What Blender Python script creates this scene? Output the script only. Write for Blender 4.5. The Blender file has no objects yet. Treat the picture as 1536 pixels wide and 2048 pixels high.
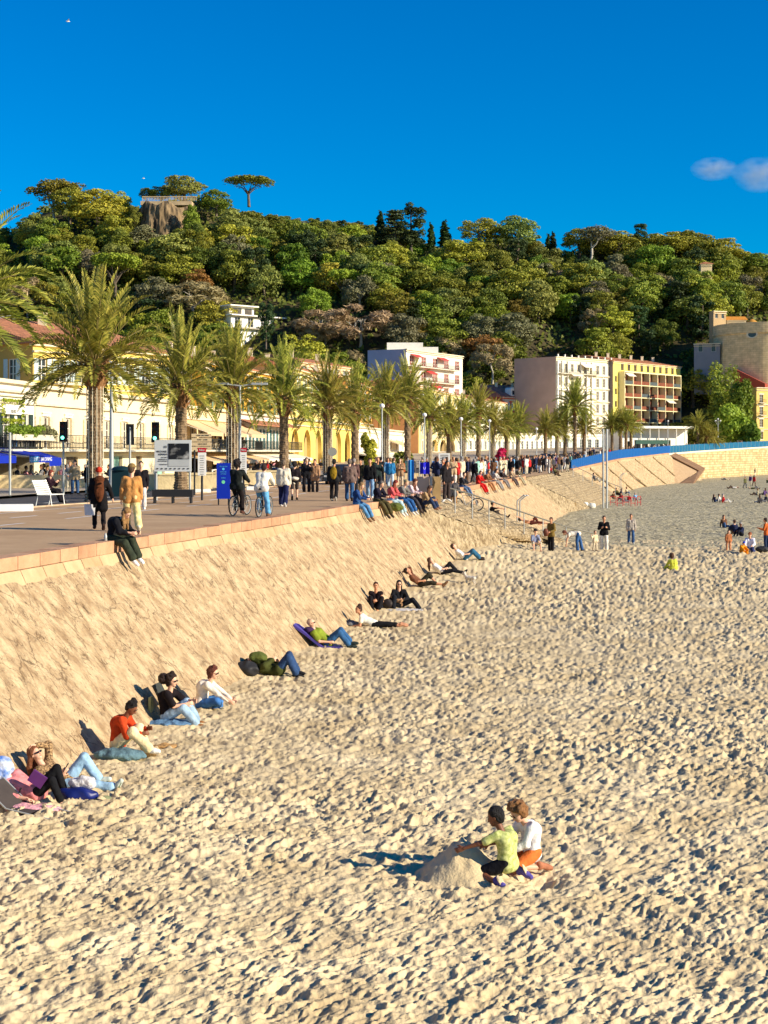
import bpy, math, random
import numpy as np
from mathutils import Vector, Matrix
R = math.radians
random.seed(7); rng = np.random.default_rng(11)
scene = bpy.context.scene
COL = scene.collection
# ---------------------------------------------------------------- camera
CZ = 5.4; FP = 3000.0; HX = 768.0; HY = 905.0      # eye height, focal length in photo pixels, horizon
cd = bpy.data.cameras.new('camera'); cam = bpy.data.objects.new('camera', cd); COL.objects.link(cam)
cam.location = (0, 0, CZ); cam.rotation_euler = (R(90), 0, 0)
cd.sensor_fit = 'VERTICAL'; cd.sensor_height = 36; cd.sensor_width = 27; cd.lens = 36*FP/2048
cd.shift_y = -(1024-HY)/2048; cd.clip_start = 0.5; cd.clip_end = 8000
scene.camera = cam
# ---------------------------------------------------------------- light
SUN_AZ = 111.0; SUN_EL = 23.0                         # azimuth clockwise from +Y
w = bpy.data.worlds.new('World'); scene.world = w; w.use_nodes = True
nt = w.node_tree; bg = nt.nodes['Background']
sky = nt.nodes.new('ShaderNodeTexSky'); sky.sky_type = 'NISHITA'; sky.sun_disc = False
sky.sun_elevation = R(SUN_EL); sky.sun_rotation = R(SUN_AZ); sky.altitude = 0
sky.air_density = 1.0; sky.dust_density = 0.15; sky.ozone_density = 3.5
hs = nt.nodes.new('ShaderNodeHueSaturation'); hs.inputs['Saturation'].default_value = 2.1
hs.inputs['Hue'].default_value = 0.512
nt.links.new(sky.outputs[0], hs.inputs['Color']); nt.links.new(hs.outputs[0], bg.inputs[0])
bg.inputs[1].default_value = 0.095
sd = bpy.data.lights.new('sun', 'SUN'); sd.energy = 5.0; sd.angle = R(0.5); sd.color = (1, .89, .70)
so = bpy.data.objects.new('sun', sd); COL.objects.link(so)
sv = Vector((math.sin(R(SUN_AZ))*math.cos(R(SUN_EL)), math.cos(R(SUN_AZ))*math.cos(R(SUN_EL)), math.sin(R(SUN_EL))))
so.rotation_euler = sv.to_track_quat('Z', 'Y').to_euler(); so.location = (60, -20, 60)
scene.view_settings.view_transform = 'Standard'; scene.view_settings.look = 'None'
scene.view_settings.exposure = 0.62; scene.view_settings.gamma = 1
scene.render.resolution_x = 768; scene.render.resolution_y = 1024

# ---------------------------------------------------------------- helpers
def P(px, py, Y): return Vector((Y*(px-HX)/FP, Y, CZ-Y*(py-HY)/FP))
def G(px, py, z=0.0):
    Y = (CZ-z)*FP/(py-HY); return Vector((Y*(px-HX)/FP, Y, z))
def tag(o, label=None, cat=None, group=None, kind=None):
    if label: o['label'] = label
    if cat: o['category'] = cat
    if group: o['group'] = group
    if kind: o['kind'] = kind
    return o
def empty(name, loc=(0,0,0), rz=0.0):
    o = bpy.data.objects.new(name, None); o.location = loc; o.rotation_euler = (0, 0, rz); o.empty_display_size = .2
    COL.objects.link(o); return o
def link(name, me, parent=None, loc=None, rz=None, smooth=False):
    o = bpy.data.objects.new(name, me); COL.objects.link(o)
    if parent is not None: o.parent = parent
    if loc is not None: o.location = loc
    if rz is not None: o.rotation_euler = (0, 0, rz)
    return o
def np_mesh(name, V, F, mats=(), smooth=False, mi=None):
    """V (n,3); F (m,k) one face size"""
    V = np.asarray(V, np.float32); F = np.asarray(F, np.int32); k = F.shape[1]
    me = bpy.data.meshes.new(name); me.vertices.add(len(V)); me.vertices.foreach_set('co', V.ravel())
    me.loops.add(F.size); me.loops.foreach_set('vertex_index', F.ravel())
    me.polygons.add(len(F)); me.polygons.foreach_set('loop_start', np.arange(0, F.size, k, dtype=np.int32))
    me.polygons.foreach_set('loop_total', np.full(len(F), k, np.int32))
    for m in mats: me.materials.append(m)
    if mi is not None: me.polygons.foreach_set('material_index', np.asarray(mi, np.int32))
    me.update(calc_edges=True)
    me.polygons.foreach_set('use_smooth', np.full(len(F), smooth)); me.validate()
    return me
def copy_tree(o, parent=None):
    c = o.copy(); COL.objects.link(c); c.parent = parent
    for ch in list(o.children): copy_tree(ch, c)
    return c
def delete_tree(o):
    for ch in list(o.children): delete_tree(ch)
    bpy.data.objects.remove(o)

class MB:
    def __init__(s): s.v = []; s.f = []; s.m = []; s.sm = []
    def add(s, vs, fs, m=0, smooth=False):
        b = len(s.v); s.v += [tuple(v) for v in vs]
        for f in fs: s.f.append([i+b for i in f]); s.m.append(m); s.sm.append(smooth)
    def box(s, c, d, m=0, rz=0.0, M=None):
        x, y, z = d[0]/2, d[1]/2, d[2]/2
        vs = [Vector((a, b, e)) for e in (-z, z) for b in (-y, y) for a in (-x, x)]
        rot = Matrix.Rotation(rz, 3, 'Z') if M is None else M
        vs = [rot @ v + Vector(c) for v in vs]
        s.add(vs, [(0,2,3,1),(4,5,7,6),(0,1,5,4),(2,6,7,3),(0,4,6,2),(1,3,7,5)], m)
    def box2(s, a, b, m=0):
        s.box([(a[i]+b[i])/2 for i in range(3)], [abs(b[i]-a[i]) for i in range(3)], m)
    def tube(s, pts, r, n=8, m=0, cap=True, smooth=True):
        pts = [Vector(p) for p in pts]
        rs = r if isinstance(r, (list, tuple)) else [r]*len(pts)
        ring = []; up = None; vs = []; fs = []
        for i, p in enumerate(pts):
            t = (pts[min(i+1, len(pts)-1)]-pts[max(i-1, 0)])
            t = t.normalized() if t.length > 1e-9 else Vector((0,0,1))
            if up is None: up = Vector((1,0,0)) if abs(t.x) < .9 else Vector((0,1,0))
            a = (up - t*up.dot(t)).normalized(); b = t.cross(a); up = a
            for k in range(n):
                q = 2*math.pi*k/n; vs.append(p + (a*math.cos(q)+b*math.sin(q))*rs[i])
        for i in range(len(pts)-1):
            for k in range(n):
                k2 = (k+1) % n; fs.append((i*n+k, i*n+k2, (i+1)*n+k2, (i+1)*n+k))
        s.add(vs, fs, m, smooth)
        if cap: s.add(vs[:n], [tuple(range(n-1,-1,-1))], m); s.add(vs[-n:], [tuple(range(n))], m)
    def torus(s, c, R0, r, nrm='y', n=28, k=6, m=0):
        vs = []; fs = []
        for i in range(n):
            a = 2*math.pi*i/n
            for j in range(k):
                b = 2*math.pi*j/k; rr = R0+r*math.cos(b); h = r*math.sin(b)
                if nrm == 'y': v = (rr*math.cos(a), h, rr*math.sin(a))
                elif nrm == 'x': v = (h, rr*math.cos(a), rr*math.sin(a))
                else: v = (rr*math.cos(a), rr*math.sin(a), h)
                vs.append(Vector(v)+Vector(c))
        for i in range(n):
            for j in range(k):
                fs.append((i*k+j, ((i+1)%n)*k+j, ((i+1)%n)*k+(j+1)%k, i*k+(j+1)%k))
        s.add(vs, fs, m, True)
    def lathe(s, prof, c=(0,0,0), n=16, m=0, smooth=True):
        c = Vector(c); vs = []; fs = []
        for r, z in prof:
            for k in range(n):
                a = 2*math.pi*k/n; vs.append(c+Vector((r*math.cos(a), r*math.sin(a), z)))
        for i in range(len(prof)-1):
            for k in range(n):
                fs.append((i*n+k, i*n+(k+1)%n, (i+1)*n+(k+1)%n, (i+1)*n+k))
        s.add(vs, fs, m, smooth)
    def prism(s, poly, z0, z1, m=0):
        n = len(poly); vs = [(x, y, z0) for x, y in poly]+[(x, y, z1) for x, y in poly]
        s.add(vs, [tuple(range(n-1,-1,-1)), tuple(range(n, 2*n))]+[(i, (i+1)%n, n+(i+1)%n, n+i) for i in range(n)], m)
    def mesh(s, name, mats):
        me = bpy.data.meshes.new(name); me.from_pydata(s.v, [], s.f)
        if not isinstance(mats, (list, tuple)): mats = [mats]
        for m in mats: me.materials.append(m)
        me.polygons.foreach_set('material_index', s.m); me.polygons.foreach_set('use_smooth', s.sm)
        me.update(); return me
    def build(s, name, mats, parent=None, loc=None, rz=None):
        return link(name, s.mesh(name, mats), parent, loc, rz)

MATS = {}
def mat(name, c, rough=.75, var=.12, vs=3.0, bump=0.0, bs=20.0, metal=0.0, c2=None, emis=None, spec=.3, coat=0, detail=4, coord='Object', stretch=None):
    if name in MATS: return MATS[name]
    m = bpy.data.materials.new(name); m.use_nodes = True; t = m.node_tree; n = t.nodes; L = t.links
    b = n['Principled BSDF']; b.inputs['Roughness'].default_value = rough; b.inputs['Metallic'].default_value = metal
    b.inputs['Specular IOR Level'].default_value = spec; b.inputs['Coat Weight'].default_value = coat
    tc = n.new('ShaderNodeTexCoord'); src = tc.outputs[coord]
    if stretch:
        mp = n.new('ShaderNodeMapping'); mp.inputs['Scale'].default_value = stretch; L.new(src, mp.inputs[0]); src = mp.outputs[0]
    if var > 0 or c2:
        nz = n.new('ShaderNodeTexNoise'); nz.inputs['Scale'].default_value = vs; nz.inputs['Detail'].default_value = detail
        L.new(src, nz.inputs['Vector'])
        cr = n.new('ShaderNodeValToRGB'); cr.color_ramp.elements[0].position = .33; cr.color_ramp.elements[1].position = .67
        k0 = 1-var; k1 = 1+var; cc = c2 if c2 else [min(1, x*k1) for x in c]
        cr.color_ramp.elements[0].color = (*([x*k0 for x in c] if not c2 else c), 1); cr.color_ramp.elements[1].color = (*cc, 1)
        L.new(nz.outputs['Fac'], cr.inputs[0]); L.new(cr.outputs[0], b.inputs['Base Color'])
    else: b.inputs['Base Color'].default_value = (*c, 1)
    if bump > 0:
        n2 = n.new('ShaderNodeTexNoise'); n2.inputs['Scale'].default_value = bs; n2.inputs['Detail'].default_value = 5
        L.new(src, n2.inputs['Vector']); bp = n.new('ShaderNodeBump'); bp.inputs['Strength'].default_value = min(1, bump)
        bp.inputs['Distance'].default_value = .05 if bump <= 1 else .05*bump
        L.new(n2.outputs['Fac'], bp.inputs['Height']); L.new(bp.outputs[0], b.inputs['Normal'])
    if emis:
        b.inputs['Emission Color'].default_value = (*emis[0], 1); b.inputs['Emission Strength'].default_value = emis[1]
    MATS[name] = m; return m
def srgb(r, g, b):
    f = lambda c: (c/12.92 if c <= .04045 else ((c+.055)/1.055)**2.4)
    return (f(r/255), f(g/255), f(b/255))
def text_obj(txt, size, material, parent, loc, rot, name='lettering', align='CENTER', ext=.004, bold=False):
    cu = bpy.data.curves.new('t', 'FONT'); cu.body = txt; cu.size = size; cu.align_x = align; cu.align_y = 'CENTER'; cu.extrude = ext
    if bold: cu.offset = size*.03
    cu.resolution_u = 3
    tmp = bpy.data.objects.new('t', cu); COL.objects.link(tmp); dg = bpy.context.evaluated_depsgraph_get()
    me = bpy.data.meshes.new_from_object(tmp.evaluated_get(dg)); bpy.data.objects.remove(tmp)
    me.materials.clear(); me.materials.append(material)
    o = link(name, me, parent); o.location = loc; o.rotation_euler = rot; return o
def smooth01(t): t = np.clip(t, 0, 1); return t*t*(3-2*t)
# value noise ------------------------------------------------------
def _h(ix, iy, s=0):
    n = (ix.astype(np.int64)*374761393 + iy.astype(np.int64)*668265263 + s*974634777) & 0xffffffff
    n = ((n ^ (n >> 13))*1274126177) & 0xffffffff
    n = (n ^ (n >> 16)) & 0xffffffff
    return n.astype(np.float64)/4294967295.0
def vnoise(x, y, s=0):
    ix = np.floor(x); iy = np.floor(y); fx = x-ix; fy = y-iy; fx = fx*fx*(3-2*fx); fy = fy*fy*(3-2*fy)
    a = _h(ix, iy, s); b = _h(ix+1, iy, s); c = _h(ix, iy+1, s); d = _h(ix+1, iy+1, s)
    return (a*(1-fx)+b*fx)*(1-fy)+(c*(1-fx)+d*fx)*fy
def fbm(x, y, o=4, s=0):
    r = 0; a = .5; t = 0
    for i in range(o):
        r = r+a*vnoise(x, y, s+i); t += a; a *= .5; x = x*2.03+17; y = y*2.03+5
    return r/t
# ================================================================ LAND
# quay edge (top of the sloping embankment): x, y, z of the kerb
EDGE = [(-13.6,-2,3.3),(-9.4,18,3.3),(-7.23,28.25,3.3),(-6.03,34.4,3.3),(-3.92,44,3.3),(-.5,60,3.3),(1.0,64.3,3.3),(3.1,79,3.3),(11.8,126,3.3),(14.2,138,3.3),
        (22.6,180,3.35),(37.8,240,4.35),(55,290,5.2),(67,320,5.7),(98.6,385,6.9),(160,480,7.5)]
EY = np.array([e[1] for e in EDGE]); EX = np.array([e[0] for e in EDGE]); EZ = np.array([e[2] for e in EDGE])
def ex(y): return np.interp(y, EY, EX)
def ez(y): return np.interp(y, EY, EZ)
SL = .79   # horizontal run per metre of drop on the embankment
def sand_macro(x, y):
    y = np.asarray(y, float); x = np.asarray(x, float)
    xb = ex(y)+SL*3.2
    d = x-xb
    z = .70*smooth01((y-44)/28)*np.exp(-np.clip(d, 0, 99)/5.0)
    z = z+.07*np.exp(-np.clip(d, 0, 99)/.6)                    # drift against the wall
    z = z+.12*smooth01((y-45)/30)
    yc = 83+1.5*np.sin(x*.25)+.04*x                            # crest where the pale sand stops
    z = np.where(y > yc-3, z*(1-smooth01((y-yc+3)/6))-.28*smooth01((y-yc)/5), z)
    return z
def worley_pits(x, y, cell, seed, asp=1.6, ang=.5, keep=.9, rr=(.28,.5), depth=1.0):
    """footprint-like dents with a raised rim, one per jittered cell; x,y in metres"""
    X = x/cell; Y = y/cell; ix = np.floor(X); iy = np.floor(Y); out = np.zeros_like(X)
    for dx in (-1, 0, 1):
        for dy in (-1, 0, 1):
            cx = ix+dx; cy = iy+dy
            jx = cx+_h(cx, cy, seed); jy = cy+_h(cx, cy, seed+1); k = _h(cx, cy, seed+2)
            th = ang+(_h(cx, cy, seed+3)-.5)*1.9; r = rr[0]+(rr[1]-rr[0])*_h(cx, cy, seed+4)
            ax = X-jx; ay = Y-jy; u = (ax*np.cos(th)+ay*np.sin(th))/asp; v = -ax*np.sin(th)+ay*np.cos(th)
            q = np.sqrt(u*u+v*v)/r
            pit = np.where(q < 1, -(1-q*q)**1.3, 0)+.5*np.exp(-((q-1.12)/.2)**2)
            out += np.where(k < keep, pit*(.5+.6*k), 0)
    return out*depth
def sand_micro(x, y):
    wx = x+.30*(fbm(x*1.3, y*1.3, 3, 40)-.5); wy = y+.30*(fbm(x*1.3+9, y*1.3, 3, 44)-.5); vr = .55+.9*fbm(x*.5+7, y*.35, 2, 47)
    h = .025*vr*worley_pits(wx, wy, .36, 100, 1.55, .9, .92)
    h += .019*worley_pits(wx+3.3, wy+1.7, .21, 200, 1.5, .7, .9)
    h += .013*worley_pits(wx+5.3, wy+7.7, .12, 300, 1.4, .6, .8)
    rd = 1-np.abs(2*vnoise((wx*.9+wy*.45)*5.0, (wy*.9-wx*.45)*2.6, 60)-1)   # ridges
    h += .026*rd*rd + .035*(fbm(wx*3.2, wy*3.2, 4, 80)-.5)
    u_ = wx*.62+wy*.78; v_ = -wx*.78+wy*.62
    r2 = 1-np.abs(2*fbm(u_*2.2, v_*8, 3, 120)-1); h += .056*np.clip(r2-.55, 0, 1)*1.6
    r3 = 1-np.abs(2*vnoise(u_*5+3, v_*13, 130)-1); h += .016*r3*r3
    h += .010*worley_pits(wx*1.0+1.1, wy+4.2, .09, 400, 1.6, .9, .6)
    h += .10*(fbm(x*.45, y*.45, 3, 90)-.5)
    return h
MOUND = (G(925, 1752).x, G(925, 1752).y)
SANDP = []   # places where things rest: (x, y, radius) flatten
def ground_z(x, y):
    return float(sand_macro(np.array([x]), np.array([y]))[0])

# --- pale sand
ys = [7.0]
while ys[-1] < 95: ys.append(ys[-1]+max(.012, ys[-1]**2/(CZ*1500)*.80))
ys = np.array(ys); ts = np.linspace(-.52, .62, 1330)
YY, TT = np.meshgrid(ys, ts, indexing='ij'); XX = TT*YY
fade = 1+.45*smooth01((YY-24)/40)
mic = sand_micro(XX, YY)*fade*(.5+1.0*fbm(XX*.30, YY*.22, 3, 150))
mic *= (.35+.65*smooth01((XX-(ex(YY)+SL*3.2))/.5))
mdx = XX-MOUND[0]; mdy = YY-MOUND[1]; mr = np.sqrt(mdx**2+mdy**2)
mound = .50*np.clip(1-mr/.62, 0, 1)**1.05*(1+.25*(fbm(XX*9, YY*9, 3, 5)-.5))
mic = mic*(.25+.75*smooth01((mr-.45)/.4))
mic += .05*(fbm(XX*7, YY*7, 4, 55)-.5)*np.exp(-((mr-.9)/.45)**2)*2.2
ZZ = sand_macro(XX, YY)+mic+mound
hole = -.12*np.exp(-(((XX-MOUND[0]-.95)/.22)**2+((YY-MOUND[1]+.25)/.3)**2))
ZZ += hole
nr, nc = XX.shape; idx = np.arange(nr*nc).reshape(nr, nc)
F = np.stack([idx[:-1,:-1], idx[:-1,1:], idx[1:,1:], idx[1:,:-1]], -1).reshape(-1, 4)
m_sand = mat('sand', srgb(208,182,142), .95, .0, c2=None, spec=.1)
def sandmat(m, ca, cb, scale, bump, bscale, dots=None, speck=None):
    t = m.node_tree; n = t.nodes; L = t.links; b = n['Principled BSDF']
    tc = n.new('ShaderNodeTexCoord')
    a = n.new('ShaderNodeTexNoise'); a.inputs['Scale'].default_value = scale; a.inputs['Detail'].default_value = 8; a.inputs['Roughness'].default_value = .65
    L.new(tc.outputs['Object'], a.inputs['Vector'])
    cr = n.new('ShaderNodeValToRGB'); e = cr.color_ramp.elements; e[0].position = .35; e[1].position = .66
    e[0].color = (*ca, 1); e[1].color = (*cb, 1); L.new(a.outputs['Fac'], cr.inputs[0]); out = cr.outputs[0]
    if speck:
        v = n.new('ShaderNodeTexNoise'); v.inputs['Scale'].default_value = speck[0]; v.inputs['Detail'].default_value = 3
        L.new(tc.outputs['Object'], v.inputs['Vector'])
        r2 = n.new('ShaderNodeValToRGB'); r2.color_ramp.elements[0].position = speck[1]; r2.color_ramp.elements[1].position = speck[1]+.06
        L.new(v.outputs['Fac'], r2.inputs[0]); mx = n.new('ShaderNodeMix'); mx.data_type = 'RGBA'
        L.new(r2.outputs[0], mx.inputs[0]); L.new(out, mx.inputs[6]); mx.inputs[7].default_value = (*speck[2], 1); out = mx.outputs[2]
    L.new(out, b.inputs['Base Color'])
    c = n.new('ShaderNodeTexNoise'); c.inputs['Scale'].default_value = bscale; c.inputs['Detail'].default_value = 6
    L.new(tc.outputs['Object'], c.inputs['Vector']); bp = n.new('ShaderNodeBump'); bp.inputs['Strength'].default_value = bump; bp.inputs['Distance'].default_value = .03
    L.new(c.outputs['Fac'], bp.inputs['Height']); L.new(bp.outputs[0], b.inputs['Normal'])
sandmat(m_sand, srgb(194,171,129), srgb(224,203,161), .6, .5, 30)
sand_me = np_mesh('sand', np.stack([XX, YY, ZZ], -1).reshape(-1, 3), F, [m_sand], smooth=True)
tag(link('beach_sand', sand_me), kind='structure')

# --- grey pebble beach beyond the crest
ya = np.concatenate([np.linspace(80, 130, 150), np.geomspace(130.6, 520, 190)[0:]]); xa = np.linspace(-1, 1, 520)
YY2, U2 = np.meshgrid(ya, xa, indexing='ij'); XX2 = 60+U2*(60+YY2*.28)+(YY2-80)*.2
m_grav = mat('gravel', (.3,.28,.24), .95, 0, spec=.1)
sandmat(m_grav, srgb(170,158,124), srgb(196,184,150), .35, 1.0, 2.2, speck=(5.5, .60, srgb(96,86,68)))
m_grav.node_tree.nodes['Bump'].inputs['Distance'].default_value = .35
ZZ2 = -.20+.14*(fbm(XX2*1.1, YY2*1.1, 4, 7)-.5)+.10*(fbm(XX2*.12, YY2*.08, 3, 9)-.5)-.9*smooth01((83-YY2)/4)
nr, nc = XX2.shape; idx = np.arange(nr*nc).reshape(nr, nc)
F = np.stack([idx[:-1,:-1], idx[:-1,1:], idx[1:,1:], idx[1:,:-1]], -1).reshape(-1, 4)
tag(link('pebble_beach', np_mesh('gravel', np.stack([XX2, YY2, ZZ2], -1).reshape(-1, 3), F, [m_grav], smooth=True)), kind='structure')
# wide ground sheet below everything, reaching the horizon, and the sea to the right
g = MB(); g.add([(-2500,-400,-1.5),(2500,-400,-1.5),(2500,5000,-1.5),(-2500,5000,-1.5)], [(0,1,2,3)])
tag(g.build('ground', mat('ground', srgb(120,108,88), .95, .1, .05)), kind='structure')
g = MB(); g.add([(75,-300,-.9),(2400,-300,-.9),(2400,4000,-.9),(330,4000,-.9),(330,520,-.9),(150,260,-.9)], [tuple(range(6))])
tag(g.build('sea', mat('sea', (.01,.06,.10), .12, 0, bump=.6, bs=.8, spec=.5)), kind='structure')

# --- embankment (three sloping stretches + far vertical wall)
m_emb = mat('embankment_stone', srgb(196,158,118), .9, 0, spec=.15)
def embmat(m, ca, cb, dark, sc=(2.2, .8)):
    t = m.node_tree; n = t.nodes; L = t.links; b = n['Principled BSDF']; uv = n.new('ShaderNodeUVMap')
    def noise(scale, det=5, st=None, dist=0):
        mp = n.new('ShaderNodeMapping'); L.new(uv.outputs[0], mp.inputs[0])
        mp.inputs['Scale'].default_value = st or (1, 1, 1)
        x = n.new('ShaderNodeTexNoise'); x.inputs['Scale'].default_value = scale; x.inputs['Detail'].default_value = det
        x.inputs['Distortion'].default_value = dist; x.inputs['Roughness'].default_value = .62
        L.new(mp.outputs[0], x.inputs['Vector']); return x, mp
    a, _ = noise(2.4, 10, (1.2, .85, 1)); cr = n.new('ShaderNodeValToRGB'); e = cr.color_ramp.elements
    e[0].position = .36; e[0].color = (*ca, 1); e[1].position = .60; e[1].color = (*cb, 1); L.new(a.outputs['Fac'], cr.inputs[0])
    # thin cracks running down the slope and across it
    prev = cr.outputs[0]; crk = []
    for st, rot, wd, stg in (((2.6, .8, 1), .45, .012, .9), ((1.2, 2.2, 1), -.3, .008, .8), ((6, 2.6, 1), .7, .024, .6)):
        x, mp = noise(1.0, 3, st, .6); mp.inputs['Rotation'].default_value = (0, 0, rot)
        s1 = n.new('ShaderNodeMath'); s1.operation = 'SUBTRACT'; s1.inputs[1].default_value = .5; L.new(x.outputs['Fac'], s1.inputs[0])
        s2 = n.new('ShaderNodeMath'); s2.operation = 'ABSOLUTE'; L.new(s1.outputs[0], s2.inputs[0])
        s3 = n.new('ShaderNodeMapRange'); s3.inputs[1].default_value = 0; s3.inputs[2].default_value = wd; s3.inputs[3].default_value = stg; s3.inputs[4].default_value = 0
        L.new(s2.outputs[0], s3.inputs[0])
        br, mp2 = noise(2.3, 2); gt = n.new('ShaderNodeMapRange'); gt.inputs[1].default_value = .47; gt.inputs[2].default_value = .56; L.new(br.outputs['Fac'], gt.inputs[0])
        mu = n.new('ShaderNodeMath'); mu.operation = 'MULTIPLY'; L.new(s3.outputs[0], mu.inputs[0]); L.new(gt.outputs[0], mu.inputs[1])
        mx = n.new('ShaderNodeMix'); mx.data_type = 'RGBA'; L.new(mu.outputs[0], mx.inputs[0]); L.new(prev, mx.inputs[6]); mx.inputs[7].default_value = (*dark, 1); prev = mx.outputs[2]
    vo = n.new('ShaderNodeTexVoronoi'); vo.feature = 'DISTANCE_TO_EDGE'; vo.inputs['Scale'].default_value = 1.5; mpv = n.new('ShaderNodeMapping'); mpv.inputs['Scale'].default_value = (1.6, .8, 1); mpv.inputs['Rotation'].default_value = (0,0,.5)
    dn, _ = noise(1.6, 4); ad = n.new('ShaderNodeVectorMath'); ad.operation = 'MULTIPLY_ADD'; L.new(dn.outputs['Color'], ad.inputs[0]); ad.inputs[1].default_value = (.55,.55,0); L.new(uv.outputs[0], ad.inputs[2]); L.new(ad.outputs[0], mpv.inputs[0]); L.new(mpv.outputs[0], vo.inputs['Vector'])
    vm = n.new('ShaderNodeMapRange'); vm.inputs[1].default_value = .0; vm.inputs[2].default_value = .035; vm.inputs[3].default_value = .75; vm.inputs[4].default_value = 0; L.new(vo.outputs['Distance'], vm.inputs[0])
    gn, _ = noise(.9, 3); gm = n.new('ShaderNodeMapRange'); gm.inputs[1].default_value = .42; gm.inputs[2].default_value = .55; L.new(gn.outputs['Fac'], gm.inputs[0]); mm = n.new('ShaderNodeMath'); mm.operation = 'MULTIPLY'; L.new(vm.outputs[0], mm.inputs[0]); L.new(gm.outputs[0], mm.inputs[1])
    mxv = n.new('ShaderNodeMix'); mxv.data_type = 'RGBA'; L.new(mm.outputs[0], mxv.inputs[0]); L.new(prev, mxv.inputs[6]); mxv.inputs[7].default_value = (*dark, 1); prev = mxv.outputs[2]
    # fine gravelly speckle
    f, _ = noise(19, 6, (1.5, .75, 1)); r2 = n.new('ShaderNodeValToRGB'); r2.color_ramp.elements[0].position = .60; r2.color_ramp.elements[1].position = .72
    L.new(f.outputs['Fac'], r2.inputs[0]); mx = n.new('ShaderNodeMix'); mx.data_type = 'RGBA'
    L.new(r2.outputs[0], mx.inputs[0]); L.new(prev, mx.inputs[6]); mx.inputs[7].default_value = (*[c*.58 for c in ca], 1)
    L.new(mx.outputs[2], b.inputs['Base Color'])
    bn, _ = noise(8, 9, (1.4, .9, 1)); bp = n.new('ShaderNodeBump'); bp.inputs['Strength'].default_value = 1; bp.inputs['Distance'].default_value = .085
    L.new(bn.outputs['Fac'], bp.inputs['Height']); L.new(bp.outputs[0], b.inputs['Normal'])
embmat(m_emb, srgb(160,132,98), srgb(206,180,140), srgb(84,66,48))
m_rub = mat('rubble_stone', srgb(190,165,125), .95, 0, spec=.1); sandmat(m_rub, srgb(120,100,72), srgb(206,184,146), 3.0, 1.0, 8, speck=(9, .6, srgb(92,74,52)))
m_rub.node_tree.nodes['Bump'].inputs['Distance'].default_value = .2
def islemat(name, a, b_, bump):
    m = mat(name, a, .85, 0, bump=bump, bs=9); t = m.node_tree; n = t.nodes; L = t.links; g_ = n.new('ShaderNodeNewGeometry'); cr = n.new('ShaderNodeValToRGB')
    cr.color_ramp.elements[0].color = (*a, 1); cr.color_ramp.elements[1].color = (*b_, 1); tc = n.new('ShaderNodeTexCoord'); nz = n.new('ShaderNodeTexNoise'); nz.inputs['Scale'].default_value = 2.5; nz.inputs['Detail'].default_value = 8
    L.new(tc.outputs['Object'], nz.inputs['Vector']); ad = n.new('ShaderNodeMath'); ad.operation = 'MULTIPLY_ADD'; L.new(g_.outputs['Random Per Island'], ad.inputs[0]); ad.inputs[1].default_value = .45; sc = n.new('ShaderNodeMapRange'); sc.inputs[1].default_value = .3; sc.inputs[2].default_value = .7; sc.inputs[4].default_value = .6
    L.new(nz.outputs['Fac'], sc.inputs[0]); L.new(sc.outputs[0], ad.inputs[2]); L.new(ad.outputs[0], cr.inputs[0]); L.new(cr.outputs[0], n['Principled BSDF'].inputs['Base Color']); return m
m_cop = islemat('coping_stone', srgb(164,120,88), srgb(204,158,120), .6); m_cop2 = islemat('coping_lip', srgb(172,138,98), srgb(206,174,132), .7)

def embank(name, y0, y1, base_y0=None, base_y1=None, amp=.035, top=2.94, bot=-.8, n=None, off=.24):
    """sheet from the kerb down; ends may run oblique (base offset in y)"""
    n = n or int((y1-y0)/.22); k = 26
    V = []; UV = []
    for i in range(n+1):
        t = i/n; y = y0+(y1-y0)*t; yb = (base_y0 if base_y0 is not None else y0)*(1-t)+(base_y1 if base_y1 is not None else y1)*t
        zt = ez(y)-(3.3-top)
        for j in range(k+1):
            s = j/k; z = zt+(bot-zt)*s; yy = y+(yb-y)*s
            x = ex(yy)+off+SL*(zt-z)
            V.append((x, yy, z)); UV.append((yy, (zt-z)*1.27))
    V = np.array(V); d = amp*1.3*(fbm(V[:,1]*1.6, V[:,2]*1.2+V[:,1]*.3, 4, 21)-.5)*2+amp*.7*(fbm(V[:,1]*6, V[:,2]*3, 3, 23)-.5)
    V[:,0] += d*.78; V[:,2] += d*.6
    idx = np.arange((n+1)*(k+1)).reshape(n+1, k+1)
    F = np.stack([idx[:-1,:-1], idx[:-1,1:], idx[1:,1:], idx[1:,:-1]], -1).reshape(-1, 4)
    me = np_mesh(name, V, F, [m_emb], smooth=True)
    uvl = me.uv_layers.new(name='UVMap'); li = np.zeros(len(me.loops), np.int32); me.loops.foreach_get('vertex_index', li)
    uvl.data.foreach_set('uv', np.array(UV, np.float32)[li].ravel())
    return tag(link('embankment', me), kind='structure')
embank('emb1', 5, 64.3, 5, 72.0, n=520)
embank('emb2', 79, 126, 83, 141)
embank('emb3', 180, 290, 196, 304, amp=.15)

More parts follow.
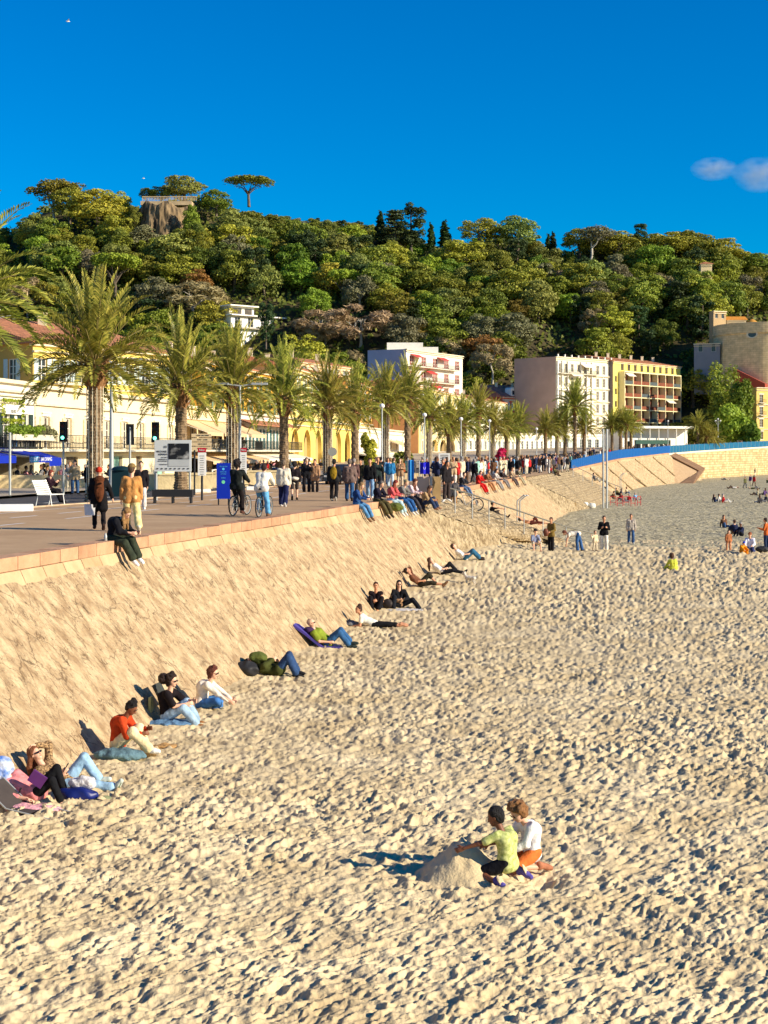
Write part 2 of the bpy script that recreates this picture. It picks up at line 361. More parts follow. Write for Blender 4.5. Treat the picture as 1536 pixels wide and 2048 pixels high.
# kerb: coping blocks with joints, and the pale lip under them
def kerb(y0, y1, bl=.95):
    mb = MB(); lip = MB(); y = y0; rnd = random.Random(3)
    while y < y1:
        L_ = bl*(.9+.25*rnd.random()); yb = min(y+L_, y1); g_ = .012
        a = Vector((float(ex(y+g_)), y+g_, float(ez(y)))); b = Vector((float(ex(yb-g_)), yb-g_, float(ez(yb))))
        t = (b-a).normalized(); nrm = Vector((t.y, -t.x, 0)).normalized()
        h = rnd.uniform(-.008, .008)
        for (mbx, o0, o1, z0, z1, ov) in ((mb, -.36, .10, -.15, .11, 0), (lip, -.3, .15, -.44, -.16, .13)):
            q = [a+nrm*o0, a+nrm*o1, b+nrm*o1, b+nrm*o0]
            if ov: r = [a+nrm*(o1+ov), b+nrm*(o1+ov)]
            else: r = [q[1], q[2]]
            vs = [q[0]+Vector((0,0,z0)), r[0]+Vector((0,0,z0)), r[1]+Vector((0,0,z0)), q[3]+Vector((0,0,z0))]+[p+Vector((0,0,z1+h)) for p in q]
            mbx.add(vs, [(3,2,1,0),(4,5,6,7),(0,1,5,4),(1,2,6,5),(2,3,7,6),(3,0,4,7)])
        y = yb
    o = mb.build('quay_kerb', m_cop); tag(o, kind='structure')
    o = lip.build('kerb_lip', m_cop2); tag(o, kind='structure')
kerb(8, 64.3); kerb(79, 126); kerb(180, 290, 3.0)

# --- ramps of rough steps between the stretches
def ramp(name, A, B, C, D, nb=18, wall=True):
    """A,B top edge (near, far); D,C bottom edge (near, far)"""
    A, B, C, D = map(Vector, (A, B, C, D)); n = 60; k = 26; V = []
    for i in range(n+1):
        s = i/n
        for j in range(k+1):
            t = j/k; p = (A*(1-t)+B*t)*(1-s)+(D*(1-t)+C*t)*s
            st = math.floor(s*nb)/nb; z = (A.z*(1-t)+B.z*t)*(1-st)+(D.z*(1-t)+C.z*t)*st
            V.append((p.x, p.y, .65*p.z+.35*z))
    V = np.array(V); V[:,2] += .07*(fbm(V[:,0]*1.2, V[:,1]*1.2, 4, 31)-.5)*2
    idx = np.arange((n+1)*(k+1)).reshape(n+1, k+1)
    F = np.stack([idx[:-1,:-1], idx[1:,:-1], idx[1:,1:], idx[:-1,1:]], -1).reshape(-1, 4)
    o = link(name, np_mesh(name, V, F, [m_rub], smooth=False)); tag(o, kind='structure')
    if wall:   # battered rubble flank on the camera side
        V = []; nn, kk = 70, 14
        for i in range(nn+1):
            s = i/nn; top = A*(1-s)+D*s
            gx = float(ex(top.y))+SL*3
            for j in range(kk+1):
                t = j/kk; V.append((top.x+.5*t*(.4+top.z*.25), top.y-1.6*t*(top.z/3.3)-.2*t, top.z-(top.z+.6)*t))
        V = np.array(V); dd = .22*(fbm(V[:,0]*2.2+V[:,1], V[:,2]*2.2, 4, 33)-.5); V[:,1] -= dd; V[:,0] += dd*.5; V[:,2] += .05*(fbm(V[:,0]*5, V[:,1]*5, 2, 35)-.5)
        idx = np.arange((nn+1)*(kk+1)).reshape(nn+1, kk+1)
        F = np.stack([idx[:-1,:-1], idx[:-1,1:], idx[1:,1:], idx[1:,:-1]], -1).reshape(-1, 4)
        o = link(name+'_flank', np_mesh(name, V, F, [m_rub], smooth=False)); tag(o, kind='structure')
ramp('beach_ramp', (.9,64.3,3.28), (3.2,79,3.28), (11.6,82.2,-.1), (7.9,80.2,.35))
ramp('far_beach_ramp', (11.6,126,3.28), (22.6,180,3.3), (30.0,190,-.3), (20.5,150,-.2), wall=True)

# --- far ashlar wall, vertical
m_ash = mat('ashlar_wall', (.6,.5,.35), .9, 0)
def brickmat(m, ca, cb, mortar, bw, bh, bias=0):
    t = m.node_tree; n = t.nodes; L = t.links; uv = n.new('ShaderNodeUVMap'); bt = n.new('ShaderNodeTexBrick')
    bt.inputs['Color1'].default_value = (*ca,1); bt.inputs['Color2'].default_value = (*cb,1); bt.inputs['Mortar'].default_value = (*mortar,1)
    bt.inputs['Scale'].default_value = 1; bt.inputs['Brick Width'].default_value = bw; bt.inputs['Row Height'].default_value = bh; bt.inputs['Mortar Size'].default_value = .05; bt.inputs['Bias'].default_value = bias
    L.new(uv.outputs[0], bt.inputs['Vector'])
    nz = n.new('ShaderNodeTexNoise'); nz.inputs['Scale'].default_value = .6; nz.inputs['Detail'].default_value = 6; L.new(uv.outputs[0], nz.inputs['Vector'])
    mr = n.new('ShaderNodeMapRange'); mr.inputs[1].default_value = .3; mr.inputs[2].default_value = .7; mr.inputs[3].default_value = .72; mr.inputs[4].default_value = 1.12; L.new(nz.outputs['Fac'], mr.inputs[0])
    mx = n.new('ShaderNodeVectorMath'); mx.operation = 'SCALE'; L.new(bt.outputs['Color'], mx.inputs[0]); L.new(mr.outputs[0], mx.inputs['Scale'])
    L.new(mx.outputs[0], n['Principled BSDF'].inputs['Base Color'])
brickmat(m_ash, srgb(222,198,150), srgb(196,160,108), srgb(150,122,84), 1.3, .55)
def wall_strip(name, pts, mats, parent=None, u0=0):
    """pts: list of (x,y,z0,z1[,dx outward at base]) -> vertical strip with metre UVs"""
    V = []; UV = []; u = u0
    for i, (x, y, z0, z1) in enumerate(pts):
        if i: u += math.hypot(x-pts[i-1][0], y-pts[i-1][1])
        V += [(x, y, z0), (x, y, z1)]; UV += [(u, z0), (u, z1)]
    F = [(2*i, 2*i+2, 2*i+3, 2*i+1) for i in range(len(pts)-1)]
    me = np_mesh(name, V, F, mats); l = me.uv_layers.new(name='UVMap')
    li = np.zeros(len(me.loops), np.int32); me.loops.foreach_get('vertex_index', li); l.data.foreach_set('uv', np.array(UV, np.float32)[li].ravel())
    return link(name, me, parent)
o = wall_strip('sea_wall', [(float(ex(y)), y, -1, float(ez(y))) for y in range(290, 481, 10)], [m_ash])
tag(o, 'tall pale ashlar sea wall behind the far end of the beach', 'wall')
cp = MB()
for y in range(290, 471, 10):
    a = Vector((float(ex(y)), y, float(ez(y)))); b = Vector((float(ex(y+10)), y+10, float(ez(y+10)))); t = (b-a).normalized(); nn = Vector((t.y, -t.x, 0))
    q = [a-nn*.8, a+nn*.15, b+nn*.15, b-nn*.8]; cp.add([p-Vector((0,0,.3)) for p in q]+[p+Vector((0,0,.05)) for p in q], [(3,2,1,0),(4,5,6,7),(0,1,5,4),(1,2,6,5),(2,3,7,6),(3,0,4,7)])
cp.build('coping', mat('pale_coping', srgb(236,220,184), .8, .08), o)

# buttress + stair at the join of slope and wall
bt = MB()
def slab_(a, b, c, d, th=.5):
    q = [Vector(v) for v in (a, b, c, d)]; dn = Vector((0, .5, -th)); bt.add(q+[v+dn for v in q], [(0,1,2,3), (7,6,5,4), (0,1,5,4), (1,2,6,5), (2,3,7,6), (3,0,4,7)])
slab_(P(1335,908,291), P(1398,941,287), P(1410,936,292), P(1350,905,296))
slab_(P(1398,941,287), P(1360,967,272), P(1386,967,272), P(1410,936,292))
fl = MB(); fl.add([P(1330,908,292), P(1396,941,288), P(1358,968,273), P(1285,968,268)], [(0,3,2,1)]); tag(fl.build('embankment_end', m_cop2), kind='structure')
tag(bt.build('stone_stair', mat('stair_shade_stone', srgb(140,108,78), .9, .2, 1, .6, 4)), 'shade-brown stone stair running down beside the tall sea wall', 'stair')  # shade of the stair gully is painted into this darker brown
for yy in (196, 214, 233, 252, 270):
    q = MB(); q.tube([(float(ex(yy))+.3, yy, float(ez(yy))-.3), (float(ex(yy+11))+SL*(float(ez(yy))+.2)+.1, yy+11, -.2)], .16, 4, 0); tag(q.build('drain_channel', m_rub), kind='structure')
# --- promenade deck and road: one sheet following the quay, then painted lines above it
m_deck = mat('promenade_asphalt', srgb(132,112,98), 1, 0, spec=.03); sandmat(m_deck, srgb(178,146,112), srgb(196,164,128), .5, .35, 60)
m_road = mat('road_asphalt', srgb(78,74,72), .85, .12, .8, .4, 40)
m_pave = mat('pavement', srgb(176,160,136), .85, .10, .8, .3, 10)
m_line = mat('road_paint', srgb(226,222,212), .7, .10, 6)
LY = sorted(set([-20,0,20,40,60,100,150,210,265,350,430]+[e[1] for e in EDGE]+[99,225,293,315,365]))
def strip(name, d0, d1, dz, m, y0=-20, y1=480, kind='structure', step=None, zedge=None):
    yl = [y for y in LY if y0 < y < y1]; yl = sorted([y0, y1]+yl); V = []; F = []
    for i, y in enumerate(yl):
        x = float(ex(y)) if y > -2 else -13.6+(y+2)*.2175
        V += [(x-d0(y), y, float(ez(y))+dz), (x-d1(y), y, float(ez(y))+dz)]
        if i: F.append((2*i-2, 2*i, 2*i+1, 2*i-1))
    me = np_mesh(name, V, F, [m]); o = link(name, me); tag(o, kind=kind); return o
def wd(y):   # distance from quay edge to the facade line, measured in x
    fx = np.interp(y, [0,99,225,293,315,365,385,480],[-37.5,-23.1,-4.9,5.0,15.4,40.4,60,110]); return float(ex(y)-fx) if y > -2 else 24
strip('promenade', lambda y: .36 if not (64.3 <= y <= 79 or 126 <= y <= 180) else .0, lambda y: 12.5, 0, m_deck)
strip('road', lambda y: 12.0, lambda y: 20.5, -.13, m_road)
strip('pavement', lambda y: 20.4, lambda y: max(wd(y)+14, 40), .004, m_pave)
strip('old_town_ground', lambda y: 39.9, lambda y: 400, -.02, m_pave, -20, 480)
# kerb stones between promenade and road
kb = MB()
for y in np.arange(20, 260, 1.2):
    if int(y/1.2) % 2 == 0 or True:
        a = Vector((float(ex(y))-12.45, y, float(ez(y)))); b = Vector((float(ex(y+1.17))-12.45, y+1.17, float(ez(y+1.17)))); n_ = Vector((1,-.22,0))*.16
        q = [a-n_, a+n_, b+n_, b-n_]; kb.add([p-Vector((0,0,.1)) for p in q]+[p+Vector((0,0,.035)) for p in q], [(4,5,6,7),(0,1,5,4),(1,2,6,5),(2,3,7,6),(3,0,4,7)])
tag(kb.build('road_kerb', mat('kerb_stone', srgb(196,170,136), .85, .12, 2)), kind='structure')
# painted cycle lane dashes on the promenade
pl = MB()
def dash(d, y0, y1, w_=.11):
    pts = []
    for y in (y0, y1):
        x = float(ex(y))-d; z = float(ez(y))+.005; pts += [(x-w_, y, z), (x+w_, y, z)]
    pl.add(pts, [(0,1,3,2)])
for k in range(60):
    y = 30+k*3.6; dash(8.9, y, y+1.9, .07)
    y = 31+k*5.5; dash(6.9, y, y+2.6, .07)
for k in range(24): dash(10.9, 30+k*8, 30+k*8+7.9, .06)
for k in range(24): dash(12.9, 30+k*8, 30+k*8+7.9, .06)
tag(pl.build('lane_markings', m_line), kind='structure')
pl = MB()
for d in (13.9, 16.2): 
    for k in range(40):
        y = 30+k*6; pts = []
        for yy in (y, y+(3 if d == 16.2 else 5.95)):
            x = float(ex(yy))-d; z = float(ez(yy))-.125; pts += [(x-.08, yy, z), (x+.08, yy, z)]
        pl.add(pts, [(0,1,3,2)])
tag(pl.build('road_markings', m_line), kind='structure')
# ================================================================ PEOPLE
def surfnet(f, org, h):
    """naive surface nets on grid f (negative inside) -> verts, quads"""
    s = f < 0
    nx, ny, nz = f.shape
    c = [s[i:nx-1+i, j:ny-1+j, k:nz-1+k] for i in (0,1) for j in (0,1) for k in (0,1)]
    tot = sum(a.astype(np.int8) for a in c); act = (tot > 0) & (tot < 8)
    ids = -np.ones(act.shape, np.int64); I, J, K = np.nonzero(act); n = len(I); ids[I, J, K] = np.arange(n)
    acc = np.zeros((n, 3)); cnt = np.zeros(n)
    for ax in range(3):
        o1, o2 = [a for a in range(3) if a != ax]
        for u in (0,1):
            for v in (0,1):
                p = [I.copy(), J.copy(), K.copy()]; p[o1] = p[o1]+u; p[o2] = p[o2]+v
                q = [x.copy() for x in p]; q[ax] = q[ax]+1
                fa = f[p[0], p[1], p[2]]; fb = f[q[0], q[1], q[2]]; cr = (fa < 0) != (fb < 0)
                t = np.where(cr, fa/np.where(cr, fa-fb, 1), 0)
                pos = np.stack([p[0], p[1], p[2]], -1).astype(float); pos[:, ax] += t
                acc += np.where(cr[:, None], pos, 0); cnt += cr
    V = acc/cnt[:, None]*h+np.array(org); Q = []
    for ax in range(3):
        o1, o2 = [(1,2),(2,0),(0,1)][ax]
        sl0 = [slice(1, -1)]*3; sl0[ax] = slice(0, -1); sl1 = list(sl0); sl1[ax] = slice(1, None)
        a = s[tuple(sl0)]; b = s[tuple(sl1)]; ch = np.nonzero(a != b)
        g_ = [ch[0]+1, ch[1]+1, ch[2]+1]; g_[ax] = g_[ax]-1
        def cid(d1, d2):
            q = [x.copy() for x in g_]; q[o1] = q[o1]-d1; q[o2] = q[o2]-d2; return ids[q[0], q[1], q[2]]
        quad = np.stack([cid(1,1), cid(0,1), cid(0,0), cid(1,0)], -1)
        flip = ~a[ch]; quad[flip] = quad[flip][:, ::-1]; Q.append(quad)
    Q = np.concatenate(Q); return V, Q[(Q >= 0).all(1)]

def seg_d(Pn, a, b, ra, rb):
    ba = b-a; L2 = float(ba@ba); pa = Pn-a
    if L2 < 1e-10: return np.linalg.norm(pa, axis=-1)-ra
    t = np.clip(pa@ba/L2, 0, 1); return np.sqrt(((pa-t[..., None]*ba)**2).sum(-1))-(ra+(rb-ra)*t)
def ell_d(Pn, c, r, M):
    q = (Pn-c)@M; k0 = np.sqrt(((q/r)**2).sum(-1)); k1 = np.sqrt(((q/(r*r))**2).sum(-1))
    return k0*(k0-1)/np.maximum(k1, 1e-6)
def pnoise(Pn, s, seed=0):
    x, y, z = Pn[...,0]*s, Pn[...,1]*s, Pn[...,2]*s
    return (np.sin(x+1.7*np.sin(y*.9+seed)+.5*z)+np.sin(1.3*y+1.5*np.sin(z*1.1+seed*2))+np.sin(1.1*z+1.4*np.sin(x*.8+seed*3)))/3
def solid(prims, step, k=.02, noise=0, ns=22, seed=0, cuts=(), lab=False):
    """prims: ('c',a,b,ra,rb,[label]) or ('e',c,r,M,[label]) -> verts, quads, labels"""
    lo = np.full(3, 1e9); hi = -lo
    for p in prims:
        if p[0] == 'c':
            m = max(p[3], p[4]); lo = np.minimum(lo, np.minimum(p[1], p[2])-m); hi = np.maximum(hi, np.maximum(p[1], p[2])+m)
        else: m = max(p[2]); lo = np.minimum(lo, p[1]-m); hi = np.maximum(hi, p[1]+m)
    lo -= 3*step+noise; hi += 3*step+noise
    n = np.ceil((hi-lo)/step).astype(int)+1
    g_ = np.stack(np.meshgrid(*[lo[i]+np.arange(n[i])*step for i in range(3)], indexing='ij'), -1).astype(np.float32)
    f = np.full(g_.shape[:3], 9.0, np.float32); best = f.copy(); lb = np.zeros(f.shape, np.int16)
    for p in prims:
        # bounding sub-block
        if p[0] == 'c': m = max(p[3], p[4])+.12; a = np.minimum(p[1], p[2])-m; b = np.maximum(p[1], p[2])+m
        else: m = max(p[2])+.12; a = p[1]-m; b = p[1]+m
        i0 = np.maximum(((a-lo)/step).astype(int), 0); i1 = np.minimum(((b-lo)/step).astype(int)+2, n)
        sl = tuple(slice(i0[i], i1[i]) for i in range(3)); G_ = g_[sl]
        d = seg_d(G_, p[1], p[2], p[3], p[4]) if p[0] == 'c' else ell_d(G_, p[1], np.array(p[2]), p[3])
        fo = f[sl]; h_ = np.clip(.5+.5*(fo-d)/k, 0, 1); f[sl] = np.minimum(fo*(1-h_)+d*h_-k*h_*(1-h_), fo)
        if lab:
            bs = best[sl]; up = d < bs; bs[up] = d[up]; l_ = lb[sl]; l_[up] = p[-1]
    if noise: f += noise*pnoise(g_, ns, seed)
    for (c, nn) in cuts: f = np.maximum(f, (g_-c)@nn)
    V, Q = surfnet(f, lo, step)
    L_ = None
    if lab:
        cc = V[Q].mean(1); ii = np.clip(np.round((cc-lo)/step).astype(int), 0, n-1); L_ = lb[ii[:,0], ii[:,1], ii[:,2]]
    return V, Q, L_
def nv(*a):
    v = np.array(a, float); return v/np.linalg.norm(v)
def basis(fwd, up):
    f = fwd/np.linalg.norm(fwd); u = up-f*(up@f); u /= np.linalg.norm(u); l = np.cross(u, f); return np.stack([f, l, u], 1)
def rot(v, ax, deg):
    return np.array(Matrix.Rotation(R(deg), 3, Vector(ax)) @ Vector(v))

SK = {'pale': srgb(222,166,132), 'tan': srgb(198,138,102), 'brown': srgb(128,78,52), 'dark': srgb(84,50,34)}
def skeleton(pose, H=1.72, child=False):
    """pose: dict; local frame x forward, y left, z up, origin on the ground under the pelvis (or pelvis itself)"""
    s = H/1.72; hs_ = 1.0 if not child else 1.22; J = {}
    ph = np.array([0, 0, pose.get('hip', .93*s)], float)
    ut = nv(*pose.get('torso', (0.03, 0, 1))); tf = np.array(pose.get('front', (1, 0, 0)), float)
    B = basis(tf, ut) if abs(tf@ut) < .98 else basis(np.array([0,0,1.]), ut)
    # keep torso axis exact: rebuild with up = ut
    f = tf-ut*(tf@ut); f /= np.linalg.norm(f); l = np.cross(ut, f); B = np.stack([f, l, ut], 1)
    hf = np.array(pose.get('hipfront', f), float); hu = np.array(pose.get('hipup', ut), float); hf = hf-hu*(hf@hu)/(hu@hu); hf /= np.linalg.norm(hf)
    hl = np.cross(hu/np.linalg.norm(hu), hf)
    tl = .50*s; J['pel'] = ph; bend = pose.get('bend', .02)
    J['waist'] = ph+ut*.17*s-f*bend*.4; J['chest'] = ph+ut*.36*s-f*bend; J['neck'] = ph+ut*tl
    J['B'] = B
    hp, hy = pose.get('head', (0, 0)); nd = nv(*(ut+f*.25+np.array([0,0,.25]))); 
    hfw = rot(pose.get('look', f), (0,0,1), hy) if 'look' in pose else rot(f, ut, hy)
    hfw = np.array(hfw, float); hup = np.array(pose.get('headup', (0,0,1) if ut[2] > .45 else ut), float)
    hfw = hfw-hup*(hfw@hup)/(hup@hup); hfw /= np.linalg.norm(hfw); hlf = np.cross(hup/np.linalg.norm(hup), hfw)
    hfw = rot(hfw, hlf, hp); hup = np.cross(hfw, hlf); HB = np.stack([hfw, hlf, hup], 1)
    nd = nv(*(ut*.7+hup*.5+hfw*.12)); J['skull'] = J['neck']+nd*.10*s+hup*.115*s*hs_+hfw*.012; J['HB'] = HB; J['hr'] = s*hs_
    sw = .175*s; J['shr'] = {}
    for sd, sg in (('L', 1), ('R', -1)):
        sh = J['neck']-ut*.045*s+l*sg*sw+f*pose.get('shf', 0); J['sh'+sd] = sh
        ua, fa = pose['arm'+sd][:2]; el = sh+nv(*ua)*.285*s; wr = el+nv(*fa)*.25*s; J['el'+sd] = el; J['wr'+sd] = wr
        hd = nv(*pose['arm'+sd][2]) if len(pose['arm'+sd]) > 2 else nv(*fa); J['hd'+sd] = hd
        pn = np.array(pose['arm'+sd][3], float) if len(pose['arm'+sd]) > 3 else l*-sg; J['pn'+sd] = pn
        hj = ph+hl*sg*.095*s; J['hj'+sd] = hj; th, sn = pose['leg'+sd][:2]
        kn = hj+nv(*th)*.43*s; an = kn+nv(*sn)*.41*s; J['kn'+sd] = kn; J['an'+sd] = an
        ft = nv(*pose['leg'+sd][2]) if len(pose['leg'+sd]) > 2 else nv(nv(*th)[0], nv(*th)[1], -.05)
        J['ft'+sd] = ft
    J['s'] = s; return J
def body_prims(J, hands=True, fat=1.0):
    s = J['s']; B = J['B']; f, l, u = B[:,0], B[:,1], B[:,2]; HB = J['HB']; hr = J['hr']; Pm = []
    def c(a, b, ra, rb, lab): Pm.append(('c', np.array(a, float), np.array(b, float), ra*s, rb*s, lab))
    # torso 1, legs 2, head/skin 0, sleeves upper 3 / fore 4, shoes 5
    for sg in (1, -1):
        c(J['pel']+l*sg*.06*s, J['waist']+l*sg*.05*s, .105*fat, .095*fat, 1)
        c(J['waist']+l*sg*.05*s, J['chest']+l*sg*.075*s, .095*fat, .108*fat, 1)
        c(J['chest']+l*sg*.075*s, J['neck']+l*sg*.10*s-u*.07*s, .105*fat, .065, 1)
    c(J['neck']-u*.03*s, J['skull']-HB[:,2]*.05*hr, .056, .052, 0)
    sk = J['skull']
    Pm.append(('e', sk+HB[:,2]*.012*hr-HB[:,0]*.012*hr, np.array([.100, .078, .104])*hr, HB, 0))
    Pm.append(('e', sk+HB[:,0]*.030*hr-HB[:,2]*.045*hr, np.array([.068, .060, .080])*hr, HB, 0))     # face / jaw
    Pm.append(('e', sk+HB[:,0]*.064*hr-HB[:,2]*.100*hr, np.array([.030, .028, .024])*hr, HB, 0))     # chin
    Pm.append(('c', sk+HB[:,0]*.088*hr-HB[:,2]*.005*hr, sk+HB[:,0]*.110*hr-HB[:,2]*.040*hr, .010*hr, .014*hr, 0))  # nose
    for sg in (1, -1):
        Pm.append(('e', sk+HB[:,1]*sg*.080*hr-HB[:,2]*.018*hr-HB[:,0]*.008*hr, np.array([.018, .010, .030])*hr, HB, 0))
    for sd in 'LR':
        c(J['sh'+sd], J['el'+sd], .052, .040, 3); c(J['el'+sd], J['wr'+sd], .040, .027, 4)
        c(J['chest']+(J['sh'+sd]-J['chest'])*.75, J['sh'+sd], .07, .056, 1)
        w_ = J['wr'+sd]; hd = J['hd'+sd]; pn = J['pn'+sd]-hd*(J['pn'+sd]@hd); pn = pn/(np.linalg.norm(pn)+1e-9); sdv = np.cross(hd, pn)
        Pm.append(('e', w_+hd*.052*s, np.array([.056, .042, .017])*s, np.stack([hd, sdv, pn], 1), 0))
        if hands:
            sgn = 1 if sd == 'L' else -1
            for i, (off, ln) in enumerate(((-.030,.070),(-.010,.080),(.011,.075),(.031,.058))):
                b0 = w_+hd*.092*s+sdv*off*s; cv = J.get('curl'+sd, .5)*(1+.12*i)
                m1 = b0+nv(*(hd+pn*cv*.6+sdv*off*3))*ln*.5*s; m2 = m1+nv(*(hd+pn*cv*1.8+sdv*off*2))*ln*.5*s
                Pm.append(('c', b0, m1, .0095*s, .009*s, 0)); Pm.append(('c', m1, m2, .009*s, .0075*s, 0))
            t0 = w_+hd*.03*s-sdv*.030*s*1; t1 = t0+nv(*(hd*.7-sdv*.7+pn*.3))*.045*s; t2 = t1+nv(*(hd-sdv*.2+pn*.5))*.035*s
            Pm.append(('c', t0, t1, .012*s, .010*s, 0)); Pm.append(('c', t1, t2, .010*s, .008*s, 0))
        c(J['hj'+sd], J['kn'+sd], .083*fat, .056, 2)
        mid = J['kn'+sd]*.68+J['an'+sd]*.32
        c(J['kn'+sd], mid, .054, .055, 2); c(mid, J['an'+sd], .055, .036, 2)
        ft = J['ft'+sd]; an = J['an'+sd]; dn = (an-J['kn'+sd]); dn /= np.linalg.norm(dn); dn = dn-ft*(dn@ft)*.8; dn /= np.linalg.norm(dn)
        hl_ = an+dn*.045*s-ft*.035*s; c(an, hl_, .036, .036, 5); c(hl_, an+dn*.055*s+ft*.10*s, .037, .038, 5); c(an+dn*.055*s+ft*.10*s, an+dn*.062*s+ft*.175*s, .038, .027, 5)
    return Pm
def hair_prims(J, style):
    sk = J['skull']; HB = J['HB']; hr = J['hr']; f, l, u = HB[:,0], HB[:,1], HB[:,2]; Pm = []
    th = {'short': .010, 'curly': .034, 'afro': .05, 'long': .018, 'bun': .010, 'bob': .026, 'pony': .010, 'bald': 0}.get(style, .012)
    Pm.append(('e', sk+u*.026*hr-f*.024*hr, np.array([.098+th, .080+th, .096+th])*hr, HB, 9))
    if style not in ('bald',): Pm.append(('e', sk-f*.045*hr-u*.03*hr, np.array([.062+th, .072+th*.8, .085+th*.6])*hr, HB, 9))
    cap = Pm; Pm = []
    if style == 'bob' or style == 'curly':
        for sg in (1,-1): Pm.append(('c', sk+l*sg*.07*hr-f*.01*hr, sk+l*sg*.075*hr-f*.02*hr-u*.09*hr, .034*hr, .026*hr, 9))
        Pm.append(('c', sk-f*.07*hr, sk-f*.065*hr-u*.11*hr, .06*hr, .05*hr, 9))
    if style in ('curly', 'bob', 'bun'):
        rc = random.Random(int(abs(sk[0]*1e4)) % 997)
        for _ in range(26 if style == 'curly' else 14):
            a = rc.uniform(-math.pi, math.pi); e = rc.uniform(-.35, 1.5); d_ = (-f*math.cos(a)+l*math.sin(a))*math.cos(e)+u*math.sin(e)
            if d_@f > .45: continue
            q_ = rc.uniform(.020, .034)*(1 if style == 'curly' else .75)*hr; c0 = sk+u*.026*hr-f*.020*hr+(d_*np.array([1,1,1]))*(.100+th*.7)*hr*.98
            Pm.append(('e', c0, np.array([q_]*3), HB, 9))
    if style == 'long':
        dn = np.array([0,0,-1.]) if u[2] > .3 else -u
        for sg in (1,0,-1):
            a = sk+l*sg*.062*hr-f*(.045+.03*(sg == 0))*hr; m = a+dn*.20*hr+l*sg*.012-f*.02; Pm.append(('c', a, m, .045*hr, .042*hr, 9)); Pm.append(('c', m, m+dn*.2*hr+f*.03, .042*hr, .02*hr, 9))
    if style == 'bun': Pm.append(('e', sk+u*.125*hr-f*.055*hr, np.array([.055,.055,.050])*hr, HB, 9)); Pm.append(('c', sk+u*.09*hr-f*.04*hr, sk+u*.12*hr-f*.05*hr, .03*hr, .03*hr, 9))
    if style == 'pony': Pm.append(('c', sk-f*.11*hr+u*.02*hr, sk-f*.14*hr-u*.14*hr, .03*hr, .016*hr, 9))
    return cap, Pm
def face_cut(J):
    sk = J['skull']; HB = J['HB']; hr = J['hr']
    nn = nv(*(HB[:,0]-HB[:,2]*.62)); return (sk+HB[:,0]*.050*hr+HB[:,2]*.048*hr, nn)
def cloth(name, **k): return mat(name, **k)
_cc = {}
def cmat(rgb, kind='cloth'):
    key = (tuple(rgb), kind)
    if key not in _cc:
        c = srgb(*rgb)
        if kind == 'skin': m = mat('skin_%d_%d_%d' % tuple(rgb), c, .55, .06, 9, 0, spec=.35)
        elif kind == 'hair': m = mat('hair_%d_%d_%d' % tuple(rgb), c, .6, .35, 60, .7, 90, spec=.3, stretch=(1,1,.3))
        elif kind == 'denim': m = mat('denim_%d_%d_%d' % tuple(rgb), c, .9, .28, 8, .45, 13)
        else: m = mat('cloth_%d_%d_%d' % tuple(rgb), c, .9, .2, 9, .5, 13, spec=.12)
        _cc[key] = m
    return _cc[key]
SKIN = {'pale': (224,172,140), 'tan': (200,142,106), 'brown': (126,78,52), 'dark': (86,52,38)}

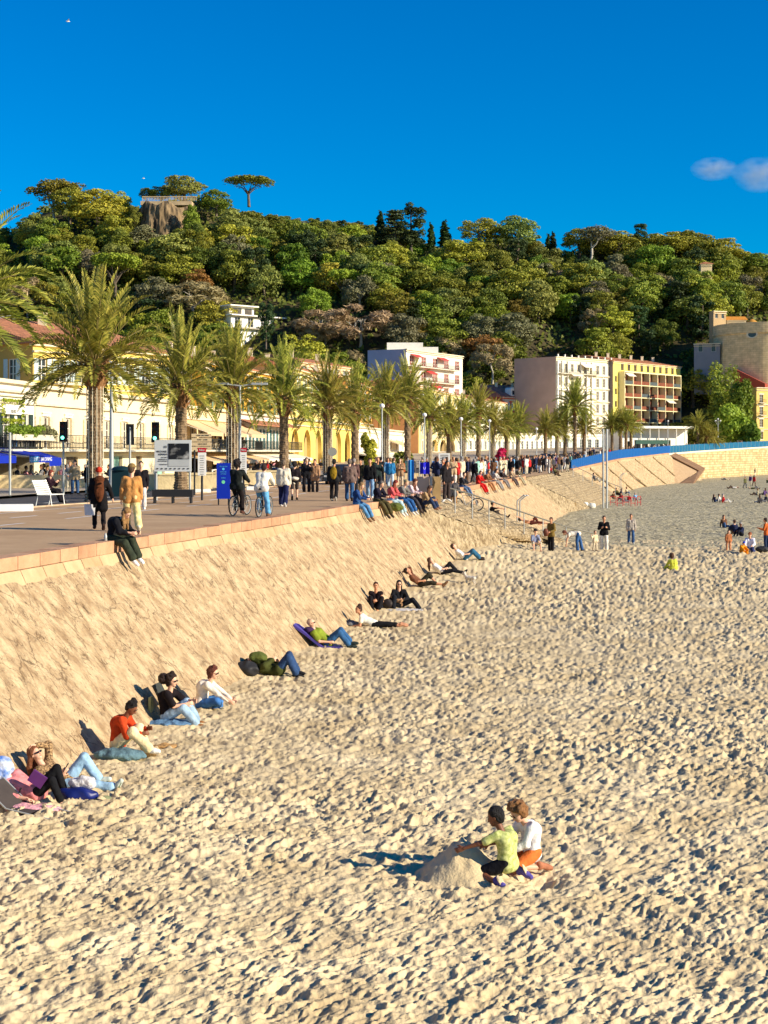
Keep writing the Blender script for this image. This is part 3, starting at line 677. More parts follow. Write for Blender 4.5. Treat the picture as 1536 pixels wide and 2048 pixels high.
def person(label, loc, heading, pose, look, H=1.72, step=.016, group=None, seed=0, child=False, fat=1.0):
    """look: skin, hair(style,rgb), top(rgb,sleeve,hem,puff), legs(rgb,length,loose,kind), shoes(rgb|None), glasses"""
    J = skeleton(pose, H, child); J['curlL'] = J['curlR'] = pose.get('curl', .6); s = J['s']
    bp_ = body_prims(J, True, fat); B = J['B']
    V, Q, _ = solid(bp_, step*.92, .016)
    # hands again at fine resolution, joined into the same body mesh
    Vs, Qs = [V], [Q]; n0 = len(V)
    if step <= .014:
        for sd in 'LR':
            w_ = J['wr'+sd]; pr = [p for p in bp_ if p[-1] == 0 and np.linalg.norm((p[1])-w_) < .2*s and (p[0] == 'e' or max(p[3], p[4]) < .02*s)]
            pr.append(('c', w_-(w_-J['el'+sd])*.12, w_, .028*s, .027*s, 0))
            v, q, _ = solid(pr, .006, .006); Vs.append(v); Qs.append(q+n0); n0 += len(v)
    V = np.concatenate(Vs); Q = np.concatenate(Qs)
    skin = cmat(SKIN[look['skin']], 'skin')
    me = np_mesh('person', V, Q, [skin], smooth=True); root = link('person', me, None, loc, heading)
    tag(root, label, 'person', group)
    def part(nm, prims, m, k=.02, noise=0, ns=24, cuts=(), st=None):
        v, q, _ = solid(prims, st or step, k, noise, ns, seed, cuts)
        if len(q): return link(nm, np_mesh(nm, v, q, [m], smooth=True), root)
    def infl(p, r):
        if p[0] == 'c': return ('c', p[1], p[2], p[3]+r, p[4]+r, p[5])
        return p
    if look.get('top'):
        rgb, sl, hem, pf = (list(look['top'])+[None]*4)[:4]; pf = pf or .016; hem = hem or 0.0
        pr = [infl(p, pf) for p in bp_ if p[-1] == 1]
        for sd in 'LR':
            sh, el, wr = J['sh'+sd], J['el'+sd], J['wr'+sd]
            if sl >= 1: pr.append(('c', sh, el, .056*s+pf, .044*s+pf, 3)); pr.append(('c', el, el+(wr-el)*(.95 if sl >= 2 else .3), .044*s+pf, .031*s+pf*(.8), 3))
            elif sl > 0: pr.append(('c', sh, sh+(el-sh)*sl, .058*s+pf, .054*s+pf, 3))
        for sg in (1, -1):
            if hem > 0:
                for sd, q in (('L', 1), ('R', -1)):
                    th = J['kn'+sd]-J['hj'+sd]; pr.append(('c', J['hj'+sd], J['hj'+sd]+th*min(1, hem/.43), .098*s+pf, .09*s+pf*1.5, 1))
            elif hem == 0:
                pr.append(('c', J['pel']+B[:,1]*sg*.055*s-B[:,2]*.03, J['pel']+B[:,1]*sg*.055*s+B[:,2]*.05, .108*s*fat+pf, .106*s*fat+pf, 1))
        if look.get('hood'): pr.append(('e', J['neck']-B[:,0]*.05+B[:,2]*.02, np.array([.075,.10,.055])*s, B, 1))
        cutn = [(J['neck']+B[:,2]*.022*s, nv(*(B[:,2]+B[:,0]*.35)))]
        part(look.get('topname', 'shirt'), pr, cmat(rgb), .022, .008+.09*(pf-.014), 27, () if pose.get('armup') else cutn)
    if look.get('legs'):
        rgb, ln, lo, kd = (list(look['legs'])+[None]*4)[:4]; lo = lo or .012; pr = []
        pr += [('c', J['pel']+B[:,1]*sg*.06*s-B[:,2]*.0, J['pel']+B[:,1]*sg*.055*s+B[:,2]*.07*s, .112*s*fat, .104*s*fat, 2) for sg in (1,-1)]
        for sd in 'LR':
            hj, kn, an = J['hj'+sd], J['kn'+sd], J['an'+sd]
            k1 = min(1, ln); pr.append(('c', hj, hj+(kn-hj)*k1, .088*s*fat+lo, (.088+(.058-.088)*k1)*s+lo, 2))
            if ln > 1: k2 = min(1, ln-1); pr.append(('c', kn, kn+(an-kn)*k2, .058*s+lo, (.050 if lo < .02 else .062)*s+lo*.9, 2))
        part(look.get('legname', 'trousers'), pr, cmat(rgb, kd or 'cloth'), .016, .006+.10*lo, 20)
    if look.get('skirt'):
        rgb, ln = look['skirt']; pr = []
        for sd in 'LR': pr.append(('c', J['hj'+sd], J['hj'+sd]+(J['kn'+sd]-J['hj'+sd])*ln, .12*s, .15*s, 2))
        part('skirt', pr, cmat(rgb), .06, .008, 24)
    if look.get('shoes'):
        sole = look.get('sole'); 
        for sd in 'LR':
            ft = J['ft'+sd]; an = J['an'+sd]; pr = [infl(p, .012) for p in bp_ if p[-1] == 5 and min(np.linalg.norm(p[1]-an), np.linalg.norm(p[2]-an)) < .16*s]
            o = part('shoe', pr, cmat(look['shoes']), .012)
            if o and sole and step < .02:
                dn = an-J['kn'+sd]; dn /= np.linalg.norm(dn); dn = dn-ft*(dn@ft)*.8; dn /= np.linalg.norm(dn); c0 = an+dn*.088*s
                v, q, _ = solid([('e', c0+ft*.07*s, np.array([.145,.05,.016])*s, np.stack([ft, np.cross(dn, ft), dn], 1), 0)], .012, .01)
                link('sole', np_mesh('sole', v, q, [cmat(sole)], smooth=True), o)
    st_, hc = look.get('hair', ('short', (40,28,20)))
    if st_ != 'none':
        cp_, tl_ = hair_prims(J, st_); hst = min(step, .014); nz_ = .016 if st_ in ('curly','afro') else .010 if st_ == 'bob' else .005
        v, q, _ = solid(cp_, hst, .03, nz_, 60, seed, [face_cut(J)])
        if tl_: v2, q2, _ = solid(tl_, hst, .03, nz_, 60, seed); q = np.concatenate([q, q2+len(v)]); v = np.concatenate([v, v2])
        link('hair', np_mesh('hair', v, q, [cmat(hc, 'hair')], smooth=True), root)
    sk, HB, hr = J['skull'], J['HB'], J['hr']
    if look.get('hat'):
        kind, hc2 = look['hat']; pr = [('e', sk+HB[:,2]*.040*hr-HB[:,0]*.012*hr, np.array([.122,.102,.105])*hr, HB, 1)]
        if kind == 'cap': pr.append(('e', sk+HB[:,2]*.055*hr+HB[:,0]*.11*hr, np.array([.085,.07,.010])*hr, HB, 1))
        part('cap' if kind == 'cap' else 'beanie', pr, cmat(hc2), .02, .003, 40, [(sk+HB[:,2]*.035*hr, -HB[:,2])] if kind == 'cap' else [(sk+HB[:,2]*.01*hr, -nv(*(HB[:,2]-HB[:,0]*.5)))], st=.012)
    mb = MB(); V3 = lambda a: Vector(a)
    M3 = Matrix(HB.tolist())
    if look.get('glasses'):
        for sg in (1,-1): mb.box(V3(sk+HB[:,0]*.098*hr+HB[:,1]*sg*.032*hr-HB[:,2]*.004*hr), (.012, .050*hr, .034*hr), 0, M=M3); mb.box(V3(sk+HB[:,0]*.045*hr+HB[:,1]*sg*.079*hr), (.11*hr, .006, .008), 0, M=M3)
        mb.box(V3(sk+HB[:,0]*.103*hr), (.008, .03*hr, .008), 0, M=M3)
        mb.build('sunglasses', mat('sunglasses', (.01,.01,.012), .2, 0), root)
    elif step < .017:
        for sg in (1,-1): mb.box(V3(sk+HB[:,0]*.092*hr+HB[:,1]*sg*.031*hr-HB[:,2]*.004*hr), (.010, .024*hr, .012*hr), 0, M=M3); mb.box(V3(sk+HB[:,0]*.094*hr+HB[:,1]*sg*.033*hr+HB[:,2]*.020*hr), (.010, .036*hr, .008*hr), 0, M=M3)
        mb.build('eyes', mat('eyes', (.02,.014,.01), .4, 0), root)
    if step < .02:
        mb = MB(); mb.box(V3(sk+HB[:,0]*.092*hr-HB[:,2]*.068*hr), (.010, .046*hr, .012*hr), 0, M=M3); mb.build('mouth', mat('lips', srgb(160,84,74), .6, 0), root)
    root['_J'] = 0
    del root['_J']; PJ[root.name] = J
    return root
PJ = {}
def wpt(o, v):   # local numpy point of a person to world
    c, s_ = math.cos(o.rotation_euler.z), math.sin(o.rotation_euler.z); return Vector((o.location.x+v[0]*c-v[1]*s_, o.location.y+v[0]*s_+v[1]*c, o.location.z+v[2]))
# ================================================================ PLANTS
def leafmat(name, c, c2, rough=.6, transl=.25, var=1.0, emis=None):
    if name in MATS: return MATS[name]
    m = bpy.data.materials.new(name); m.use_nodes = True; t = m.node_tree; n = t.nodes; L = t.links; b = n['Principled BSDF']
    b.inputs['Roughness'].default_value = rough; b.inputs['Specular IOR Level'].default_value = .25
    g_ = n.new('ShaderNodeNewGeometry'); oi = n.new('ShaderNodeObjectInfo')
    cr = n.new('ShaderNodeValToRGB'); cr.color_ramp.elements[0].color = (*c, 1); cr.color_ramp.elements[1].color = (*c2, 1)
    L.new(g_.outputs['Random Per Island'], cr.inputs[0])
    hv = n.new('ShaderNodeHueSaturation'); mr = n.new('ShaderNodeMapRange'); mr.inputs[3].default_value = .475; mr.inputs[4].default_value = .525
    L.new(oi.outputs['Random'], mr.inputs[0]); L.new(mr.outputs[0], hv.inputs['Hue'])
    m2 = n.new('ShaderNodeMapRange'); m2.inputs[3].default_value = 1-.35*var; m2.inputs[4].default_value = 1+.4*var; 
    w_ = n.new('ShaderNodeTexWhiteNoise'); w_.noise_dimensions = '1D'; L.new(oi.outputs['Random'], w_.inputs['W']); L.new(w_.outputs['Value'], m2.inputs[0]); L.new(m2.outputs[0], hv.inputs['Value'])
    L.new(cr.outputs[0], hv.inputs['Color']); L.new(hv.outputs[0], b.inputs['Base Color'])
    if transl:
        tr = n.new('ShaderNodeBsdfTranslucent'); L.new(hv.outputs[0], tr.inputs['Color']); mx = n.new('ShaderNodeMixShader'); mx.inputs[0].default_value = transl
        out = n['Material Output']; L.new(b.outputs[0], mx.inputs[1]); L.new(tr.outputs[0], mx.inputs[2]); L.new(mx.outputs[0], out.inputs['Surface'])
    MATS[name] = m; return m
LM = {
 'oak': leafmat('leaves_dark_green', (.115,.150,.020), (.320,.335,.036)),
 'pine': leafmat('needles_pine', (.180,.195,.020), (.470,.440,.044)),
 'bright': leafmat('leaves_bright_green', (.140,.215,.018), (.320,.400,.036)),
 'olive': leafmat('leaves_olive', (.150,.170,.034), (.320,.340,.070)),
 'cyp': leafmat('leaves_cypress', (.026,.050,.012), (.065,.100,.018)),
 'bare': leafmat('bare_twigs', (.250,.190,.085), (.480,.370,.180), transl=.1, var=.5),
 'orange': leafmat('leaves_autumn', (.200,.120,.026), (.380,.240,.045), var=.5),
 'pale': leafmat('leaves_yellowing', (.150,.140,.060), (.260,.230,.120), var=.4),
 'cedar': leafmat('needles_cedar', (.030,.058,.018), (.080,.115,.030)),
}
LM['under'] = leafmat('undergrowth_leaves', (.070,.090,.014), (.210,.220,.030), var=.1)
m_bark = mat('bark', (.13,.10,.07), .95, .3, 2, .8, 8); m_palebark = mat('pale_bark', (.42,.38,.30), .9, .15, 2, .4, 8)
def leaf_cloud(lobes, n_per, size, rg, flat=.0, elong=1.0, vert=False):
    """quads scattered over lobes: (c(3), r(3), weight)"""
    C = []; N = []
    wts = np.array([l[1][0]*l[1][1]+l[1][0]*l[1][2] for l in lobes]); wts /= wts.sum(); tot = n_per
    for (c, r), k in zip(lobes, np.maximum((wts*tot).astype(int), 4)):
        d = rg.normal(size=(k, 3)); d[:,2] = np.where(rg.random(k) < .35, d[:,2], np.abs(d[:,2])); d /= np.linalg.norm(d, axis=1)[:,None]
        rad = rg.uniform(.72, 1.06, k)[:,None]; C.append(np.array(c)+d*np.array(r)*rad); N.append(d)
    C = np.concatenate(C); N = np.concatenate(N); k = len(C)
    Nn = N+rg.normal(size=(k,3))*.55; Nn /= np.linalg.norm(Nn, axis=1)[:,None]
    a = np.cross(Nn, rg.normal(size=(k,3))); a /= np.linalg.norm(a, axis=1)[:,None]; b = np.cross(Nn, a)
    sz = size*rg.uniform(.55, 1.35, k)[:,None]; a = a*sz*elong; b = b*sz*rg.uniform(.45, .9, k)[:,None]
    V = np.stack([C-a*.5, C-b*.5+a*.05, C+a*.5, C+b*.5-a*.05], 1).reshape(-1, 3); F = np.arange(k*4).reshape(k, 4)
    return V, F
def branch_mb(mb, p, d, L_, r, depth, rnd, spread=.7, m=0, n=5):
    p = Vector(p); d = Vector(d).normalized(); q = p+d*L_+Vector((rnd.uniform(-.1,.1), rnd.uniform(-.1,.1), rnd.uniform(-.05,.1)))*L_
    mb.tube([p, (p+q)/2+Vector((rnd.uniform(-.05,.05), rnd.uniform(-.05,.05), 0))*L_, q], [r, r*.85, r*.68], n, m, cap=False)
    ends = [q]
    if depth > 0:
        for k in range(3 if depth > 1 else 3):
            nd = (d+Vector((rnd.uniform(-1,1), rnd.uniform(-1,1), rnd.uniform(-.2,.6)))*spread).normalized()
            ends += branch_mb(mb, q, nd, L_*rnd.uniform(.55,.8), r*.6, depth-1, rnd, spread, m, n)
    return ends
def tree_mesh(kind, seed, nleaf=2200, leafy=True):
    """unit-ish tree about 10 m tall; returns (trunk mesh, crown mesh)"""
    rnd = random.Random(seed); rg = np.random.default_rng(seed); mb = MB(); lobes = []
    if kind in ('oak', 'olive', 'bright', 'orange', 'pale', 'pine'):
        H = 10; mb.tube([(0,0,-1.5),(.15,.1,2),(rnd.uniform(-.4,.4),rnd.uniform(-.4,.4),5.0)], [.42,.32,.2], 7, 0, cap=False)
        for k in range(6):
            a = 2*math.pi*(k+rnd.random()*.6)/6; mb.tube([(0,0,3.2+.3*k),(1.6*math.cos(a),1.6*math.sin(a),5+.2*k),(3*math.cos(a),3*math.sin(a),6.5)], [.18,.11,.05], 5, 0, cap=False)
        nl = 26 if kind != 'pine' else 22
        for k in range(nl):
            u = rnd.random(); a = rnd.random()*2*math.pi; ph = math.acos(1-1.62*u); rr = rnd.uniform(.72, 1.0)
            c = (3.9*rr*math.sin(ph)*math.cos(a), 3.9*rr*math.sin(ph)*math.sin(a), 4.7+4.1*rr*math.cos(ph)); q = rnd.uniform(1.0, 1.8)
            lobes.append((c, (q, q, q*(.75 if kind != 'pine' else .55))))
        lobes.append(((0,0,4.0),(3.6,3.6,3.6)))
        V, F = leaf_cloud(lobes, int(nleaf*1.7), .46 if kind != 'pine' else .42, rg)
    elif kind == 'umbrella':
        mb.tube([(0,0,-1.5),(.3,0,2.5),(.1,.1,4.6)], [.34,.26,.2], 7, 0, cap=False)
        for k in range(9):
            a = 2*math.pi*(k+rnd.random()*.5)/9; r_ = rnd.uniform(2.2,3.8); mb.tube([(.1,.1,2.9+rnd.random()*1.2),(.45*r_*math.cos(a),.45*r_*math.sin(a),5.7),(r_*math.cos(a),r_*math.sin(a),7.0)], [.15,.10,.05], 5, 0, cap=False)
        for k in range(26):
            a = rnd.random()*6.283; r_ = 4.1*math.sqrt(rnd.random()); lobes.append(((r_*math.cos(a), r_*math.sin(a), 7.7+.9*(1-(r_/4.3)**2)), (1.3, 1.3, 1.45)))
        V, F = leaf_cloud(lobes, nleaf, .5, rg)
    elif kind == 'cypress':
        mb.tube([(0,0,-1),(0,0,6)], [.22,.08], 6, 0, cap=False)
        for k in range(22):
            z = .8+9*(k/21); r_ = .95*math.sin(math.pi*min(1, (.18+.82*(1-k/21))**.8*.62+.0))*(1-.45*(k/21)**3)*1.0; r_ = max(.12, .95*(1-(k/21))**.55*(.55+.45*min(1, k/4)))
            a = rnd.random()*6.28; lobes.append(((.18*math.cos(a), .18*math.sin(a), z), (r_, r_, .75)))
        V, F = leaf_cloud(lobes, nleaf, .38, rg)
    elif kind == 'cedar':
        mb.tube([(0,0,-1),(0,0,9.5)], [.4,.08], 6, 0, cap=False)
        for k in range(9):
            z = 2.2+.88*k; R0 = 4.0*(1-k/10.5)
            for j in range(7):
                a = rnd.random()*6.28; r_ = R0*rnd.uniform(.3,.95); mb.tube([(0,0,z-.2),(r_*math.cos(a),r_*math.sin(a),z)], [.08,.03], 4, 0, cap=False); lobes.append(((r_*math.cos(a), r_*math.sin(a), z+rnd.uniform(-.15,.15)), (1.1, 1.1, .28)))
        V, F = leaf_cloud(lobes, nleaf, .45, rg)
    elif kind == 'tall':     # tall dark narrow evergreen
        mb.tube([(0,0,-1),(0,0,8)], [.3,.1], 6, 0, cap=False)
        for k in range(34):
            z = rnd.uniform(1.5, 9.6); R0 = 2.3*math.sin(math.pi*(.12+.78*(1-(z-1.5)/9)))**.7; a = rnd.random()*6.28; r_ = R0*rnd.uniform(.4,1); q = rnd.uniform(.6,1.1); lobes.append(((r_*math.cos(a), r_*math.sin(a), z), (q, q, q)))
        V, F = leaf_cloud(lobes, nleaf, .42, rg)
    elif kind == 'bare':
        ends = branch_mb(mb, (0,0,-1), (0,0,1), 3.0, .28, 3, rnd, .75)
        for k in range(26):
            a = rnd.random()*6.283; ph = math.acos(rnd.random()*1.5-.5); c = (4.1*math.sin(ph)*math.cos(a), 4.1*math.sin(ph)*math.sin(a), 4.4+4.4*math.cos(ph)); q = rnd.uniform(.8,1.3); lobes.append((c, (q, q, q)))
        V, F = leaf_cloud(lobes, nleaf, .95, rg, elong=1.3)
        # thin twigs: make quads narrow
        Vq = V.reshape(-1, 4, 3); cen = (Vq[:,0]+Vq[:,2])/2; Vq[:,1] = cen+(Vq[:,1]-cen)*.26; Vq[:,3] = cen+(Vq[:,3]-cen)*.26; V = Vq.reshape(-1, 3)
    elif kind == 'branchy':  # pale tree with visible forking limbs and thin leaf
        ends = branch_mb(mb, (0,0,-1), (0,0,1), 4.2, .26, 3, rnd, .55)
        for e in ends[1:]: lobes.append((tuple(e), (1.5, 1.5, 1.0)))
        V, F = leaf_cloud(lobes, int(nleaf*(.45 if leafy is False else 1.0)), .5, rg)
    return mb, V, F
TREES = {}; TW = {}
def tree_proto(kind, leaf, seed, nleaf=3400):
    key = (kind, leaf, seed)
    if key not in TREES:
        mb, V, F = tree_mesh(kind, seed, nleaf, leaf != 'pale')
        TW[key] = 2*float(np.percentile(np.abs(V[:,0]), 96))
        TREES[key] = (mb.mesh('trunk', [m_palebark if leaf in ('pale', 'bare') or kind == 'branchy' else m_bark]), np_mesh('crown', V, F, [LM[leaf]]))
    return TREES[key]
def put_tree(kind, leaf, seed, loc, h, wd_=None, label=None, group=None, name='tree', rz=None, cat='tree', nleaf=3400):
    tm, cm = tree_proto(kind, leaf, seed, nleaf); r = empty(name, loc, rz if rz is not None else random.random()*6.28)
    s = h/10; ws = (wd_/TW[(kind, leaf, seed)] if wd_ else s); r.scale = (ws, ws, s); tag(r, label, cat, group)
    link('trunk', tm, r); link('crown', cm, r); return r

# ---------------------------------------------------------------- the castle hill
SIL = [(-300,560),(-60,480),(0,445),(60,425),(75,400),(150,392),(240,385),(262,398),(300,396),(330,385),(400,378),(420,385),(455,400),(560,418),(640,425),(700,430),(745,435),(800,440),
       (850,470),(900,480),(950,462),(1020,455),(1080,468),(1120,490),(1150,470),(1200,455),(1290,458),(1340,458),(1400,462),(1470,485),(1536,503),(1700,540),(2000,640)]
CREST_Y = 520.0
SX = np.array([(p[0]-HX)/FP*CREST_Y for p in SIL]); SZ = np.array([CZ-(p[1]+34-HY)/FP*CREST_Y for p in SIL])
def hill_z(x, y):
    x = np.asarray(x, float); y = np.asarray(y, float)
    cz = np.interp(x/np.maximum(y, 1)*CREST_Y, SX, SZ)
    y0 = 418-18*smooth01((x+120)/160)+smooth01((x-20)/60)*14
    t = np.clip((y-y0)/(CREST_Y-y0), 0, 1); prof = .25*smooth01(t*2.2)*.9+.775*t**1.0; prof = prof/ .998
    z = 4+(cz-4)*np.clip(prof, 0, 1.02)
    back = np.clip((y-CREST_Y-25)/160, 0, 1); z = z-back*cz*.9
    return z+5*(fbm(x*.03, y*.03, 3, 12)-.5)*t
if True:
    hx = np.linspace(-420, 420, 260); hy = np.linspace(385, 760, 110); HYg, HXg = np.meshgrid(hy, hx, indexing='ij')
    Zh = hill_z(HXg, HYg)+1.2*(fbm(HXg*.3, HYg*.3, 3, 2)-.5)
    Zh = Zh-8*np.clip((398-HYg)/12, 0, 1)
    idx = np.arange(Zh.size).reshape(Zh.shape); F = np.stack([idx[:-1,:-1], idx[:-1,1:], idx[1:,1:], idx[1:,:-1]], -1).reshape(-1, 4)
    tag(link('hill', np_mesh('hill', np.stack([HXg, HYg, Zh], -1).reshape(-1,3), F, [mat('hill_ground', srgb(74,66,40), .95, .45, .12, 1, .6)], smooth=True)), kind='structure')
    # undergrowth: leaf clumps over the whole slope, one mass
    k = 52000; gx = rng.uniform(-190, 190, k); gy = rng.uniform(396, 545, k); gz = hill_z(gx, gy)
    keep = ~((gx > 80) & (gy < 440) & (gz < 45))
    gx, gy, gz = gx[keep], gy[keep], gz[keep]; k = len(gx); C = np.stack([gx, gy, gz+rng.uniform(.2, 2.4, k)], -1)
    N = rng.normal(size=(k,3))*.6+np.array([.2,-.5,.7]); N /= np.linalg.norm(N, axis=1)[:,None]; a = np.cross(N, rng.normal(size=(k,3))); a /= np.linalg.norm(a, axis=1)[:,None]; b = np.cross(N, a)
    sz = rng.uniform(.8, 1.9, k)[:,None]; V = np.stack([C-a*sz*.5, C-b*sz*.4, C+a*sz*.5, C+b*sz*.4], 1).reshape(-1,3)
    tag(link('undergrowth', np_mesh('undergrowth', V, np.arange(k*4).reshape(k,4), [LM['under']])), kind='stuff')

def hill_at(px, py, y_lo=400.0, y_hi=525.0):
    """first point of the hill surface seen through photo pixel"""
    for Y in np.arange(y_lo, y_hi, 2.0):
        p = P(px, py, Y)
        if hill_z(p.x, p.y) >= p.z: return Vector((p.x, p.y, float(hill_z(p.x, p.y))))
    p = P(px, py, y_hi); return Vector((p.x, p.y, float(hill_z(p.x, p.y))))
KIND_TXT = {('oak','oak'): 'dense dark evergreen', ('pine','pine'): 'lumpy yellow-green pine', ('oak','bright'): 'round bright green tree', ('oak','olive'): 'grey-green olive-like tree',
            ('bare','bare'): 'leafless brown twiggy tree', ('oak','orange'): 'orange autumn tree', ('cypress','cyp'): 'narrow dark cypress', ('umbrella','pine'): 'flat-topped umbrella pine', ('tall','cedar'): 'tall dark conifer', ('oak','pale'): 'yellowing pale tree'}
def zone_old(px, py):
    h_ = ['far left', 'left', 'middle', 'right', 'far right'][min(4, max(0, int(px//308)))]
    v = 'near the crest' if py < 505 else ('on the upper slope' if py < 560 else ('halfway down' if py < 620 else 'low on the slope'))
    return f'{v} at the {h_} of the wooded hill'
XZ = [(100,'the far left roofs'),(200,'the first palm'),(300,'the gap after the first palm'),(410,'the second palm'),(520,'the third palm'),(620,'the fourth palm'),(720,'the sixth palm'),(830,'the blue-grey wall'),(930,'the white modern block'),(1040,'the round bare tree'),(1120,'the pink blind wall'),(1230,'the cream apartments'),(1360,'the yellow apartments'),(1440,'the stone stair'),(9999,'the round tower')]
YZ = [(470,'just under the crest'),(510,'very high'),(550,'high'),(590,'halfway up'),(635,'fairly low'),(9999,'low')]
def zone(px, py): return next(t for v, t in YZ if py < v)+' above '+next(t for v, t in XZ if px < v)
placed = []
def hill_tree(kind, leaf, px, py_top, py_base, Y=None, w_px=None, label=None, seed=None, name=None):
    b = hill_at(px, py_base) if Y is None else P(px, py_base, Y)
    h = (py_base-py_top)*b.y/FP; w_ = w_px*b.y/FP if w_px else None
    nm = name or {'umbrella': 'umbrella_pine', 'cypress': 'cypress_tree', 'cedar': 'cedar_tree', 'bare': 'bare_tree', 'pine': 'pine_tree'}.get(kind, 'evergreen_tree' if leaf in ('oak','bright','cedar') else 'tree')
    placed.append((b.x, b.y, (w_ or h*.86)*.5))
    return put_tree(kind, leaf, seed or random.choice((1,2,3)), b, h, w_, label or f'{KIND_TXT.get((kind, leaf), "leafy tree")} {zone(px, (py_top+py_base)/2)}', 'trees on the castle hill', nm)
# landmark trees, by silhouette
hill_tree('umbrella','pine',498,353,406,512,80,'flat-topped umbrella pine standing alone on the skyline',1)
hill_tree('branchy','pine',108,370,446,508,84,'leaning pine with a bare forked trunk at the left end of the crest',5)
hill_tree('oak','pine',140,368,440,505,70,'rounded pine crown just right of the bare-trunked pine on the crest',2)
hill_tree('pine','pine',195,375,470,500,110,'large domed pine left of the stained cliff',1)
hill_tree('pine','pine',225,372,440,508,66,'smaller pine peak between the large domed pine and the cliff',2)
hill_tree('oak','olive',370,345,402,505,80,'big spreading tree on the terrace above the stained cliff',3)
hill_tree('oak','oak',322,370,402,505,46,'low bushy tree at the terrace balustrade above the cliff',2)
hill_tree('oak','oak',292,374,402,506,26,'small bush at the left end of the cliff terrace',1)
hill_tree('oak','bright',432,378,432,505,58,'round green tree between the cliff and the umbrella pine',1)
hill_tree('tall','cedar',822,405,500,500,52,'tallest dark conifer on the skyline beside the cedar',1)
hill_tree('cedar','cedar',790,418,500,500,66,'layered cedar touching the tallest dark conifer',2)
hill_tree('cypress','cyp',760,422,470,508,16,'thin cypress just left of the layered cedar',1)
hill_tree('cypress','cyp',862,446,505,505,15,'thinner of the two lone cypresses on the skyline',2)
hill_tree('cypress','cyp',890,442,500,505,22,'fuller of the two lone cypresses on the skyline',3)
hill_tree('pine','pine',958,428,492,505,80,'loose open pine right of the two lone cypresses',3)
hill_tree('oak','olive',1036,430,498,505,80,'loose grey-green pine in the middle of the right skyline',4)
hill_tree('pine','pine',925,468,560,490,110,'broad yellow-green pine under the lone cypresses',3)
hill_tree('cypress','cyp',1096,468,510,505,12,'left one of a small cypress pair in the skyline dip',1)
hill_tree('cypress','cyp',1106,464,508,505,13,'right one of a small cypress pair in the skyline dip',2)
hill_tree('branchy','pale',1180,450,520,498,76,'pale leafless tree with white forked limbs on the right crest',7)
hill_tree('oak','pine',1158,456,510,508,60,'dark pine behind the pale forked tree',1)
hill_tree('tall','cedar',1282,448,500,506,26,'small dark conifer peak on the right crest',2)
hill_tree('pine','pine',1232,455,515,506,90,'pine mass right of the pale forked tree',2)
hill_tree('pine','pine',1350,454,520,504,110,'broad pine dome on the right crest',3)
hill_tree('oak','oak',1385,456,520,506,90,'dark pine dome right of the broad one on the crest',2)
hill_tree('pine','pine',1450,474,530,500,76,'last pine dome before the right frame edge',1)
hill_tree('oak','oak',1515,500,550,505,90,'low dark tree at the right end of the crest',3)
for i, (x, t) in enumerate(((1395,580),(1412,575),(1428,578))): hill_tree('cypress','cyp',x,t-40,t+5,None,13,f'{["left","middle","right"][i]} cypress of three below the small hut',i+1)
hill_tree('cypress','cyp',1390,588,662,None,22,'tall cypress standing left of the round tower',1)
hill_tree('cypress','cyp',1401,600,662,None,14,'shorter cypress behind the tall one left of the round tower',2)
hill_tree('cypress','cyp',1318,598,648,None,17,'isolated cypress halfway down above the yellow apartments',2)
hill_tree('cypress','cyp',1338,622,662,None,18,'squat cypress above the right end of the yellow apartments',3)
hill_tree('umbrella','bright',228,508,600,None,86,'bright green umbrella pine above the first palm',2)
hill_tree('umbrella','bright',685,540,612,None,62,'bright umbrella pine with a pale trunk at the centre of the slope',3)
hill_tree('umbrella','bright',960,556,610,None,44,'small round-topped pine below the broad yellow-green pine',1)
hill_tree('bare','bare',390,570,640,None,120,'large brown leafless tree above the second palm',2)
hill_tree('oak','orange',395,535,590,None,60,'yellow-orange tree above the large brown leafless tree',2)
hill_tree('bare','bare',650,615,690,None,120,'brown leafless tree right of the white villa',3)
hill_tree('bare','bare',720,610,700,None,130,'brown leafless tree above the grey-blue block',1)
hill_tree('bare','bare',628,655,705,None,60,'small brown leafless tree well right of the white villa',2)
hill_tree('oak','orange',840,645,705,None,66,'orange autumn tree above the white modern apartments',1)
hill_tree('bare','bare',985,680,760,415,86,'round leafless tree left of the pink blind wall',3)
hill_tree('bare','bare',1312,545,600,None,70,'leafless tree with visible boughs on the right slope',1)
hill_tree('oak','orange',545,520,560,None,46,'orange autumn tree in the middle left of the slope',3)
hill_tree('oak','orange',1035,600,650,None,46,'reddish tree in the middle of the right slope',1)
hill_tree('oak','orange',1235,535,585,None,50,'orange tree left of the leafless tree on the right slope',2)
hill_tree('oak','orange',935,625,650,None,36,'small reddish tree low in the middle of the slope',3)
hill_tree('bare','bare',1190,620,680,None,60,'thin leafless tree above the cream apartments',2)
hill_tree('tall','cedar',532,605,690,398,30,'dark conifer growing in front of the white villa',3,'conifer')
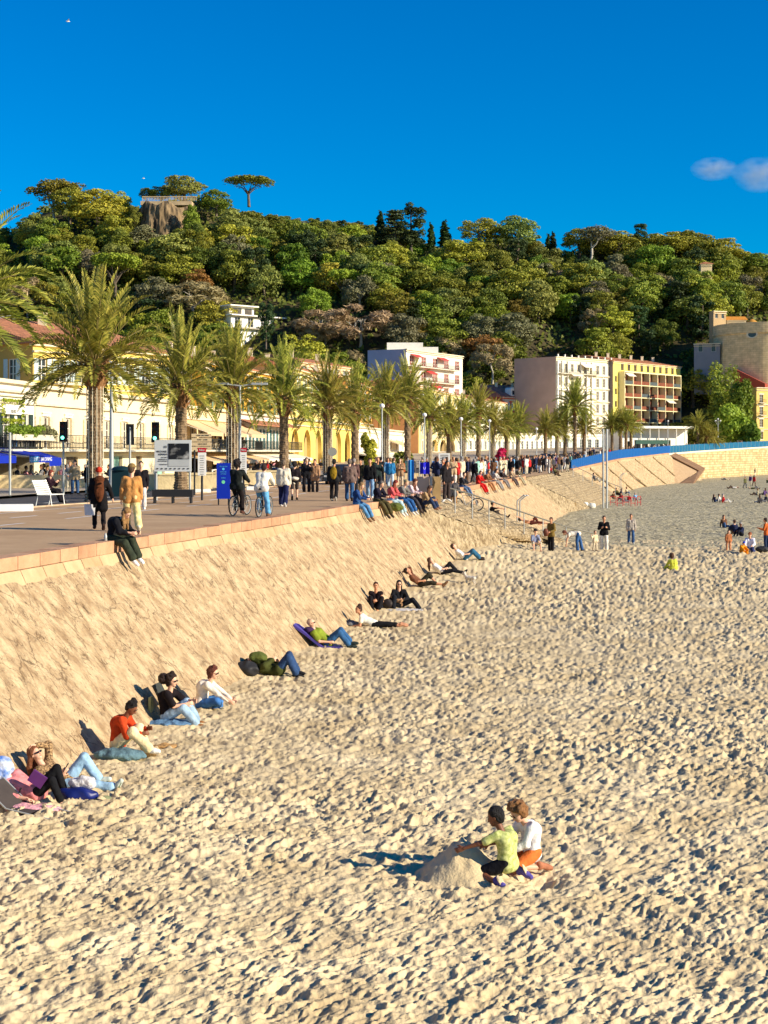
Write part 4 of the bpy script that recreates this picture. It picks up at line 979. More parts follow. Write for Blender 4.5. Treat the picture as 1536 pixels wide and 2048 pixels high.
# fill the slope
random.seed(21); cand = []
for Yr in np.arange(404, 530, 6.6):
    for X in np.arange(-Yr*.29, Yr*.29, 9.0): cand.append((X+random.uniform(-3.4,3.4), Yr+random.uniform(-3,3)))
cnt = 0
for X, Yv in cand:
    z = float(hill_z(X, Yv)); px = HX+FP*X/Yv; py = HY-FP*(z-CZ)/Yv
    if any((X-a)**2+((Yv-b)*.8)**2 < (r*.75+1.2)**2 for a, b, r in placed): continue
    if py > 745 and 1000 < px < 1370: continue
    if px > 1425 and (640 < py < 770 or Yv < 447): continue
    if 262 < px < 402 and 388 < py < 500 and Yv > 470: continue
    if 455 < px < 600 and py > 600: continue
    if 1040 < px < 1160 and py > 660 : continue
    u = random.random(); lowf = (py-450)/250
    if u < .34: kd = ('oak','oak')
    elif u < .58: kd = ('pine','pine')
    elif u < .72: kd = ('oak','bright')
    elif u < .82: kd = ('oak','olive')
    elif u < .835+.02*lowf: kd = ('bare','bare')
    elif u < .93: kd = ('tall','cedar')
    elif u < .936: kd = ('oak','orange')
    elif u < .975: kd = ('oak','pale')
    else: kd = ('cypress','cyp')
    if kd == ('oak','orange') and random.random() < .5: kd = ('oak','oak')
    h = random.uniform(9.5, 14.5)
    sil = float(np.interp(px, [q[0] for q in SIL], [q[1] for q in SIL])); hmax = (py-sil-9)*Yv/FP
    if hmax < 4.0: continue
    h = min(h, hmax)
    w_ = h*random.uniform(.72, 1.05) if kd[0] not in ('cypress','tall') else h*(.24 if kd[0] == 'cypress' else .55)
    nm = {'cypress': 'cypress_tree', 'bare': 'bare_tree', 'pine': 'pine_tree', 'tall': 'conifer'}.get(kd[0], 'tree')
    put_tree(kd[0], kd[1], random.choice((1,2,3)), (X, Yv, z-.5), h, w_, f'{KIND_TXT[kd]} {zone(px, py-12)}', 'trees on the castle hill', nm); cnt += 1
print('hill trees', cnt+len(placed))
# cliff with dark stains, and terrace with balustrade on its top
CLX = [P(px, 430, 503).x for px in (262, 400)]
nx_, nz_ = 80, 40; V = []
for i in range(nx_+1):
    for j in range(nz_+1):
        px = 272+106*i/nx_; zt = P(0, 414+5*math.sin(i*.21)+6*(abs(i/nx_-.5)*2)**4, 500).z; zb = P(0, 540, 500).z; t = j/nz_
        V.append((P(px, 400, 500).x, 497-6*math.sin(math.pi*i/nx_)-5*(1-t)**.6, zb+(zt-zb)*t))
V = np.array(V); V[:,1] -= 3.0*(fbm(V[:,0]*.35, V[:,2]*.08, 4, 3)-.5)+1.5*(fbm(V[:,0]*1.2, V[:,2]*.5, 3, 8)-.5)
idx = np.arange((nx_+1)*(nz_+1)).reshape(nx_+1, nz_+1); F = np.stack([idx[:-1,:-1], idx[1:,:-1], idx[1:,1:], idx[:-1,1:]], -1).reshape(-1,4)
m_cliff = mat('stained_cliff', srgb(52,44,34), .95, 0, c2=srgb(150,126,92), vs=1.3, bump=1.5, bs=1.5, stretch=(.55,.5,.10))
tag(link('cliff', np_mesh('cliff', V, F, [m_cliff], smooth=True)), 'dark stained rock cliff with pale streaks below the crest terrace', 'cliff')
tr = empty('terrace', P(340, 402, 500)); tag(tr, 'stone viewing terrace with balustrade on top of the stained cliff', 'terrace')
mb = MB(); mb.box((-1,3,-1.0),(17,10,1.3)); mb.box((0,-1.6,1.15),(18,.4,.25)); 
for k in range(37): mb.box((-8.9+k*.495,-1.6,.45),(.2,.2,1.2))
o = mb.build('balustrade', mat('terrace_stone', srgb(196,170,130), .9, .15, .5), tr)
for i, (x, t, b_, w2) in enumerate(((268,408,470,30),(384,404,478,34),(300,470,530,50),(345,478,535,56),(392,440,500,40))): hill_tree('oak', ('oak','bright','oak','pine','oak')[i], x, t, b_, 492-3*i, w2, ['dark tree hugging the left edge of the stained cliff','bright tree hugging the right edge of the stained cliff','dark tree below the left half of the stained cliff','yellow-green tree below the right half of the stained cliff','dark tree just right of and below the stained cliff'][i], 1+i % 3)
# retaining walls on the lower hill
m_rock = mat('pale_rock', srgb(196,170,130), .95, 0, c2=srgb(120,102,74), vs=.5, bump=1.5, bs=1.0, detail=7)
def crag(label, px0, px1, pyt, pyb, Y, bulge=3, seed=1):
    V = []; nx_, nz_ = 70, 26; A = P(px0, pyb, Y); Bq = P(px1, pyt, Y)
    for i in range(nx_+1):
        for j in range(nz_+1):
            s_, t = i/nx_, j/nz_; V.append((A.x+(Bq.x-A.x)*s_, Y+t*6-bulge*math.sin(math.pi*s_), A.z+(Bq.z-A.z)*t*(.8+.2*math.sin(5*s_+seed)+.08*math.sin(17*s_))))
    V = np.array(V); V[:,1] -= 3.2*(fbm(V[:,0]*.22, V[:,2]*.22, 5, seed)-.5)
    idx = np.arange((nx_+1)*(nz_+1)).reshape(nx_+1, nz_+1); F = np.stack([idx[:-1,:-1], idx[1:,:-1], idx[1:,1:], idx[:-1,1:]], -1).reshape(-1,4)
    tag(link('rock_face', np_mesh('rock', V, F, [m_rock], smooth=True)), label, 'rock face')
crag('pale rock face above the roof of the cream apartments', 1020, 1165, 690, 745, 462, 2, 3)
crag('bare rock bank under the cypresses left of the tower', 1255, 1400, 655, 700, 470, 2, 5)

# ---------------------------------------------------------------- palms
m_frond = leafmat('palm_fronds', (.120,.150,.018), (.540,.480,.080), rough=.42, transl=.30, var=.18)
m_frond_rib = mat('palm_rib', (.24,.19,.06), .6, .15, 4)
m_ptrunk = mat('palm_trunk', (.22,.15,.085), .95, .35, 5, 1, 9); m_boot = mat('palm_boot', (.24,.12,.045), .9, .35, 6, .8, 10)
m_fair = mat('light_strand', srgb(222,214,190), .6, .1, 8)
def palm_meshes(seed, th=7.0, nf=64, nl=38, flen=3.45, tall=False):
    rnd = random.Random(seed); V = []; ribs = MB()
    for k in range(nf):
        u = (k+.5)/nf; el = R(87-104*u**1.0+rnd.uniform(-10,10)); az = k*2.39996+rnd.uniform(-.25,.25); L_ = flen*rnd.uniform(.88,1.12)*(1.14-.2*u)
        d = Vector((math.cos(az)*math.cos(el), math.sin(az)*math.cos(el), math.sin(el))); p = Vector((.16*math.cos(az), .16*math.sin(az), th-.05-.35*u)); n = 13; pts = [p.copy()]; ds = [d.copy()]
        droop = rnd.uniform(.85,1.25)*(1.05 if el > 0 else .8)
        for i in range(n):
            g_ = .028+.16*(i/n)**1.3*droop; d = (d+Vector((0,0,-g_*(1.15-abs(d.z)*.45)))).normalized(); p = p+d*(L_/n); pts.append(p.copy()); ds.append(d.copy())
        ribs.tube(pts[:9], [.03]*3+[.022]*6, 4, 0, cap=False)
        tw = rnd.uniform(-.35,.35)
        for i in range(nl):
            t = .16+.84*(i+.5)/nl; f = t*n; a = int(min(f, n-1)); w_ = f-a; q = pts[a]*(1-w_)+pts[a+1]*w_; dd = (ds[a]*(1-w_)+ds[min(a+1, n)]*w_).normalized()
            sd = dd.cross(Vector((0,0,1))); sd = sd.normalized() if sd.length > .05 else Vector((math.sin(az), -math.cos(az), 0)); up = sd.cross(dd).normalized()
            sd2 = sd*math.cos(tw)+up*math.sin(tw); up2 = sd2.cross(dd).normalized()
            ll = .62*math.sin(math.pi*(.12+.84*t))**.6*(1.05-.35*t)
            for sg in (1, -1):
                ang = .80+.15*rnd.random(); ld = (dd*math.cos(ang)+(sd2*sg*.85+up2*(.42+rnd.uniform(-.12,.2)))*math.sin(ang)).normalized()
                e = q+ld*ll*rnd.uniform(.85,1.1)+Vector((0,0,-.11*ll)); mid = q+ld*ll*.5; wv = dd*.043
                V += [tuple(q-wv*.6), tuple(mid+wv*1.1), tuple(e), tuple(mid-wv*1.1)]
    V = np.array(V); F = np.arange(len(V)).reshape(-1, 4)
    crown = np_mesh('crown', V, F, [m_frond])
    t = MB(); prof = []; n = int(th/.16)
    for i in range(n):
        z = i*.16; r_ = .36+.12*math.exp(-z/.4)-.05*(z/th); 
        prof += [(r_*1.0, z), (r_*1.10, z+.10), (r_*1.0, z+.13)]
    t.lathe(prof, n=11, smooth=False)
    for i, v in enumerate(t.v): 
        a = math.atan2(v[1], v[0]); k = 1+.07*math.sin(a*5.5+v[2]*9.0); t.v[i] = (v[0]*k, v[1]*k, v[2])
    trunk = t.mesh('trunk', [m_ptrunk])
    b = MB(); b.lathe([(.34,th-1.3),(.42,th-1.0),(.45,th-.5),(.36,th-.1),(.15,th+.15)], n=10, smooth=False)
    for k in range(46):
        a = k*2.4; z = th-1.2+1.1*k/46; b.tube([(.36*math.cos(a), .36*math.sin(a), z), (.60*math.cos(a), .60*math.sin(a), z+.26)], [.075,.03], 4, 0)
    boot = b.mesh('boot', [m_boot]); rib = ribs.mesh('ribs', [m_frond_rib])
    return trunk, crown, boot, rib
PALM = [palm_meshes(s, 7.0, nf+8, 38) for s, nf in ((1,66),(2,58),(3,72),(4,62))]
strm = MB()
for k in range(12):
    a = 2*math.pi*k/12; strm.tube([(.40*math.cos(a), .40*math.sin(a), .1), (.395*math.cos(a), .395*math.sin(a), 3.4), (.40*math.cos(a), .40*math.sin(a), 6.75)], .018, 4, 0)
strand = strm.mesh('light_strands', [m_fair])
def palm_row_x(y): return float(ex(y))-(12.9 if y < 150 else 12.9+ (y-150)*.02)
def put_palm(px, py_top, Y=None, lights=False, label='', crown_s=1.0, base_z=None, var=0, name='date_palm', wide=1.0):
    if Y is None:
        for Y in np.arange(40, 330, .5):
            if HX+FP*palm_row_x(Y)/Y >= px: break
    x = (px-HX)/FP*Y; z0 = float(ez(Y)) if base_z is None else base_z; zt = CZ-(py_top-HY)*Y/FP; h = zt-z0
    r = empty(name, (x, Y, z0), random.random()*6.28); tag(r, label, 'palm tree', 'palms along the promenade')
    trunk, crown, boot, rib = PALM[var]; sc = h/7.0
    o = link('trunk', trunk, r); o.scale = (.86, .86, sc)
    for nm, me in (('crown', crown), ('boot', boot)):
        o = link(nm, me, r); k_ = crown_s*wide; o.scale = (k_, k_, crown_s); o.location = (0, 0, h-7*crown_s)
        if nm == 'crown': q = link('ribs', rib, o)
    if lights: o = link('light_strands', strand, r); o.scale = (.88, .88, sc)
    return r
PL = [(-100,596,58,0,1.25,'nearest palm at the left edge, only its drooping fronds in view',3),
 (190,718,None,1,1.08,'tall date palm wrapped in strands of lights beside the lamp post, first from the left',0),
 (362,765,None,0,1.0,'palm with an orange-brown crown base behind the grey exhibition billboard',1),
 (465,772,None,1,1.05,'light-wrapped palm rising behind the cyclist in black',2),
 (568,795,None,0,1.0,'bare-trunked palm in front of the low building with the small tiled roof',3),
 (655,808,None,1,.95,'light-wrapped palm in front of the yellow arches',0),
 (710,818,None,0,.95,'bare-trunked palm at the right end of the yellow arches',1),
 (771,806,None,1,.95,'light-wrapped palm right beside the globe lamp',2),
 (815,790,None,0,1.0,'slim tall palm right of the globe lamp',3),
 (858,832,None,1,.95,'light-wrapped palm left of the second group of arches',0),
 (898,852,None,0,.9,'thick short palm in front of the second group of arches',1),
 (926,846,None,1,.9,'palm just right of the second group of arches',2),
 (957,822,None,0,1.0,'taller palm above its neighbours right of the second arches',3),
 (985,852,None,1,.9,'palm left of the red flowering shrub',0),
 (1013,858,None,0,.9,'palm right of the red flowering shrub',1),
 (1036,850,None,1,.9,'palm in front of the left part of the red building',2),
 (1091,858,None,0,1.0,'palm in front of the right part of the red building',3),
 (1114,862,None,1,.95,'palm below the end of the pink blind wall',0),
 (1130,842,None,0,1.0,'palm left of the tallest far palm',1),
 (1150,812,262,0,1.35,'tallest far palm in front of the cream apartments',2),
 (1168,856,268,0,1.05,'palm right of the tallest far palm',3)]
for i, (px, pt, Y, lt, cs, lb, v) in enumerate(PL): put_palm(px, pt, Y, bool(lt), lb, 1.0 if 0 < i < 19 else cs, None, v, wide=1.0 if i < 2 else .86)
for i, (px, pt, Y, lb) in enumerate(((1224,852,300,'left palm of the clump below the yellow apartments'),(1241,850,306,'second palm of the clump below the yellow apartments'),(1252,848,300,'third palm of the clump below the yellow apartments'),(1262,852,310,'right palm of the clump below the yellow apartments'))):
    put_palm(px, pt, Y, False, lb, .95, None, i % 4)
for i, (px, pt, Y, s, lb) in enumerate(((1396,852,330,.95,'left low palm behind the blue fence near the far wall'),(1413,872,330,.85,'drooping small palm right of the left low palm'),(1428,880,335,.8,'smallest palm by the far blue fence'))):
    put_palm(px, pt, Y, False, lb, s, None, (i+1) % 4)
# ================================================================ BUILDINGS
def wallm(name, rgb, var=.07): return mat('wall_'+name, srgb(*rgb), .9, var, .35, .25, 6)
m_glass = mat('dark_glass', (.03,.035,.04), .12, 0, spec=.6); m_glass2 = mat('brown_glass', (.10,.075,.05), .2, .3, 1.0, spec=.5)
m_white = mat('white_trim', srgb(236,230,214), .7, .05, 2); m_stone = mat('stone_trim', srgb(222,206,172), .85, .08, 2)
m_shut = {k: mat('shutter_'+k, srgb(*c), .7, .08, 6) for k, c in {'pale': (196,206,196), 'green': (96,120,104), 'teal': (70,110,108), 'beige': (226,206,164), 'dark': (46,62,54), 'brown': (110,72,48), 'grey': (170,176,172)}.items()}
m_iron = mat('iron', (.05,.055,.05), .5, 0, metal=.4); m_conc = mat('concrete', srgb(206,196,172), .9, .1, 1)
def tilemat(name, c):
    m = mat(name, c, .85, 0); t = m.node_tree; n = t.nodes; L = t.links; tc = n.new('ShaderNodeTexCoord')
    nz = n.new('ShaderNodeTexNoise'); nz.inputs['Scale'].default_value = 1.2; nz.inputs['Detail'].default_value = 8; L.new(tc.outputs['Object'], nz.inputs['Vector'])
    cr = n.new('ShaderNodeValToRGB'); cr.color_ramp.elements[0].position = .3; cr.color_ramp.elements[1].position = .7; cr.color_ramp.elements[0].color = (*[x*.6 for x in c], 1); cr.color_ramp.elements[1].color = (*[min(1, x*1.35) for x in c], 1)
    L.new(nz.outputs['Fac'], cr.inputs[0]); wv = n.new('ShaderNodeTexWave'); wv.inputs['Scale'].default_value = 1.6; wv.inputs['Distortion'].default_value = .5; L.new(tc.outputs['Object'], wv.inputs['Vector'])
    bp = n.new('ShaderNodeBump'); bp.inputs['Distance'].default_value = .08; L.new(wv.outputs['Fac'], bp.inputs['Height']); L.new(bp.outputs[0], n['Principled BSDF'].inputs['Normal']); L.new(cr.outputs[0], n['Principled BSDF'].inputs['Base Color']); return m
m_tile = tilemat('roof_tiles', srgb(184,122,84)); m_tile2 = tilemat('pink_tiles', srgb(196,120,96)); m_flat = mat('flat_roof', srgb(190,180,160), .95, .1, .5)
WT = {}
def win_proto(w_, h_, style, shut, pane=None, frame=None):
    key = (round(w_,2), round(h_,2), style, shut)
    if key in WT: return WT[key]
    f = MB(); p = MB(); s = MB(); fw = .07
    # local: x along facade, -y outward, z up, origin bottom centre at the wall plane
    for sx in (-1, 1): f.box((sx*(w_/2-fw/2), .14, h_/2), (fw, .06, h_))
    f.box((0, .14, h_-fw/2), (w_-2*fw, .055, fw)); f.box((0, .14, fw/2), (w_-2*fw, .055, fw))
    if style in ('bars', 'shutters', 'surround'):
        f.box((0, .14, h_/2), (.07, .05, h_-2*fw))
        for k in (1, 2): f.box((0, .142, h_*k/3), (w_-2*fw, .04, .04))
    if style == 'surround' or style == 'shutters':
        f.box((0, -.05, -.07), (w_+.3, .14, .10)); 
    if style == 'surround':
        f.box((0, -.03, h_+.12), (w_+.34, .10, .16)); f.box((0, -.05, h_+.27), (w_+.5, .16, .08))
    p.box((0, .20, h_/2), (w_-.02, .03, h_-.02))
    if shut:
        sw = w_*.48
        s.box((0, 0, 0), (sw, .05, h_*.99)); 
        for k in range(6): s.box((0, -.03, -h_*.42+h_*.84*k/5), (sw*.8, .03, h_*.09))
    WT[key] = (f.mesh('window', [frame or m_white]), p.mesh('pane', [pane or m_glass]), s.mesh('shutter', [m_shut[shut]]) if shut else None, w_, h_)
    return WT[key]
def wall_holes(mb, A, t, nrm, L_, z0, z1, holes, m=0, reveal=.24):
    us = sorted({0, L_, *[h[0] for h in holes], *[h[1] for h in holes]}); vs = sorted({z0, z1, *[h[2] for h in holes], *[h[3] for h in holes]})
    pt = lambda u, v, d=0: A+t*u-nrm*d+Vector((0,0,v-A.z))
    for i in range(len(us)-1):
        for j in range(len(vs)-1):
            cu, cv = (us[i]+us[i+1])/2, (vs[j]+vs[j+1])/2
            if any(h[0] < cu < h[1] and h[2] < cv < h[3] for h in holes): continue
            mb.add([pt(us[i],vs[j]), pt(us[i+1],vs[j]), pt(us[i+1],vs[j+1]), pt(us[i],vs[j+1])], [(0,1,2,3)], m)
    for (a, b, c, d) in [h[:4] for h in holes]:
        for (p, q) in (((a,c),(b,c)), ((b,c),(b,d)), ((b,d),(a,d)), ((a,d),(a,c))):
            mb.add([pt(*p), pt(*q), pt(*q, reveal), pt(*p, reveal)], [(0,1,2,3)], m)
def arch_fill(mb, A, t, nrm, u0, u1, vtop, r, m=0, d=.5):
    """spandrels turning a rectangular hole (top at vtop) into a round arch"""
    pt = lambda u, v, dd=0: A+t*u-nrm*dd+Vector((0,0,v-A.z)); uc = (u0+u1)/2; n = 10
    for sg in (-1, 1):
        prev = None
        for k in range(n+1):
            a = math.pi/2*k/n; u = uc+sg*r*math.cos(a); v = vtop-r+r*math.sin(a); c = (uc+sg*r, v)
            if prev:
                mb.add([pt(*prev), pt(prev[0] if False else uc+sg*r, prev[1]), pt(uc+sg*r, v), pt(u, v)], [(0,1,2,3)], m)
                mb.add([pt(*prev), pt(u, v), pt(u, v, d), pt(*prev, d)], [(0,1,2,3)], m)
            prev = (u, v)
def building(name, label, A, B, z0, z1, depth, wm, rows=(), cols=0, w_=1.1, style='shutters', shut='pale', roof='flat', pane=None, side_rows=(), side_cols=0, group=None, cat='building',
             margin=None, cornice=.35, roof_m=None, arches=None, balcony=(), skip=(), holes_extra=(), side_m=None, eave=.4, pitch=.26, chim=0, bands=(), frame=None, balc_cols=None):
    """A,B: plan points (x,y) of the front, left to right as seen from the beach side"""
    A = Vector((A[0], A[1], z0)); B = Vector((B[0], B[1], z0)); t = (B-A); L_ = t.length; t.normalize(); nrm = Vector((t.y, -t.x, 0))
    root = empty(name, A); tag(root, label, cat, group); A0 = A; O = Vector((0,0,0)); A = Vector((0,0,z0)); ang = math.atan2(t.y, t.x)
    root.location = (A0.x, A0.y, 0)
    mb = MB(); holes = []; wins = []
    if cols:
        mg = margin if margin is not None else L_/cols/2; ul = [mg+(L_-2*mg)*i/max(1, cols-1) for i in range(cols)] if cols > 1 else [L_/2]
        for ri, (v0, hh) in enumerate(rows):
            for ci, u in enumerate(ul):
                if (ri, ci) in skip: continue
                holes.append((u-w_/2, u+w_/2, v0, v0+hh)); wins.append((u, v0, hh))
    holes += list(holes_extra); ar = []
    if arches:
        n, aw, az, at = arches[:4]; mg = arches[4] if len(arches) > 4 else L_/n/2
        for i in range(n):
            u = mg+(L_-2*mg)*i/max(1, n-1); holes.append((u-aw/2, u+aw/2, az, at)); ar.append(u)
    wall_holes(mb, A, t, nrm, L_, z0, z1, holes, 0, .24 if not arches else .5)
    for u in ar: arch_fill(mb, A, t, nrm, u-arches[1]/2, u+arches[1]/2, arches[3], arches[1]/2)
    C = A-nrm*depth; D = A+t*L_-nrm*depth
    up = Vector((0,0,z1-z0))
    sh_ = []; sw = []
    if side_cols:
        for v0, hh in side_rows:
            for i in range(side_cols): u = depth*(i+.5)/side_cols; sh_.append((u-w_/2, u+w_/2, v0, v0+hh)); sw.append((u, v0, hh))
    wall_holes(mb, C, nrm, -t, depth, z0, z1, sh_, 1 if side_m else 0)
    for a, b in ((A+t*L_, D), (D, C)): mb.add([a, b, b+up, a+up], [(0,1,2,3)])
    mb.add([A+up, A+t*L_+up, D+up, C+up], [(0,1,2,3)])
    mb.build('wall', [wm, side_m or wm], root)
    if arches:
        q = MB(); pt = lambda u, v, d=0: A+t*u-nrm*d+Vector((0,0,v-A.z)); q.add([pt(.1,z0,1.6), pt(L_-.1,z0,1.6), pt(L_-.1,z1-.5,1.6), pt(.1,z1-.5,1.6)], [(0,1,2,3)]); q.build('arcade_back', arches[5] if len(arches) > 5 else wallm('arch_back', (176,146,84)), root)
    tr = MB(); pt = lambda u, v, d=0: A+t*u-nrm*d+Vector((0,0,v-A.z)); M3 = Matrix.Rotation(ang, 3, 'Z')
    if cornice:
        tr.box(pt(L_/2, z1-.06, -.02), (L_+.3, .6, .24), 0, M=M3)
        if name not in ('quay_house', 'arcade') or 'plaque' in label: tr.box(pt(L_/2, z1-cornice-.3, -.10), (L_+.1, .28, .16), 0, M=M3)
    for bv, bh, bd in bands: tr.box(pt(L_/2, bv, -bd/2), (L_-.02, bd+.1, bh), 0, M=M3)
    if tr.v: tr.build('cornice', m_stone, root)
    for (u, v0, hh) in wins+[None]*0:
        fm, pm, sm, ww, h3 = win_proto(w_, hh, style, shut, pane, frame)
        o = link('window', fm, root, pt(u, v0), ang); link('pane', pm, o)
        if sm:
            for sg in (-1, 1): link('shutter', sm, o, (sg*(w_/2+w_*.25), -.045, hh/2))
    ta = math.atan2(nrm.y, nrm.x)
    for (u, v0, hh) in sw:
        fm, pm, sm, ww, h3 = win_proto(w_, hh, style, shut, pane, frame)
        o = link('window', fm, root, C+nrm*u+Vector((0,0,v0-z0)), ta); link('pane', pm, o)
        if sm:
            for sg in (-1, 1): link('shutter', sm, o, (sg*(w_/2+w_*.25), -.045, hh/2))
    for (u0, u1, v, out, rl) in balcony:
        b = MB(); b.box(pt((u0+u1)/2, v-.08, -out/2), (u1-u0, out, .16), 0, M=M3); bo = b.build('balcony', m_conc, root)
        r_ = MB(); n = max(2, int((u1-u0)/.28))
        for i in range(n+1): r_.box(pt(u0+(u1-u0)*i/n, v+.45*rl, -out+.05), (.04, .03, .9*rl), 0, M=M3)
        for zz in (.12, .95): r_.box(pt((u0+u1)/2, v+zz*rl, -out+.05), (u1-u0, .05, .05), 0, M=M3)
        for uu in (u0, u1): r_.box(pt(uu, v+.95*rl, -out/2), (.05, out, .05), 0, M=M3); r_.box(pt(uu, v+.5*rl, -out/2), (.03, out, .03), 0, M=M3)
        r_.build('railing', m_iron, bo)
    if roof in ('tile', 'hip'):
        e = eave; a, b, c, d = pt(-e, z1, -e), pt(L_+e, z1, -e), pt(L_+e, z1, depth+e), pt(-e, z1, depth+e); hgt = depth/2*pitch
        r0 = pt((depth/2 if roof == 'hip' else -e), z1+hgt, depth/2); r1 = pt(L_-(depth/2 if roof == 'hip' else -e), z1+hgt, depth/2)
        k = [p+Vector((0,0,.14)) for p in (a, b, c, d)]+[r0, r1]
        q = MB(); q.add(k, [(0,1,5,4), (2,3,4,5), (1,2,5), (3,0,4)]); q.add([p+Vector((0,0,.0)) for p in (a,b,c,d)]+k[:4], [(3,2,1,0),(0,1,5,4),(1,2,6,5),(2,3,7,6),(3,0,4,7)])
        ro = q.build('roof', roof_m or m_tile, root)
        for i in range(chim):
            cpos = pt(L_*(i+.6)/chim, z1+hgt*.75+.5, depth*.42); c = MB(); c.box(cpos, (.7,.5,1.6)); c.box(cpos+Vector((0,0,.85)), (.85,.65,.15)); c.build('chimney', m_stone, ro)
    root['_'] = 0; del root['_']
    return root, pt, t, nrm, L_
def awning(name, label, root, c0, c1, drop, out, nrm, m, cat='awning', valance=.3, arms=True):
    """c0,c1 wall-side top corners; top-level awning attached to the wall"""
    rl_ = root.location if root else Vector((0,0,0)); c0, c1 = Vector(c0)+rl_, Vector(c1)+rl_; base = empty(name, (c0+c1)/2); tag(base, label, cat); o = -base.location
    mb = MB(); f0 = c0+nrm*out-Vector((0,0,drop)); f1 = c1+nrm*out-Vector((0,0,drop)); n = 10; vs = []
    for i in range(n+1):
        s_ = i/n; a = c0.lerp(c1, s_); b = f0.lerp(f1, s_)
        for j in range(5): q = a.lerp(b, j/4); vs.append(q+o-Vector((0,0,.05*math.sin(math.pi*j/4))))
    mb.add(vs, [(i*5+j, (i+1)*5+j, (i+1)*5+j+1, i*5+j+1) for i in range(n) for j in range(4)])
    mb.add([f0+o, f1+o, f1+o-Vector((0,0,valance)), f0+o-Vector((0,0,valance))], [(0,1,2,3)])
    mb.add([c0+o, f0+o, f0+o-Vector((0,0,.08)), c0+o-Vector((0,0,.08))], [(0,1,2,3)]); mb.add([c1+o, f1+o, f1+o-Vector((0,0,.08)), c1+o-Vector((0,0,.08))], [(0,1,2,3)])
    mb.build('canvas', m, base)
    for q0, q1 in ((c0, f0), (c1, f1)): a = MB(); a.tube([q0+o-Vector((0,0,.25)), q1+o-Vector((0,0,.03))], .025, 5); a.build('arm', m_white, base)
    return base, f0, f1
def lowY(px):
    return 37.5/(.145-(px-HX)/FP) if px <= 820 else float(np.interp(px, [820,915,1100,1240,1400], [293,315,365,382,400]))
def LP_(px, off=0): Y = lowY(px); return ((px-HX)/FP*Y, Y)
W = wallm
cr1, cr2, wh = W('cream', (236,218,176)), W('cream2', (232,208,160)), W('shopwhite', (238,232,216))
# --- low row on the quay
A_ = building('quay_house', 'white low shop building at the left edge with leaf-framed plaque and plants on its balcony', LP_(-200), LP_(68), 3.3, 9.95, 12, wh, [(5.65,2.25)], 6, 1.3, 'bars', 'dark', bands=((9.0,.10,.12),(8.55,.08,.08),(5.45,.25,.1)), balcony=[(1,20.2,5.62,1.2,1.0)], holes_extra=[(10,19.5,3.35,5.1)], group='low buildings along the quay')
B_ = building('quay_house', 'long cream low building with beige shutters and a running balcony behind the first palm', LP_(68), LP_(355), 3.3, 9.85, 12, cr1, [(5.65,2.15)], 8, 1.15, 'surround', 'beige', pane=m_glass2, bands=((8.62,.14,.14),(5.42,.2,.08)), balcony=[(.2,33,5.62,1.2,1.0)], holes_extra=[(2,3.6,3.3,5.1),(6,8.4,3.3,5.1),(11,12.6,3.3,5.1),(15.5,18.5,3.3,5.1),(22,23.5,3.3,5.1),(27,30,3.3,5.1)], group='low buildings along the quay')
pt = B_[1]
for k, u in enumerate((2.8,7.2,11.8,17,22.7,28.5)):
    q = MB(); q.box(pt(u, 4.2, .2), (.05,.05,.05)); M3 = Matrix.Rotation(math.atan2(B_[2].y, B_[2].x), 3, 'Z')
    q = MB(); q.box(pt(u, 4.2, .18), (1.5 if k % 2 == 0 else 2.3, .05, 1.8), 0, M=M3); o = q.build('shop_door', mat('shop_mint', srgb(150,196,170), .5, .1, 2) if k in (3,5) else m_glass2, B_[0])
C_ = building('quay_house', 'low cream restaurant building with large beige awnings on both floors', LP_(355), LP_(480), 3.3, 9.6, 12, cr2, [(5.7,2.0)], 7, 1.6, 'bars', None, pane=m_glass2, bands=((8.5,.14,.12),(5.5,.2,.1)), balcony=[(.4,24.2,5.65,2.2,1.0)], holes_extra=[(1,10,3.35,5.0),(12,22,3.35,5.0)], group='low buildings along the quay')
D_ = building('quay_house', 'white low house with teal shutters and a small tiled eave behind the fifth palm', LP_(480), LP_(575), 3.3, 9.6, 12, W('offwhite', (232,226,206)), [(5.75,2.2)], 7, 1.2, 'surround', 'teal', bands=((5.5,.2,.1),), balcony=[(.4,25,5.65,1.6,1.0)], holes_extra=[(1,11,3.35,5.0),(13,24,3.35,5.0)], group='low buildings along the quay')
q = MB(); pt, t_, n_, L_ = D_[1:]; q.add([pt(-1,8.9,0), pt(L_,8.9,0), pt(L_,8.35,-1.6), pt(-1,8.35,-1.6)], [(0,1,2,3)]); q.add([pt(-1,8.8,0), pt(L_,8.8,0), pt(L_,8.25,-1.6), pt(-1,8.25,-1.6)], [(3,2,1,0)]); q.add([pt(-1,8.35,-1.6), pt(L_,8.35,-1.6), pt(L_,8.25,-1.6), pt(-1,8.25,-1.6)], [(0,1,2,3)]); q.build('tiled_eave', m_tile, D_[0])
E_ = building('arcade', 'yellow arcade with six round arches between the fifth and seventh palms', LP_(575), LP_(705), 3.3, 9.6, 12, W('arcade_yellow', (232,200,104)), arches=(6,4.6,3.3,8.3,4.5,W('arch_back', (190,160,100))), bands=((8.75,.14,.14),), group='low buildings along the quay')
F_ = building('quay_house', 'white low building with a cactus and planters in front, right of the arcade', LP_(705), LP_(820), 3.3, 9.4, 12, W('fwhite', (240,230,204)), [(5.9,1.9)], 9, 1.8, 'bars', None, pane=m_glass2, bands=((8.6,.14,.14),(5.5,.2,.1)), holes_extra=[(2,16,3.35,5.1),(20,36,3.35,5.1),(42,58,3.35,5.1)], group='low buildings along the quay')
